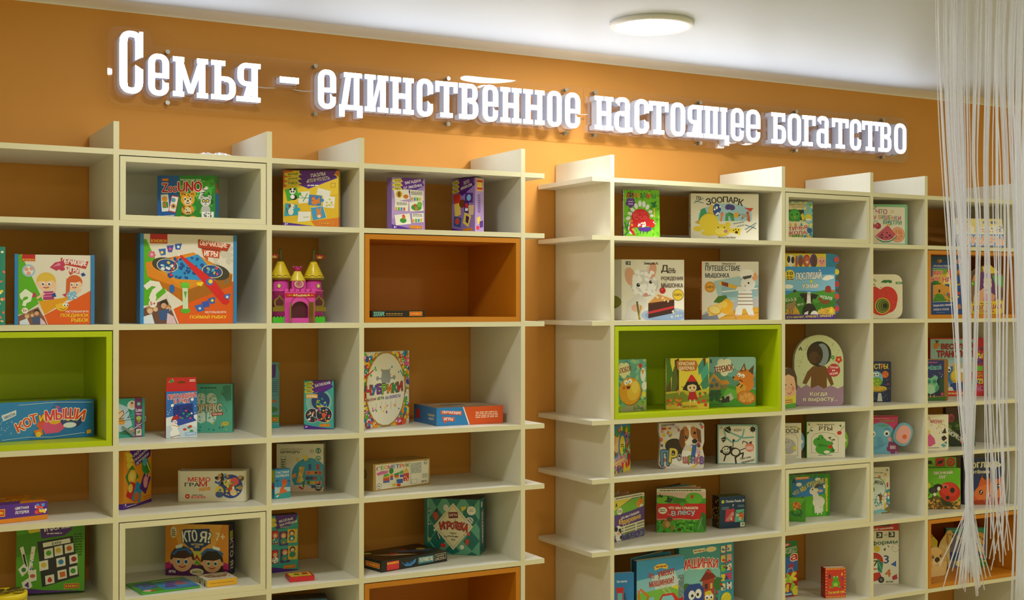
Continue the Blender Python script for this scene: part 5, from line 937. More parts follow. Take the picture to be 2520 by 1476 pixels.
E 222 40 40 3;L 222 2 39 42 38 60;L 222 3.4 38 60 30 72 20 78 16 92;L 222 4 38 66 52 78 44 84 46 98;E 222 44 70 14 11 -20;E efe9da 45 70 9 8;E 222 22 66 12;E efe9da 21 65 9 8;E 222 10 68 4;E 222 32 58 4;E 222 18 63 1.6;E 222 25 62 1.6;L 222 1.4 17 69 22 71 26 68;L 222 2 54 66 70 60 74 46 64 42 62 48;L 222 3.4 52 76 64 72 62 84;P e88a78 70 54 82 48 90 54 90 66 80 70 70 64;E e88a78 80 58 11;G fff 72 55 88 64 3;P 222 78 46 86 42 84 50;T 222 56 82 84 88 12 Прыг-скок,;T 222 60 90 92 97 12 прыжок!;T 222 5 6 12 10 0 Д
@der|book|picture_book|book|purple farm board book with spotted cow, its pages fanned open|e8dcc0|7a6a3a||fan;r=.006
F 5b3d8c;P f0ece0 0 0 100 0 100 8 0 8;G 333 6 2 94 6 1;P e8d84a 0 8 60 8 0 30;P 7ac03a 0 30 60 10 100 8 100 30 60 36 0 42;E e8862a 88 20 9 8;E e8963a 80 24 7;P 3a5a2a 86 8 92 8 90 16;E f0ece8 90 32 6;P 5b3d8c 0 40 50 38 100 30 100 64 0 68;E f3eee0 18 33 9 7;G 664 12 30 24 36 2;T f0e8f0 22 44 82 49 6 что мы слышали;T f2c83a 16 52 28 62 0 В;T f2c83a 28 52 88 64 6 деревне
P 8a8a6a 0 70 100 62 100 84 0 90;L e8e4c8 2.4 0 72 100 64;L e8e4c8 2.4 0 78 100 71;L e8e4c8 2.4 0 84 100 77;R e8e4c8 30 70 34 90;R e8e4c8 70 67 74 86;P 5a4a8a 0 90 100 82 100 100 0 100;S 8a7ab8,3a3a5a,6a9a4a 0 84 100 99 60 2 4;E f3efe8 12 76 12 10;E 222 6 72 6 5;E 222 18 78 5 6;E f3efe8 14 90 10 8;E e8b89a 14 82 5 4;E 222 11 73 1.4;E 222 18 72 1.4;R f3efe8 8 92 12 100;R f3efe8 18 92 22 100;E 222 22 92 4;T 222 4 14 10 22 0 А
@les|book|picture_book|book|red and green forest board book with a mole, pages fanned open behind|e8dcc0|6a7a5a||fan;r=.006
F 4aa82a;P f0ece0 0 0 100 0 100 8 0 8;G 333 6 2 92 6 1;P e8c8c0 0 8 100 8 100 22 0 22;P 4a9a3a 0 14 30 16 60 26 100 30 100 38 0 36;E 7ac83a 12 26 14 8;E 6ac03a 76 22 18 12;E 3a8a2a 46 28 14 6;P 2a4a2a 22 16 28 22 34 20 28 32 14 30 20 26;E c83a2a 72 18 3 4;R d8242a 0 34 100 70;P d8242a 0 68 60 72 100 66 100 72 0 72;L f3eee0 .8 0 70 50 69 70 72 100 69;E 4aa82a 52 35 5 4;E f3eee0 12 50 9 7;G 664 6 46 18 54 2;T fff3e0 24 41 84 47 0 что мы слышали;U c8d8ec 8a2a3a 30 51 38 62 0 В;U c8d8ec 8a2a3a 42 50 78 63 2 лесу;S fff 22 58 28 60 3 .8 2
S 2a8a1a,6ac83a,1f6a1a 0 74 100 100 80 3 5;E a87a3a 20 80 8 9;E c89a5a 22 82 5 6;E 6a4a2a 26 70 6 5;P a87a3a 12 84 18 82 18 96;E a87a3a 32 90 4 5;E 4a3a1a 46 94 4 3;P 2f7a2a 84 92 92 52 100 60 100 96;P 4a9a3a 78 96 88 66 98 98;L d8e8c8 .6 84 94 92 66;T 222 4 12 12 20 -10 Ам
@dom|box|board_game_box|game box|small navy domino puzzle box beside the red forest book|1f3a5a|4a2a3a,1f3a5a,4a5a2a|left=F 3a2028;S 8a3a2a,b8863a,d8b08a,5a4a2a 0 8 84 96 40 8 3;R 5a7a2a 86 0 100 100
F 1d3c60;E d0dc5a 12 16 6;T eef 24 11 96 19 0 Domino Puzzle 28;G 8ab 8 32 36 42 3;G 8ab 70 28 96 36 2;E dde 52 28 3;P d83a4a 24 40 58 40 58 80 20 80;P e88a8a 22 76 30 66 48 48 56 52 50 62 36 78;E fff 50 58 4;E 222 50 58 2;R f0e0d0 42 66 48 76;P 6ac8a8 62 44 96 42 94 82 58 82;E e8742a 84 64 10 14;E fff 70 60 5;E fff 80 72 5;E 222 70 60 2;E 222 80 72 2;L 222 1.6 60 46 70 56 96 50;R f0eed8 80 84 98 98;P 7ab04a 84 90 96 86 92 94;L e8e8e8 .6 52 30 52 40
@trak|book|picture_book|book|plain blue book with a red tractor at the bottom of the end compartment|d8d0c0|2a6ab0||
F 2a86d0;T eef4fa 30 13 72 18 0 Про трактор;P d8242a 40 60 58 56 72 60 74 80 36 84;E 222 40 84 10 12;E 222 78 82 14;E 777 78 82 6;R d8242a 30 30 56 60;R 6ac0c8 33 36 52 56;R 333 60 36 64 58;R 333 66 42 68 60;R d8242a 26 26 58 31;P e8e8d8 50 66 60 64 60 70
@mash|book|picture_book|book|sky blue vehicle book with a red fire engine and orange digger|d8d0c0|1f4a6a||open2
F 8ac8dc;P 3f9ad0 0 0 100 0 100 20 60 26 0 30;P c8e0e0 30 26 80 22 90 44 40 50;P 7ac04a 0 50 100 44 100 100 0 100;P e8d83a 70 46 100 44 100 56;R 6a8a8a 88 30 100 70;S 9ab 89 32 99 68 20 1.4 2
P f2c84a 36 12 44 9 60 9 66 14 64 18 50 15 38 18;G a52 40 11 62 15 1;T b8342a 24 20 36 30 4 Что;T b8342a 44 19 80 31 4 умеют;T b8342a 26 31 78 42 2 машинки?;L eee 2 74 46 90 36;P d8d8e0 78 40 90 36 84 46
L d8782a 4 4 46 8 90;L d8782a 4 8 44 24 56;L c86a1f 3 24 56 16 72;P 444 8 74 18 70 16 80;P e8862a 22 70 40 66 42 80 24 84;R 8ac8e0 26 58 36 72;E 333 24 88 5;E 333 36 86 5;R c8a02a 0 92 40 100
L d8c8a0 1.6 48 42 74 68;L d8c8a0 1.6 58 40 82 66;L d8c8a0 1 54 50 64 48;L d8c8a0 1 60 56 70 54;P d82a2a 42 70 54 56 78 56 88 66 88 98 38 98;P 8ad0e0 48 68 55 59 74 59 80 67;P f3eee0 38 78 60 76 60 82 38 84;P c82020 84 68 98 64 98 90 86 92;E 222 44 98 6;E 222 78 96 6;E f0d84a 42 86 4;E f0d84a 62 86 4;L fff 1.4 44 90 60 90;E 2a5a9a 86 97 5
@mash2|book|picture_book|book|teal car book with a column of round sound buttons and red house|d0c8b8|3a9aa8||r=.008;rc=1100
F 2f98b8;R 4aa0a8 0 3 75 100;P 8ad0d0 10 30 60 24 75 40 75 60 0 60;E f0e0b0 58 8 10 4;E f3e8c0 40 32 12 4;P f2ead0 24 6 46 5 48 10 26 12;G a63 26 7 46 10 1;U d8343a fff 4 20 13 34 2 М;U d8343a fff 13 19 21 33 1 А;U d8343a fff 22 19 33 33 0 Ш;U d8343a fff 34 19 43 33 -1 И;U d8343a fff 44 20 52 34 -2 Н;U d8343a fff 53 21 61 35 -4 К;U d8343a fff 62 23 70 36 -6 И
R b8463a 42 46 64 86;P 8a2a24 36 54 52 36 68 50;P c8564a 46 40 56 38 60 44;R 3a2a2a 46 58 51 66;R e8c86a 56 58 60 66;R d8d0b0 48 74 54 86;E 3a7a3a 70 60 8 10;E 3a7a3a 12 62 10 8;P 2a4aa0 8 66 16 56 36 56 44 64 44 92 8 94;E fff 22 72 6 7;E fff 34 71 6 7;E 222 23 73 2.4;E 222 33 72 2.4;L eee 2 24 84 30 86 36 83;P e8d23a 46 70 56 68 62 76 62 92 46 92;E fff 50 78 4;E fff 58 78 4;E 222 50 79 1.6;E 222 58 79 1.6;P 888f8a 0 92 75 88 75 100 0 100;L eee 1 30 98 60 94;E a8743a 10 88 5;E e8c89a 12 86 4;E 222 14 94 5;E 222 40 94 5;E 222 58 93 4;R 555 66 70 70 86;E d33 68 72 2;E 3a3 68 78 2
R f0e4c0 76 5 84 15;R f0e4c0 87 4 96 14;R f0d060 76 19 84 29;R e8b0a0 87 18 96 28;R 8ac83a 76 33 84 43;R f0e0c0 87 32 96 42;R e8d03a 76 47 84 57;R d83a7a 87 46 96 56;R f0e0a0 76 61 84 71;R e8e8e0 87 60 96 70;S 333,d33,26c,a52 76.5 6 95 70 34 1.8 5;E c8c03a 85.6 84 10;E f0e03a 85.6 84 9;L a89a1a .8 78 86 88 78;L a89a1a .8 80 90 92 80;L a89a1a .8 84 92 94 84
@ptich|book|picture_book|book|small bird-school board book with a green bird, in the right white compartment|e0d8c0|c8a83a||r=.006;rc=1100
F 8ad0d8;S f0e08a,7ac04a,f5e8b0,3a9ad0 0 0 100 100 60 7 2;P e8e0b0 0 4 70 4 60 20 0 22;T a05a3a 10 6 66 11 0 Книжка с секретом;G a63 20 13 70 16 1;R 2a3a2a 0 22 66 50;E 3a9a2a 30 38 24;E 4ab83a 30 36 18;E 222 20 36 3;E 222 40 34 3;P e8a06a 28 40 36 40 32 46;P f0d83a 54 36 62 30 70 46 60 52;E e8e040 84 42 14 12;E fff 84 50 12 6;L 4a7ab0 2 72 52 96 52;S e8862a,f0d83a,4a9a3a 6 54 60 66 24 5 4;R f3ecc8 0 54 76 90;P f0c83a 14 56 20 66 8 66;P e8963a 34 56 40 66 28 66;P 3a9a9a 56 56 62 66 50 66;U d8302a fff -8 67 78 77 6 ПТИЧЬЯ;U d8302a fff -8 80 76 90 3 ШКОЛА;E 2a6ab0 88 78 10;S 4a9a3a,e8c83a 4 91 96 99 26 4 6;L c8b07a 1 70 2 80 26;L c8b07a 1 92 4 82 26
@posl|sound|picture_book|book|blue farm sound book with a black and white cow and animal-head tabs|e0d4b0|3a7ab8||
F 3f9ae0;P 8ac8ee 0 18 100 14 100 46 0 46;E fff 88 20 10 4;E fff 82 23 8 3;E fff 6 38 10 4;P 4f9a3a 0 54 20 46 50 50 80 44 100 48 100 100 0 100;P 3a8028 0 62 40 56 60 70 100 58 100 90 0 90;E a03a2a 86 42 6;R a03a2a 80 42 92 49;R d86a3a 92 44 99 48;P 345 16 44 22 44 22 49 15 49
U fff 2a5a9a 22 7 72 24 3 ПОСЛУШАЙ;E e8e03a 52 28 3;T d8e03a 50 26 54 31 0 и;U fff 8a7a4a 34 31 66 41 2 УЗНАЙ!;E f0d83a 9 16 10;T 333 4 10 15 16 0 10;G 643 3 18 16 26 2;T eef0d0 1 60 22 66 6 БЭ-Э-Э!;T eef0d0 24 70 36 74 8 МУ-У!;T fff 70 56 94 62 -10 И-ГО-ГО!
P d8a83a 0 96 4 76 20 74 28 86 30 100 0 100;P e0b040 66 82 94 76 100 82 100 100 62 100;S f5d878,b8862a 0 78 26 98 40 1 3;S f5d878,b8862a 66 78 98 98 50 1 4;E a8875a 10 76 9 7;E a8875a 17 70 4;R 8a6a4a 8 82 10 90;R 8a6a4a 13 82 15 90;E 8a4a2a 80 67 9 4;E 8a4a2a 70 62 4
E 222 48 86 14 16;E f3eee6 58 96 9 12;E 222 46 60 9 11;P 222 28 52 38 50 40 58 34 60;P 222 66 54 54 51 54 60 60 62;P f3eee6 44 48 50 48 51 72 42 72;E 2a2422 47 76 8 6;E e0c8b8 47 52 3;E 222 42 62 1.4;E 222 52 62 1.4;P f3eee6 38 88 46 84 44 100 36 100;R 53308a 0 91 100 100;T f5e03a 3 93 96 97.5 2 КТО МЫЧИТ, КРЯКАЕТ, ХРЮКАЕТ;E f5e03a 92 84 4
@kogda|cut|picture_book|book|arch-topped pale green book with a round mirror hole and brown bear body|c8c4a0|5a6a6a||poly=arch
F d8dfae;S b8c48a 6 4 94 60 30 1.6 3;L b0bc80 .8 10 40 16 34;L b0bc80 .8 84 30 90 24;L 6a7a4a .8 22 22 26 16;L 6a7a4a .8 76 16 80 12
P 7a5024 38 44 62 44 72 52 80 70 74 72 66 60 66 84 32 84 34 58 24 70 16 68 26 52
E 3a2a1c 50 27 25;E 26241f 50 27 24;E 8a9aa0 56 28 14 22;E 3a2414 42 28 16 21;E 5a3a20 40 32 11 12;E 4a2e1a 49 34 7 6;E 111 50 27 1.6;P a886a0 0 74 6 70 14 75 24 70 36 75 48 71 60 76 74 71 88 76 100 72 100 100 0 100
U f3eacc 6a4a5a 32 80 66 87 2 Когда;U f3eacc 6a4a5a 17 88.5 88 95 1 я вырасту...;E c83a4a 80 50 13;T fff0e0 71 44 89 48 -4 Трогай;T fff0e0 77 49 82 51.5 0 и;T fff0e0 72 52.5 88 57 6 играй;J d83a3a f2c83a 90 35 7;J 3a9a5a d8e04a 78 32 4;T 333 9 17 16 22 0 А
@devo|cut|picture_book|book|little die-cut book shaped like a smiling girl with dark plaits|d8c8a0|a8a04a||poly=0,10,20,2,50,0,80,6,96,24,100,50,92,64,90,100,0,100
F e8b890;P 4a2a1c 0 12 20 2 50 0 80 6 96 24 100 50 92 60 88 40 78 24 40 16 0 22;L 4a2a1c 5 92 30 98 56;E d88a7a 70 52 10;E d88a7a 14 52 8;E 222 22 42 3.6;E 222 60 42 3.6;E d8a080 42 50 5;L a0342a 3 34 62 48 66 62 60;P e8d83a 0 70 60 72 92 66 90 90 0 90;L a0342a 1 10 76 60 78;G c33 12 78 70 88 2;P 5aa83a 0 90 90 88 90 100 0 100;E d33 12 92 5;E d8e03a 86 82 10
@nosy|disc|picture_book|book|small white noses book with grey elephant and a blue turning disc|e4dec8|3a6ab0||disc=7aa8d8
F efe9d8;T 443f34 44 8 86 14 0 Что могут;T 3a352c 36 16 90 28 0 НОСЫ;S c8b03a 88 12 96 18 3 3 2;L 4a6a3a 1 80 22 96 14;L 7a6a4a 1 34 92 34 42 44 32 66 30 82 34 88 44 88 92 34 92;E b8b4b0 58 66 24 24;E c8c4c0 52 56 16 16;P b8b4b0 62 70 80 66 84 76 76 80 66 82;E 222 48 54 1.6;E 222 58 53 1.6;E e8d83a 78 70 6;P b8b4b0 36 70 30 60 42 56;G 443f34 50 95 84 97 1
@rty|disc|picture_book|book|white mouths book with a green crocodile, green spine and turning disc|e4dec8|3a9a3a||disc=8ac83a
F f0ead8;T 443f34 26 5 72 12 0 Что могут;T 3a352c 32 13 66 24 0 РТЫ;L 7a8a4a .8 12 86 12 44 22 33 46 29 68 33 82 44 82 86 12 86;E 4aa83a 34 56 18 13;E 4aa83a 36 42 7 6;P 4aa83a 34 48 60 54 70 60 64 66 34 70;E 4aa83a 46 76 24 14;P 3a8a2a 30 60 60 66 60 70 30 68;E 222 30 48 1.8;E 222 41 44 1.8;E 2a7a2a 68 80 5;P d8302a 56 66 66 64 64 74 56 74;L 3a6a2a 1.4 66 76 66 52 58 46;E 3a6a2a 60 44 4 2;E 3a6a2a 70 50 4 2;E f3efe0 52 84 8 4;L 4a6a3a 1.2 0 36 8 20 14 14;E 3a6a3a 12 24 4 2;E 3a6a3a 2 30 4 2;L 4a6a3a 1 98 12 86 28;E d8302a 85 31 6 5;P 3a7a3a 84 10 90 8 90 16;T 555 30 91 66 94 0 Матье Ван Флит;T 222 3 3 8 10 0 А
@kush|book|picture_book|book|blue and green farm book with a white goat and kid, in a white compartment|d8d8b0|2a8a2a||r=.006;rc=1100
F 3aa02a;P 2f86d8 6 4 88 6 86 54 6 52;S 2f8a2a 4 2 92 10 30 3 4;E fff 24 22 7 4;E fff 70 12 7 3;E fff 88 30 7 4;P e8e03a 88 10 94 10 94 90 88 90;S c84 88 12 94 88 20 1 3;P 5ab82a 0 50 40 52 90 48 90 100 0 100;P f08a3a 14 4 50 4 48 10 16 11;G fff 18 5 46 9 1;T f5e04a 9 36 24 46 26 ЧТО;T f5e04a 27 26 41 38 20 МЫ;T f5e04a 43 14 86 26 12 КУШАЕМ?
E eeeae0 72 66 15 12;P eeeae0 56 44 70 44 76 66 62 74;E eeeae0 60 38 11 8 20;P 555 60 32 70 22 82 26 84 34 76 28 68 34;E d8b8a0 76 40 7 3;E 222 57 36 1.6;R eeeae0 62 72 67 92;R eeeae0 78 72 83 90;E f3efe6 72 86 8 6;E f3efe6 66 80 5;R f3efe6 68 88 71 97;R f3efe6 77 88 80 96;R 4aa82a 56 76 60 98;T 222 8 8 16 18 0 А
@mini|fold|picture_book|book|tiny green folding board book standing open in front of the goat book|c8c088|3a8a2a||
F 4a9a2a;P 6ab83a 0 0 100 0 60 40 0 60;E c8702a 46 30 26 18;S d84a2a,e8a03a 24 20 70 44 20 6 2;E 2a7a3a 48 62 36 24;E 4aa83a 46 58 22 14;E e8c03a 34 50 8;S 222 20 50 80 84 14 3 4
@arbuz|book|picture_book|book|tall blue, red and green book with a fruit basket cut off by the upright|d8c8b0|b82a3a||r=.006;rc=1100
F 2f6ac0;P b8242a 0 60 100 54 100 100 0 100;P 1f7a3a 0 0 100 0 100 26 0 30;E d8304a 46 6 24 6;T fff 34 4 60 8 10 Мы;U 3a8a4a fff 42 12 94 21 6 считаем;U d8302a fff 70 24 97 35 6 а;P b82a4a 60 44 78 38 84 46 72 52;L c8d8e8 2 52 66 60 50 76 48 86 60;S f0e03a,8ac83a,e8c83a,c8d84a 48 58 92 92 30 8 4;E e8d83a 92 90 16;P 2a6ab0 46 92 76 90 80 98 46 98;G fff 48 93 74 97 1;E 222 96 86 2
@poch|book|picture_book|book|little red counting book with a green frog and striped yellow border|e0d8b0|a82020||spine=F 9a1f20;G c86 40 20 60 80 6
F d83a28;S f5e03a 0 0 100 4 0 1 1
L f5e04a 3 6 1 6 7;L f5e04a 3 14 1 14 6;L f5e04a 3 22 1 22 6;L f5e04a 3 30 1 30 6;L f5e04a 3 38 1 38 6;L f5e04a 3 46 1 46 6;L f5e04a 3 54 1 54 6;L f5e04a 3 62 1 62 6;L f5e04a 3 70 1 70 6;L f5e04a 3 78 1 78 6;L f5e04a 3 86 1 86 6;L f5e04a 3 94 1 94 6
L f5e04a 3 6 94 6 99;L f5e04a 3 14 94 14 99;L f5e04a 3 22 94 22 99;L f5e04a 3 30 94 30 99;L f5e04a 3 38 94 38 99;L f5e04a 3 46 94 46 99;L f5e04a 3 54 94 54 99;L f5e04a 3 62 94 62 99;L f5e04a 3 70 94 70 99;L f5e04a 3 78 94 78 99;L f5e04a 3 86 94 86 99;L f5e04a 3 94 94 94 99
L f5e04a 2.4 1 14 7 14;L f5e04a 2.4 1 24 7 24;L f5e04a 2.4 1 34 7 34;L f5e04a 2.4 1 44 7 44;L f5e04a 2.4 1 54 7 54;L f5e04a 2.4 1 64 7 64;L f5e04a 2.4 1 74 7 74;L f5e04a 2.4 1 84 7 84
L f5e04a 2.4 93 14 99 14;L f5e04a 2.4 93 24 99 24;L f5e04a 2.4 93 34 99 34;L f5e04a 2.4 93 44 99 44;L f5e04a 2.4 93 54 99 54;L f5e04a 2.4 93 64 99 64;L f5e04a 2.4 93 74 99 74;L f5e04a 2.4 93 84 99 84
E 5ab02a 50 52 20 16;E 5ab02a 50 36 15 9;E 5ab02a 42 30 5;E 5ab02a 58 30 5;E fff 42 30 3;E fff 58 30 3;E 111 42 30 1.4;E 111 58 30 1.4;E a8d85a 50 56 11 9;E 5ab02a 32 64 8 4;E 5ab02a 68 64 8 4;L 2a6a1a 1 42 40 50 43 58 40;T 3a2a5a 18 22 24 34 0 1;T f5d04a 76 16 84 28 0 4;T 4a4a9a 78 32 88 42 0 5;T f08a3a 18 58 25 68 0 3;T 8a3a6a 80 60 88 70 0 6;T f5e04a 14 76 92 85 3 Посчитай сам;R e85a6a 12 87 92 90
@vish|book|picture_book|book|mint-bordered fruit board book with a big slice of watermelon|d8e4d0|7ab89a||r=.008
F 8ac8a0;P f0e9da 2 6 93 7 93 96 2 95;T c85a7a 16 12 26 23 2 Ч;T 7aa88a 27 12 35 23 0 Т;T c85a7a 36 12 46 24 0 О;T c85a7a 10 28 18 37 0 У;T d89a4a 24 26 30 36 0 В;T 5a9a8a 32 26 38 36 -2 И;T c85a7a 40 27 48 37 -2 Ш;T 7a9a4a 50 27 56 37 -2 Е;T d88a5a 58 28 65 38 -3 Н;T 7a8ab8 67 28 73 38 -3 К;T c85a7a 75 29 82 39 -3 И;T 4a9a7a 36 39 84 49 -3 ВНУТРИ;E d8b05a 60 18 4;E f0e9da 60 18 2.6
E b82a4a 6 53 8;E c83a54 4 51 3;E b82a4a 22 53 8;E e08a9a 20 51 2;L 7a6a3a 1 8 46 16 40;L 7a6a3a 1 22 46 18 40;E f2d8b8 14 78 18;E e8906a 74 74 19;E f2b88a 74 74 17;E e8906a 74 74 14;L f2d0a8 1 60 74 88 74;L f2d0a8 1 74 60 74 88;L f2d0a8 1 64 64 84 84
P 4a8a5a 12 76 20 86 34 93 52 92 64 86 72 76;P f3efdc 14 76 22 84 36 90 52 89 62 84 70 76;P d85a72 48 50 16 76 24 83 38 88 52 87 62 82 68 74;S 3a1a24 26 68 60 82 16 1.8 3;E 5a8ab8 50 43 3;E 6aa8d8 56 48 3;E e8c83a 50 50 4;P 7ab04a 0 10 8 8 8 20 0 20;L 222 1.2 10 12 18 6
@apple|holed|picture_book|book|cream board book with a big red apple and a round hole|e0dcc0|b8c08a||r=.035;rc=1100
F ece4c8;E d83430 16 56 30 34;E d83430 56 54 30 32;E d83430 38 68 36 30;E d83430 60 62 24 30;E ece4c8 33 18 8 6;E c82a30 40 70 26 20;S e0504a 30 30 78 80 40 1.6 3;L 3a5a2a 1.4 24 32 18 22;E 2a7a3a 54 16 16 3 4;S 2a7a3a 40 14 68 18 22 2.6 2;R 3a8a4a 80 17 100 22;G e8f0d0 83 18 97 21 1;T 4a7a4a -4 6 26 12 -30 ЗЕЛЁНУЮ;T 4a7a4a 0 18 18 24 -30 ГУСЕНИЦУ;E e8c83a 42 71 22;E 5a6a1e 42 71 20;E a8b04a 44 71 17;E 3f4a18 45 71 15.6;E 98a042 46 71 13;E 333c14 47 71 11.6;E 88923a 48 71 9;E 262c10 49 71 7.6
@monst|book|picture_book|book|navy monster board book with a green alien in a yellow saucer|d8d0c0|1a2a5a||r=.006;rc=1100
F 24305c;S fff,5ac8e8,fc4 20 4 96 96 34 1.2 3;U f2d84a 333 -10 6 18 18 0 МОН;U f0d84a 333 30 6 44 18 0 С;U f0f0e0 333 46 6 56 18 0 Т;U f0903a 333 58 6 68 19 0 Р;U f2d84a 333 70 6 86 18 0 Ы;E f0803a 76 32 14;S e8502a 66 26 86 40 14 2.6 4;E 8ac0e0 38 42 28 30;E e8f0f0 28 32 8;E e8f0f0 42 32 8;E 222 30 33 3;E 222 42 32 3;E 7ab83a 40 50 22 18;S d8d040 26 46 54 58 10 3 5;E b8903a 40 68 44 12;E e8c040 40 66 42 10;S b88a2a 8 62 72 72 26 2 6;P d8d8c8 46 78 58 78 64 98 42 98;T e8e03a 6 88 14 96 0 7;E 4ab0d8 20 90 5;E d84a6a 88 56 5;E 24305c 88 56 3
@slon|eleph|picture_book|book|blue elephant-shaped book with a soft pink plush ear|c8d8e0|8a3a5a||
F c83a72;P a82a5a 0 0 100 0 100 4 0 4;G f0c8d8 6 7 70 9 1;T 4aa83a 36 11 88 17 0 СЛОНЁНОК;E 6ab0d0 38 52 52 44;P 6ab0d0 0 60 88 60 96 100 0 100;T 4a9a3a 30 24 66 30 0 ТОБИ;E f3f3ee 10 48 10;E 222 11 49 5;E f3f3ee 60 47 10;E 222 60 48 5;L 2a5a7a 2 52 36 62 34 70 37;L 2a5a7a 2 4 38 12 36;E e8a0a0 72 62 8;P 5a9ec4 24 56 40 56 52 76 40 86 10 90 4 84 26 78;L 3f7fa8 1.4 30 80 50 78 60 70;E 8a2a6a 82 84 17;J 8a2a6a 8a2a6a 82 84 22;G fff 72 79 92 88 3;R d83a7a 0 92 10 100
@mikr|book|picture_book|book|pale microbes book with a big lens circle and laboratory drawings|e4e0cc|c8c8b0||r=.006;rc=1100
F ece8d8;T 555 30 10 70 14 -3 Про всё живое;E 4a9a8a 36 46 46;E dceae4 36 46 43;S 3a8a9a,5ab0b8 30 62 64 84 30 3 3;T 443 30 29 70 37 -12 МИКРОБЫ;E 7a4a2a 14 48 16;E f2d0a8 14 52 12;E 7a4a2a 22 36 6;P d83a3a 4 60 22 60 22 72 4 72;E 3a3a3a 52 62 9 8;E e8e4dc 46 66 6 8;P 8a5a2a 56 54 66 62 60 76 52 72;L c8c8b8 1.6 2 58 76 58;P 3a9aa8 82 50 100 48 100 92 84 92;S f0d83a,fff,e87a9a 70 54 98 92 26 4 5;J d85a5a f2e07a 52 21 6;J d8b03a f2e07a 80 16 6;J e8d84a f2f0a0 74 28 6;R c83a3a 86 34 92 44;P 8a7a3a 60 96 98 84 100 100 60 100;P 8ac8d8 20 94 60 90 92 97 20 100;T 333 84 4 92 9 0 А;R e8c83a 74 78 82 90;R d85a7a 14 80 22 92
@form|hangbook|picture_book|book|tall white numbers and shapes workbook with a red carry-handle header|e8e4d8|b83a2a||
F efebdc;R c8342a 0 0 100 12;R 4a3a2a 0 1 76 4.6;T fff 6 7 84 11 4 игровой тренажёр;R 2a2e28 34 14 52 24;R 2a2e28 70 14 88 23;T fff 38 16 48 22 0 3;T fff 74 15 84 21 0 3;L 444 1 57 18 66 18;L 444 1 57 20 66 20;R 2a2e28 0 15 8 25;T 2a6a5a 22 28 96 36 3 формы;T 2a6a5a 8 30 15 36 0 и;E e8d040 36 42 9;E b8a08a 90 41 11;E efebdc 90 41 10;L b8a08a .6 82 38 97 44;P 5a4a2a 54 43 62 40 60 46;P 5a4a2a 66 36 72 38 70 40;T 4a5a9a 56 53 70 66 0 3;P 3a6ac0 76 68 92 62 92 72;T d8702a 60 76 76 88 0 4;P c83a4a 80 88 94 84 96 92 82 94;G 444 62 95 84 98 1
E c83a2a 28 62 26 24;E f0ece0 32 66 14;T 5a3a2a 25 61 38 70 0 7;P 2a8a6a 36 58 54 66 50 82 38 78;L 8ac8a8 2 40 64 50 78;E d8902a 18 74 10;E f0c89a 20 72 7;P c83a2a 4 84 44 80 52 92 6 98;E 333 14 96 9;E 333 48 93 9;E 888 48 93 4
@prim|flip|picture_book|book|spiral-topped sums flip book with bananas on yellow and orange letters on blue|e0d8b8|3a6a4a||
F f0d84a;P f4ecc8 0 22 60 30 100 22 100 58 0 58;P 2f6ab8 0 58 100 56 100 100 0 100;R d83a2a 6 6 18 14;P f0b83a 10 26 26 18 30 40 20 52 12 46;P f5c83a 36 20 48 26 46 46 38 52 40 34;S c33,567,2a6,e83 50 34 96 48 20 1.6 3;E 3a4a6a 62 14 3;E 3a4a6a 70 14 3;E 3a4a6a 78 14 3;E 3a4a6a 86 14 3;E 333 24 12 3;T 345 92 26 98 48 0 ?;U f29a3a fff4e0 6 64 96 94 0 ПРИМЕРЫ
@mir|book|picture_book|book|dark blue lift-the-flap book with red-roofed house, in the right orange compartment|d8d0c0|1a4a90||
F 1f4f9c;R 24508a 0 0 72 12;R 2a6ab0 0 9 72 10;E b8803a 26 9 7 5;E d8a05a 30 8 4;E 8a5a2a 22 10 3;T d8d8c8 8 15 60 19 0 «Весёлые бобры»;L f0ece0 .8 6 21 66 20;R e0b83a 7 22 66 78;P 6ab03a 7 22 66 22 66 30 7 32;P d8301f 48 26 58 22 66 24 66 40 40 42;P f0e05a 38 44 50 26 60 44 60 58 38 58;R 3a5a9a 42 48 56 56;P 8a9a9a 46 36 52 36 52 42 46 42;U d8302a fff4e0 8 25 36 33 0 МИР;U d8302a fff4e0 -4 36 30 45 0 ВОКРУГ;U d8302a fff4e0 36 36 72 45 0 НАС;E 2a7a2a 14 46 10 6;S 3a8a2a,2a6a1a 8 44 30 52 14 4 3;P e0a03a 7 50 34 48 66 56 66 78 7 78;E 222 26 60 3 5;E c8b08a 26 56 2.4;P 4a9a2a 10 72 20 64 36 66 44 78 10 78;E 3a8ac8 52 66 5 6;E d83a2a 55 67 3 6;S 4a8a2a 10 66 64 78 30 2.4 5;L f0ece0 .8 6 79 68 78;T eef 8 82 64 86 3 Большая книга с окошками;T eef 8 89 54 94 1 НАЙДИ И ОТКРОЙ!;G 8ac 18 96 42 98 1
E f3ece0 84 9 7.6;E d8342a 84 9 6.4;T fff 80 7.6 88 10.6 0 1-3;P c87a3a 74 28 84 22 92 30 74 32;R 8a5a2a 76 30 90 34;E d8c03a 82 48 6 4;E 7a4a2a 82 47 4 3;E d83a2a 84 64 5 4;P c8803a 74 86 88 82 92 90 76 92;E f0d84a 80 70 5 3;L 3a7ac8 1 72 54 98 54
@stir|cut|picture_book|book|die-cut yellow laundry book with a blonde girl in a purple kerchief, behind the strings|e0d0a0|c8a030||poly=0,72,4,40,14,22,36,12,60,10,84,22,99,28,99,50,96,66,100,76,100,96,95,100,5,100,0,96
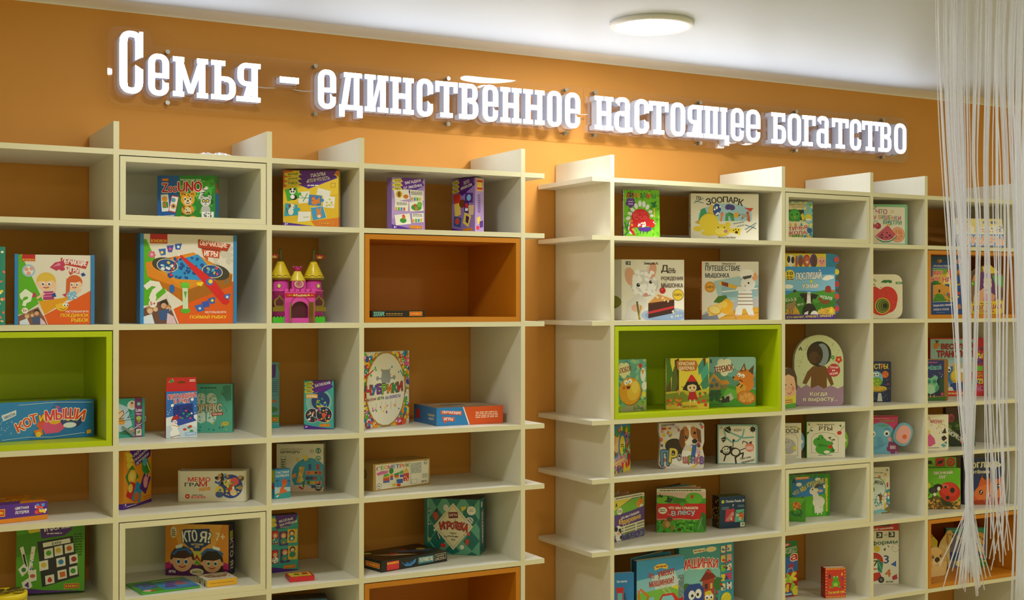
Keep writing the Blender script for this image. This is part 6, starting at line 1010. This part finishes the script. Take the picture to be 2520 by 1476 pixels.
F 8a6a4a;P f0cc2a 0 78 60 70 100 76 100 100 0 100;P 6a2f7a 30 24 60 18 72 40 76 76 26 76;P f0d83a 36 14 60 8 84 16 84 24 60 26 40 24;P 4ab83a 66 30 98 30 98 50 74 44;P 7a4a3a 74 46 96 52 96 70 78 70;P e8b088 10 66 40 52 48 76 8 78;E f2d0a0 52 46 13 15;E e8c04a 52 38 13 7;E 222 47 46 1.6;E 222 58 46 1.6;L b84a4a 1.4 48 54 53 55 57 53;P d83a8a 42 60 64 60 68 76 38 76;R fff 48 58 58 62;P d8a080 60 60 76 66 72 76 62 74;E d8843a 8 34 10;R 4a3a2a 2 22 18 28;J 5aa83a d8e04a 6 44 7;S 5a4a2a 2 70 20 80 10 1.4 3;G 643 30 79 66 82 1;T 9a2a7a 8 83 94 91 3 БОЛЬШАЯ;T 9a2a7a 28 93 72 97 0 СТИРКА;E 4a6a9a 12 93 5 3.4
@trans|sound2|picture_book|book|large transport sound book with red border, blue plane and yellow engine|d0c8c0|b82030||
F d82a3a;R 8ac0cc 0 2 84 100;P a8d0d4 0 2 84 2 84 36 40 44 0 36;P c8c4b0 26 44 84 40 84 60 30 60;U b8303a 7a1a24 20 8 80 19 0 ВЕСЁЛЫЙ;U b8303a 7a1a24 12 22 82 33 0 ТРАНСПОРТ;E e0902a 12 11 6 3;P 3a4a4a 8 4 16 4 12 10;E e8903a 10 14 5
E 2f7ac0 40 62 13 14;P 2f7ac0 30 60 50 52 56 74 34 78;E fff 34 54 4 5;E 222 35 55 2;E d8302a 66 66 14 14;E fff 70 58 4;E 222 71 59 1.8;E e0b02a 50 66 13;E f5d83a 48 64 9;R e8c03a 42 46 50 56;E fff 58 56 4;P 2a3a8a 36 78 60 76 62 92 38 90;E 4a9a3a 72 76 6;P e8e4d0 30 86 40 84 44 92 30 94;R d8302a 0 91 84 100;T f5e08a 8 93 78 98 0 10 забавных звуков
R f0d03a 87 26 98 35;R 8a3a8a 87 37 98 46;R 7ac83a 87 48 98 57;R e8862a 87 59 98 68;R f0d84a 87 70 98 79;R b83a5a 87 14 98 23;R d86a9a 87 82 98 92;S 333,a52,26c,fff 88 16 97 90 30 1.8 4
@noch|book|picture_book|book|small navy night-time book with a pale green owl and brown edge|b88a4a|3a4a8a||r=.008;rc=1100
F 9a6a30;P 2a3070 0 2 82 3 82 88 0 90;S fff,d8d85a 10 6 78 40 8 1.4 2;T e86a9a 10 6 54 10 0 Играем вместе;T 7ac8b8 -20 14 70 26 2 С НОЧЁВКОЙ;P 1f2448 0 50 82 46 82 88 0 88;P 1a4a3a 60 50 82 42 82 80 66 84;E 7ac09a 30 66 26 28;E a8d8b0 24 72 18 20;P 7ac09a 4 44 24 46 44 38 56 44 46 56 8 56;E 4aa88a 16 54 10;E 4aa88a 40 54 10;E 2a7a6a 16 54 6;E 2a7a6a 40 54 6;P d8842a 25 58 31 58 28 64;E 4a9a7a 52 70 8 14 -20;L e8c84a 3 22 86 22 92;L e8c84a 3 38 86 38 92;P 3a6a2a 0 92 90 90 90 100 0 100;E d83a6a 74 84 6;E eee 70 42 2
@menya|book|picture_book|book|cream fairy-tale book with a pink princess dress and tiny witch hats|d8d0b8|b87a8a||r=.01;rc=1000
F ece4cc;T b8505a -10 6 20 14 0 ПРО;T b8505a 22 14 70 24 -3 меня;S 4a6a3a,c8a03a,3a8a9a 10 4 94 30 14 2 3;P d85a90 10 58 20 52 40 66 44 80 22 88 4 86;E e8b890 14 50 7;E e8c84a 14 46 8 5;P 222 76 46 86 36 90 48 70 52;E 222 82 50 10 3;P 222 70 62 84 58 94 66 80 74 72 70;P 5aa8b0 66 84 78 80 92 86 80 92;P 3a7a8a 80 78 92 74 94 82;S c83a5a,3a7a9a 60 30 94 90 16 1.6 4;G 555 10 90 60 93 1;E c33 50 38 2;L 333 1 54 34 60 32 58 36
@morko|book|picture_book|book|dark green gardening book with white slanted lettering, behind the cream fairy-tale book|5a5a3a|3a2a1a||open3
F 2f4a24;S 3a6a2a,1f3a1a,5a7a3a 0 0 100 100 60 7 3;P 4a2a2a 0 0 60 0 40 30 0 40;E b84a6a 16 26 12 14;E 8a3a5a 18 28 8;P 1a2a1a 10 70 60 50 96 70 80 98 10 98;T e8e8d8 4 60 44 66 -35 ВОТ КАКАЯ;T f2f0e0 4 72 76 82 -30 МОРКОВКА;E 4a8a3a 70 30 16 12;S c83a2a,e8c83a 50 70 96 92 12 3 5;L 8ab04a 2 60 10 50 40 56 60
@lug|sound3|picture_book|book|lime meadow sound book with a large red ladybird, in front of a blue kitten book|c8c08a|3a7a2a||
F 7cc42a;P 6ab824 0 0 100 0 100 40 0 60;U f4f0dc 3a4a1a 20 6 76 15 2 ЗВОНКИЙ;U f4f0dc 3a4a1a 36 18 58 26 0 ЛУГ;P 6a5a24 0 76 30 66 60 80 100 88 100 100 0 100;S d89a3a,e8b85a,8a5a2a,5a4a24 0 78 100 99 120 4 4;P 3a3a1c 40 70 66 80 84 94 50 92
E c8281f 68 58 32 28 -22;E d8382a 66 52 26 20 -22;E e86a5a 56 44 10 5 -20;E 222 76 54 7 8;E 222 62 72 6;E 222 56 46 4;E 222 34 46 13 9;E 2a2a30 20 54 13 10;E 3a3a44 20 54 9 7;E f0e8d0 36 50 5 6;E f0ecd8 24 64 5;L 222 2 10 60 2 72;L 222 2 20 66 14 78;L 222 3 60 86 64 94;E d8c83a 4 42 8;L 222 1 24 46 14 36
@pogl|book|picture_book|book|navy touch-and-feel book with an orange ginger kitten face|c8b89a|1a2a5a||
F 243468;P d8602a 36 60 46 48 60 44 84 46 100 56 100 100 22 100 26 76;P d8602a 36 58 46 36 58 54;P d8602a 84 46 98 34 100 60;P 4a2a1a 62 28 74 26 72 52 64 52;P 3a2a1c 44 40 50 36 54 50;E e8763a 62 76 36 22;E 222 42 74 5 6;E 222 84 62 5 7;E fff 43 72 1.6;E fff 85 60 1.6;P 3a2020 60 80 68 78 64 84;L 3a2020 1 58 86 64 84 70 86;P a83a1a 22 92 100 84 100 100 22 100;U f0ead0 333 4 10 18 24 0 П;U f0ead0 333 19 9 90 24 3 огладь;U f0ead0 333 12 26 62 34 2 котёнка;S d88a5a 40 64 96 96 20 2 4
@shch|puppy|picture_book|book|puppy-shaped board book with pale labrador pups, in the low orange compartment|d8c878|c8b85a||poly=0,34,6,28,22,30,40,40,54,58,56,74,52,96,46,100,0,100
F d8b878;E d8b070 20 56 28 30;P c89a5a 36 40 48 48 54 66 44 68 38 56;P c89a5a 0 44 4 44 6 60 0 64;E 3a2418 8 52 4 4;E 3a2418 34 52 4 4;E fff 9 51 1.2;E fff 35 51 1.2;E e8cc98 22 66 16 12;E 2a2020 22 60 9 6;P 2a2020 18 62 26 62 22 70;L 6a4a2a 1 12 72 22 74 32 72;E e0c088 22 90 26 16
@lvon|book|picture_book|book|grey-violet lion cub book with teal top band, behind the puppy book|c8c0a8|2a7a7a||
F 7a7aa0;R 2a9a92 0 0 100 13;G 8ce0d8 10 5 70 8 1;E 3aa88a 80 6 14 4;T 222 5 16 16 22 0 П0;U e8e0d0 444 24 20 70 30 -3 Львёнок;U e8e0d0 444 24 33 76 43 -3 в детсаду;E e8b83a 82 22 12 10;S 8a4a1a 74 16 92 30 8 2 2;P e8b83a 76 28 86 26 96 40 84 44;E e8c04a 82 52 9;P e8b83a 76 52 92 50 96 66 80 68;E 2a4a8a 74 70 16 10;P c83a5a 84 66 92 62 94 76 86 80;P 2f8a3a 50 86 70 76 100 82 100 100 50 100;E f0d83a 34 90 12 8;P 2a4a9a 6 60 34 64 30 84 4 82;S 4a9a3a,fc4,d55 20 64 98 98 26 3 5
'''
for it in parse(): build_item(it)

# ------------------------------------------------------------------ things lying flat and the rest
def flat(name, label, cat, P, z, t, col, art, part='cover', pages=True, body_mat='card'):
    """P: four corners on the board (front-left, front-right, back-right, back-left)"""
    a, b, c, d = [Vector((p[0], p[1])) for p in P]; ux = (b - a); w = ux.length; ux.normalize(); uy = Vector((-ux.y, ux.x)); dp = ((d - a).dot(uy) + (c - b).dot(uy)) / 2; ce = (a + b) / 2 + uy * dp / 2
    T = thing(name, label, cat, (ce.x, ce.y, z + Z0 + .0006), math.atan2(ux.y, ux.x))
    m = MB(); m.box(-w / 2, w / 2, -dp / 2, dp / 2, 0, t * (.35 if pages else 1), srgb(col[0])); m.c[2] = srgb(col[1]); m.c[5] = srgb(col[2]); m.build('back_cover' if pages else 'carton', body_mat, T)
    if pages:
        m = MB(); m.box(-w / 2, w / 2, -dp / 2, dp / 2, t * .36, t, srgb(col[0])); draw(m, art, w, dp, lambda x, z_, d_: (x - w / 2, z_ - dp / 2, t + d_)); m.build('front_cover', 'card', T)
    else:
        m = MB(); draw(m, art, w, dp, lambda x, z_, d_: (x - w / 2, z_ - dp / 2, t + d_)); m.build('lid_print', 'card', T)
    return T, w, dp
FL = {'greenbook': [(0.8643, 0.0264), (1.0403, 0.0423), (1.0464, 0.1795), (0.8698, 0.1912)], 'yellowbox': [(1.0585, 0.0324), (1.1522, 0.038), (1.142, 0.1283), (1.0539, 0.1393)], 'redbox': [(1.3243, 0.0554), (1.4021, 0.0461), (1.3767, 0.1232), (1.3159, 0.1217)], 'tin': (0.4853, -0.0142, 0.058, 0.075)}
flat('picture_book', 'thin green and blue book lying flat in front of the orange guessing game', 'book', FL['greenbook'], ZS[5] + .0165, .006, ('4aa83a', '4aa83a', '4aa83a'), 'F 3f9ad8;P 4aa83a 0 0 100 0 96 18 40 30 40 100 0 100;P 3a6ab0 4 20 36 10 38 70 8 80;S c8507a,5ab0d8 8 24 36 70 20 2 3;P 7a6ac8 50 60 66 20 76 66;P b86a8a 66 66 80 24 92 70;P 5a5ab0 44 80 60 40 68 84;P 3a7ac8 40 100 100 84 100 100;E e8c8a8 14 88 8;E d85a3a 22 92 5;G e8f0d8 42 10 90 20 1')
_t, _w, _d = flat('card_game_box', 'small yellow zebra-striped card box lying in front of the orange guessing game', 'game box', FL['yellowbox'], ZS[5] + .0165, .02, ('e0a82a', 'e8b02a', 'd8d0b0'), 'F e4dcc4;P 8a6a4a 10 30 40 20 70 40 90 30 80 60 50 70 20 60;S 6a4a3a,b89a7a,d8c8a8 10 20 90 70 30 4 2;G 9a5a2a 10 82 70 90 1', pages=False)
m = MB(); draw(m, 'G a87a2a 12 40 88 60 1', _w, .02, lambda x, z_, d: (x - _w / 2, -_d / 2 - d, z_)); draw(m, 'P 222 4 0 12 0 20 100;P 222 26 100 34 0 42 100;P 222 48 0 56 0 62 100;P 222 70 100 78 0 86 100', _d, .02, lambda x, z_, d: (-_w / 2 - d, _d / 2 - x, z_)); m.build('side_print', 'card', _t)
_t, _w, _d = flat('card_game_box', 'little red and yellow card box with an open flap, lying below the nesting dolls', 'game box', FL['redbox'], ZS[5], .015, ('c81f28', 'd0202c', 'b81c24'), 'F c81f28;P e8c83a 6 10 94 8 92 90 8 92;P 5a4a1a 30 24 50 40 44 60 28 50;L 5a4a1a 2 24 40 60 60;R c8303a 60 20 84 56;G a82 20 70 70 78 1', pages=False)
m = MB(); m.box(_w / 2 + .0003, _w / 2 + .012, -_d / 2 + .004, _d / 2 - .004, .0005, .0015, srgb('d8d0c0')); m.build('end_flap', 'card', _t)
T = thing('picture_book', 'grey spiral-bound book lying flat between the dinosaur and zoo books', 'book', (2.825, .20, ZS[1] + Z0 + .0006))
m = MB(); m.box(-.085, .085, -.075, .09, 0, .004, srgb('c8c4b4')); m.build('pages', 'matte', T)
m = MB()
for i in range(26):
    x = -.083 + .166 * i / 25; m.tube([(x, -.079 + .007 * math.cos(a), .0077 + .007 * math.sin(a)) for a in [2 * math.pi * j / 12 for j in range(13)]], .0011, srgb('a8a8a4'), 5, False)
m.build('wire_spiral', 'plast', T)
# yellow tin
T = thing('round_tin', 'yellow round tin cut off by the lower left corner', 'tin', (*FL['tin'][:2], ZS[5] + Z0 + .0006))
r_, h_ = FL['tin'][2], FL['tin'][3]
m = MB(); m.lathe([(r_, 0), (r_, h_ - .018)], col=srgb('d8c018'), n=48); m.build('body', 'plast', T)
m = MB(); y = srgb('e0c818'); b = srgb('5a4a18'); m.lathe([(r_ + .0012, h_ - .0178), (r_ + .0012, h_ - .001), (r_ - .002, h_), (r_ - .003, h_ - .001)], col=y, n=48)
for i in range(40):
    a, q = rnd.uniform(0, 6.28), (r_ - .012) * math.sqrt(rnd.random()); s = rnd.uniform(.006, .016)
    m.face([(q * math.cos(a) + s * math.cos(k), q * math.sin(a) + s * math.sin(k), h_ + .0001 + 4e-5 * i) for k in [6.283 * j / 10 for j in range(10)]], srgb(rnd.choice(('5a4a18', '7a6420', '8a8a3a', '4a3a20', 'b89a2a', '6a5a3a'))))
m.build('lid', 'plast', T)
# dark box low in the third column
T = thing('board_game_box', 'dark blue box top just showing at the bottom edge below the red card box', 'game box', (1.395, .20, ZS[6] + Z0 + .0006), R(-14))
m = MB(); m.box(-.1, .1, 0, .07, 0, 0.21039, srgb('1c2c3c')); m.build('carton', 'card', T)
m = MB(); draw(m, 'F 22384c;R 2a7ab0 70 0 100 30;R 141c28 0 0 100 2;G 8ac 10 6 60 9 1', .2, 0.21039, lambda x, z_, d: (x - .1, -d, z_)); m.build('front_print', 'card', T)
# elastic band with felt tag on the lotto box
T = bpy.data.objects
# film wrap lying on the bookcase
m = MB(); n, k = 34, 16; g = random.Random(5); hh = [[0] * (k + 1) for _ in range(n + 1)]
for i in range(n + 1):
    for j in range(k + 1):
        u, v = i / n * 2 - 1, j / k * 2 - 1; d = max(0, 1 - (abs(u) ** 2.2 + abs(v) ** 2.2)); hh[i][j] = .022 * d ** .6 * (1 + .22 * math.sin(9 * u + 3 * v) * math.cos(7 * v) + g.uniform(-.12, .12)) * (1 - .35 * u) + .001
V = [[(.09 * (i / n * 2 - 1), .11 * (j / k * 2 - 1), hh[i][j]) for j in range(k + 1)] for i in range(n + 1)]
for i in range(n):
    for j in range(k): m.face([V[i][j], V[i + 1][j], V[i + 1][j + 1], V[i][j + 1]], None, False)
bag = m.build('plastic_film', 'foil', None, (1.16729 - .03, .2, ZS[0] + Z0 + .0006)); tag(bag, 'crumpled clear plastic film lying on top of the left bookcase', 'plastic film')
# teddy behind the laundry book
T = thing('plush_bear', 'dark brown plush bear with yellow muzzle behind the strings in the orange compartment', 'plush toy', (4.492, .225, ZS[2] + Z0 + .0171))
def blob(mb, c, r, col, sz=1.0, n=14):
    rows = [[(c[0] + r * math.sin(a) * math.cos(b), c[1] + r * math.sin(a) * math.sin(b), c[2] + r * sz * math.cos(a)) for b in [2 * math.pi * j / (2 * n) for j in range(2 * n)]] for a in [math.pi * i / n for i in range(n + 1)]]
    for ra, rb in zip(rows, rows[1:]):
        for j in range(2 * n): mb.face([ra[j], ra[(j + 1) % (2 * n)], rb[(j + 1) % (2 * n)], rb[j]], col, True)
br, ye = srgb('6a4012'), srgb('e0a820')
m = MB(); blob(m, (0, 0, .055), .055, br); m.build('body', 'matte', T)
m = MB(); blob(m, (0, 0, .14), .05, br); blob(m, (-.035, 0, .185), .017, br); blob(m, (.035, 0, .185), .017, br); m.build('head', 'matte', T)
m = MB(); blob(m, (-.012, -.048, .125), .02, ye); m.build('muzzle', 'matte', T)
m = MB(); blob(m, (-.03, -.045, .152), .005, srgb('111'));  blob(m, (.006, -.047, .152), .005, srgb('111')); m.build('eyes', 'plast', T)
for s in (-1, 1):
    m = MB(); blob(m, (s * .05, -.02, .075), .022, br, 1.5); m.build('arm', 'matte', T)
    m = MB(); blob(m, (s * .032, -.05, .025), .024, br); m.build('leg', 'matte', T)

# ------------------------------------------------------------------ toy castle
x0, y0, x1, y1, z, h, t, _ = PLACE['castle']; S = (x1 - x0) * .95 / 132.0      # one unit = one part in 132 of its width
T = thing('toy_castle', 'pink plastic toy castle with two yellow-roofed towers and red banner', 'toy castle', ((x0 + x1) / 2 + .011, y0 + .045, z + Z0 + .0006), R(-6))
PK, PD, GO, YE, RE, GR = map(srgb, ('e84fb4', 'c02f8c', '8a7420', 'ecd02a', 'c8202c', '4ac828'))
def rr(v): return v * S
T.scale = (1, 1, h / (239 * S))
for cx in (-44, 44):
    m = MB(); m.lathe([(rr(25), 0), (rr(24), rr(100)), (rr(25.5), rr(100)), (rr(25.5), rr(104)), (rr(20.5), rr(105)), (rr(20), rr(138))], rr(cx), 0, PK)
    for k in range(22):
        zz = rr(4 + 6 * k)
        if zz < rr(98): m.lathe([(rr(25.15), zz), (rr(25.15), zz + rr(.8))], rr(cx), 0, PD, close=False)
    tw = m.build('tower', 'plast', T)
    m = MB(); m.lathe([(rr(25), rr(137)), (rr(27.5), rr(141)), (rr(28), rr(145)), (rr(8.5), rr(196)), (rr(7), rr(200))], rr(cx), 0, YE, cols=[GO, GO, YE, GO])
    pts = [(rr(cx) + rr(25.6 + .8) * math.cos(a), rr(25.6 + .8) * math.sin(a), rr(149.5) + rr(2) * math.sin(a * 9)) for a in [2 * math.pi * i / 90 for i in range(91)]]
    m.tube(pts, rr(1.1), GO, 6, False)
    for k in range(7):
        f = k / 7; q = rr(25 - 15 * f + .4); m.lathe([(q, rr(153 + 40 * f)), (q - rr(.3), rr(153.8 + 40 * f))], rr(cx), 0, srgb('c8ac1c'), close=False)
    m.build('roof', 'plast', tw)
    m = MB(); m.lathe([(rr(6.5), rr(198)), (rr(4.6), rr(222)), (rr(3.6), rr(226)), (rr(5.8), rr(230)), (rr(5.8), rr(234)), (rr(3), rr(238)), (rr(.3), rr(239))], rr(cx), 0, srgb('6a6230'), n=16); m.build('spire', 'plast', tw)
    s = -1 if cx < 0 else 1; xa = rr(cx + s * 5)
    m = MB(); fl = [(xa, rr(205)), (xa + s * rr(18), rr(206)), (xa + s * rr(27), rr(212)), (xa + s * rr(19), rr(220)), (xa, rr(220))]; m.prism(fl, -rr(1), rr(1), RE)
    cr = [(xa + s * rr(6), rr(208)), (xa + s * rr(16), rr(208)), (xa + s * rr(18), rr(217)), (xa + s * rr(14), rr(212)), (xa + s * rr(11), rr(218)), (xa + s * rr(8), rr(212)), (xa + s * rr(4), rr(217))]; m.prism(cr, -rr(1.3), -rr(1.05), srgb('f4e07a')); m.build('flag', 'plast', tw)
    m = MB(); cz = rr(70); ou = [(rr(-12), rr(50)), (rr(12), rr(50)), (rr(15), rr(62)), (rr(13), rr(74)), (rr(5), rr(80)), (0, rr(90)), (rr(-5), rr(80)), (rr(-13), rr(74)), (rr(-15), rr(62))]; xo = rr(cx + s * 8)
    m.prism([(x + xo, z_) for x, z_ in ou], -rr(25), -rr(12), GO); m.prism([(x * .68 + xo, (z_ - rr(66)) * .7 + rr(66)) for x, z_ in ou], -rr(25.6), -rr(25.1), srgb('5a1a30'))
    m.box(xo - rr(18), xo + rr(18), -rr(29), -rr(14), rr(36), rr(50), GO); m.build('balcony', 'plast', tw)
    m = MB(); pz = [(rr(-22), 0)] + [(rr(-22 + 5 * i), rr(16 + (5 if i % 2 else 0))) for i in range(9)] + [(rr(19), 0)]; m.prism([(x * .85 + xo, z_) for x, z_ in pz], -rr(29), -rr(25.2), GR); m.build('bush', 'plast', tw)
    m = MB(); m.lathe([(rr(5.6), -.0004), (rr(5.6), .0004)], 0, 0, GO, 16); m.lathe([(rr(4), -.0006), (rr(4), .0006)], 0, 0, srgb('e8d48a'), 16); o = m.build('small_window', 'plast', tw); o.location = (xo, -rr(19.5), rr(118)); o.rotation_euler = (R(90), 0, R(s * 12)); o.scale = (1, 1.5, 1)
m = MB(); ar = [(rr(22 * math.cos(R(a))), rr(44 + 24 * math.sin(R(a)))) for a in range(0, 181, 12)]
wall_ = [(rr(-40), 0), (rr(-22), 0)] + [(x, z_) for x, z_ in ar[::-1]] + [(rr(22), 0), (rr(40), 0), (rr(40), rr(98)), (rr(-40), rr(98))]
m.prism(wall_, -rr(33), -rr(22), PK); m.prism([(x * 1.0, z_) for x, z_ in [(rr(-22), 0), (rr(22), 0), (rr(22), rr(44))] + ar + [(rr(-22), rr(44))]], -rr(20), -rr(18), srgb('5a1030'))
for k in range(6): m.box(rr(-40 + 14 * k), rr(-40 + 14 * k + 9), -rr(34), -rr(26), rr(98), rr(108), PK)
m.box(rr(-41), rr(41), -rr(34), -rr(26), rr(94), rr(99), PK); m.box(rr(-22), rr(22), -rr(34), -rr(16), 0, rr(15), PK)
for s in (-1, 1): m.tube([(s * rr(5 + 21 * u), -rr(33.6), rr(84 - 22 * u * u)) for u in [i / 8 for i in range(9)]], rr(1.2), PD)
m.build('gatehouse', 'plast', T)
m = MB(); pts = []
m.box(rr(-39), rr(39), -rr(35.2), -rr(33), rr(82), rr(94), RE); draw(m, 'T f6e8b0 36 20 72 82 2 Festivia;E f2d060 30 50 4;E f2d060 78 50 4;L f2d060 1 6 50 24 50;L f2d060 1 83 50 96 50;E f2d060 14 50 2;E f2d060 90 50 2', rr(78), rr(12), lambda x, z_, d: (x - rr(39), -rr(35.2) - d, rr(82) + z_)); m.build('banner', 'plast', T)
m = MB(); m.prism([(rr(-18), rr(100)), (rr(18), rr(100)), (rr(18), rr(134)), (rr(-18), rr(134))], -rr(20), rr(12), PK); m.build('gate_tower', 'plast', T)
m = MB(); m.lathe([(rr(21), rr(134)), (rr(21), rr(137)), (rr(10), rr(162)), (rr(9), rr(166))], 0, -rr(4), srgb('ecd84a'), n=20); m.build('middle_roof', 'plast', T)
m = MB(); m.lathe([(rr(9), rr(165)), (rr(10), rr(170)), (rr(12), rr(178))], 0, -rr(4), srgb('b8206a'), n=16)
for k in range(6): a = k * math.pi / 3; blob(m, (rr(11) * math.cos(a), -rr(4) + rr(11) * math.sin(a), rr(179)), rr(3), srgb('b8206a'), 1, 6)
m.build('crown', 'plast', T)
m = MB(); n = 30
for r0, y_, c in ((16, 21.5, PD), (12.5, 22.3, srgb('e8c0a8')), (9, 22.6, srgb('c87a8a'))):
    m.face([(rr(r0) * math.cos(6.2832 * i / n), -rr(y_), rr(124) + rr(r0) * math.sin(6.2832 * i / n)) for i in range(n)], c)
for i in range(n): a, b = 6.2832 * i / n, 6.2832 * (i + 1) / n; m.face([(rr(16) * math.cos(a), -rr(21.5), rr(124) + rr(16) * math.sin(a)), (rr(16) * math.cos(b), -rr(21.5), rr(124) + rr(16) * math.sin(b)), (rr(16) * math.cos(b), -rr(19.8), rr(124) + rr(16) * math.sin(b)), (rr(16) * math.cos(a), -rr(19.8), rr(124) + rr(16) * math.sin(a))], PD)
m.box(-rr(.6), rr(.6), -rr(23), -rr(22.7), rr(124), rr(132), srgb('7a2a4a')); m.box(-rr(5), rr(0), -rr(23), -rr(22.7), rr(123.4), rr(124.6), srgb('7a2a4a')); m.build('clock', 'plast', T)
for s in (-1, 1):
    m = MB(); m.box(0, rr(22), -rr(1.6), rr(1.6), rr(1), rr(66), GO); o = m.build('gate_door', 'plast', T); o.location = (s * rr(24), -rr(36), 0); o.rotation_euler = (0, 0, R(-90 - s * -18 if s < 0 else -72))

# ------------------------------------------------------------------ string curtain
CAMP = cam.matrix_world.translation.copy(); CR, CU, CF = _r.copy(), Vector((0, 0, 1)), _f.copy(); CD = 3.2
def cp(px, py, dd=0): k = (CD + dd) / 3105.61699; return CAMP + CF * (CD + dd) + CR * ((px - 1260) * k) + CU * ((738 - py) * k + 0.00350 * CD)
top_z = ZC
m = MB(); g = random.Random(3)
def strand(path, r=.0014, dd=None):
    dd = g.uniform(-.06, .06) if dd is None else dd; p = [cp(x, y, dd) for x, y in path]
    # smooth a little
    q = []
    for i in range(len(p) - 1):
        a, b, c, d = p[max(i - 1, 0)], p[i], p[i + 1], p[min(i + 2, len(p) - 1)]
        for k in range(4):
            u = k / 4; q.append(.5 * ((2 * b) + (c - a) * u + (2 * a - 5 * b + 4 * c - d) * u * u + (3 * b - a - 3 * c + d) * u ** 3))
    q.append(p[-1]); t0 = q[0].copy(); t0.z = top_z; q = [t0] + q
    m.tube(q, r, srgb('ece6da'), 5)
J = lambda s: g.gauss(0, s)
def bundle(path, n, spread, end=None, r=.0014):
    for _ in range(n):
        o = J(1); pts = [(x + o * s + J(.6), y) for (x, y), s in zip(path, spread)]
        if end: pts += [(pts[-1][0] + J(end[0]), pts[-1][1] + end[1] * g.uniform(.7, 1.1))]
        strand(pts, r)
bundle([(2309, -20), (2312, 120), (2320, 300), (2336, 560), (2352, 800), (2364, 1000), (2380, 1150), (2384, 1240)], 8, [3, 3, 4, 5, 3, 3, 3, 4], (30, 200))
bundle([(2328, -20), (2328, 120), (2333, 300), (2345, 520), (2356, 800), (2366, 1000), (2381, 1150), (2384, 1240)], 7, [5, 5, 5, 5, 3, 3, 3, 4], (30, 190))
bundle([(2352, -20), (2348, 200), (2352, 350), (2366, 560), (2378, 760), (2382, 1000), (2384, 1150), (2386, 1240)], 17, [10, 9, 8, 7, 5, 5, 4, 5], (26, 210))
bundle([(2376, -20), (2374, 200), (2378, 400), (2380, 600), (2382, 800), (2383, 1000), (2385, 1150), (2387, 1240)], 16, [8, 8, 7, 6, 5, 5, 4, 5], (26, 200))
bundle([(2410, -20), (2404, 200), (2400, 400), (2408, 560), (2402, 800), (2396, 1000), (2389, 1150), (2388, 1240)], 8, [7, 7, 6, 5, 4, 4, 4, 5], (26, 180))
bundle([(2436, -20), (2432, 200), (2428, 400), (2430, 600), (2432, 800), (2434, 1000), (2440, 1150)], 11, [9, 7, 6, 7, 10, 11, 14], (12, 220))
bundle([(2456, -20), (2452, 160), (2453, 400), (2452, 600), (2454, 800), (2454, 1000), (2462, 1200)], 5, [5, 4, 3, 5, 6, 7, 9], (14, 150))
bundle([(2474, -20), (2466, 160), (2476, 400), (2478, 600), (2474, 800), (2472, 1000), (2474, 1200)], 5, [6, 6, 5, 5, 5, 6, 9], (24, 190))
bundle([(2492, -20), (2484, 200), (2490, 400), (2500, 640), (2506, 900), (2508, 1150), (2500, 1476)], 12, [9, 8, 8, 6, 4, 4, 6])
bundle([(2512, -20), (2506, 200), (2504, 400), (2508, 640), (2508, 900), (2508, 1150), (2502, 1476)], 18, [8, 7, 7, 6, 4, 4, 5])
bundle([(2534, -20), (2526, 200), (2520, 400), (2520, 640), (2516, 900), (2514, 1150), (2510, 1500)], 12, [8, 8, 7, 6, 4, 4, 5])
cur = m.build('string_curtain', 'thread'); tag(cur, 'sheer string curtain of loose silvery white threads hanging at the right edge', 'string curtain', kind='stuff')
bpy.data.objects.remove(_to)
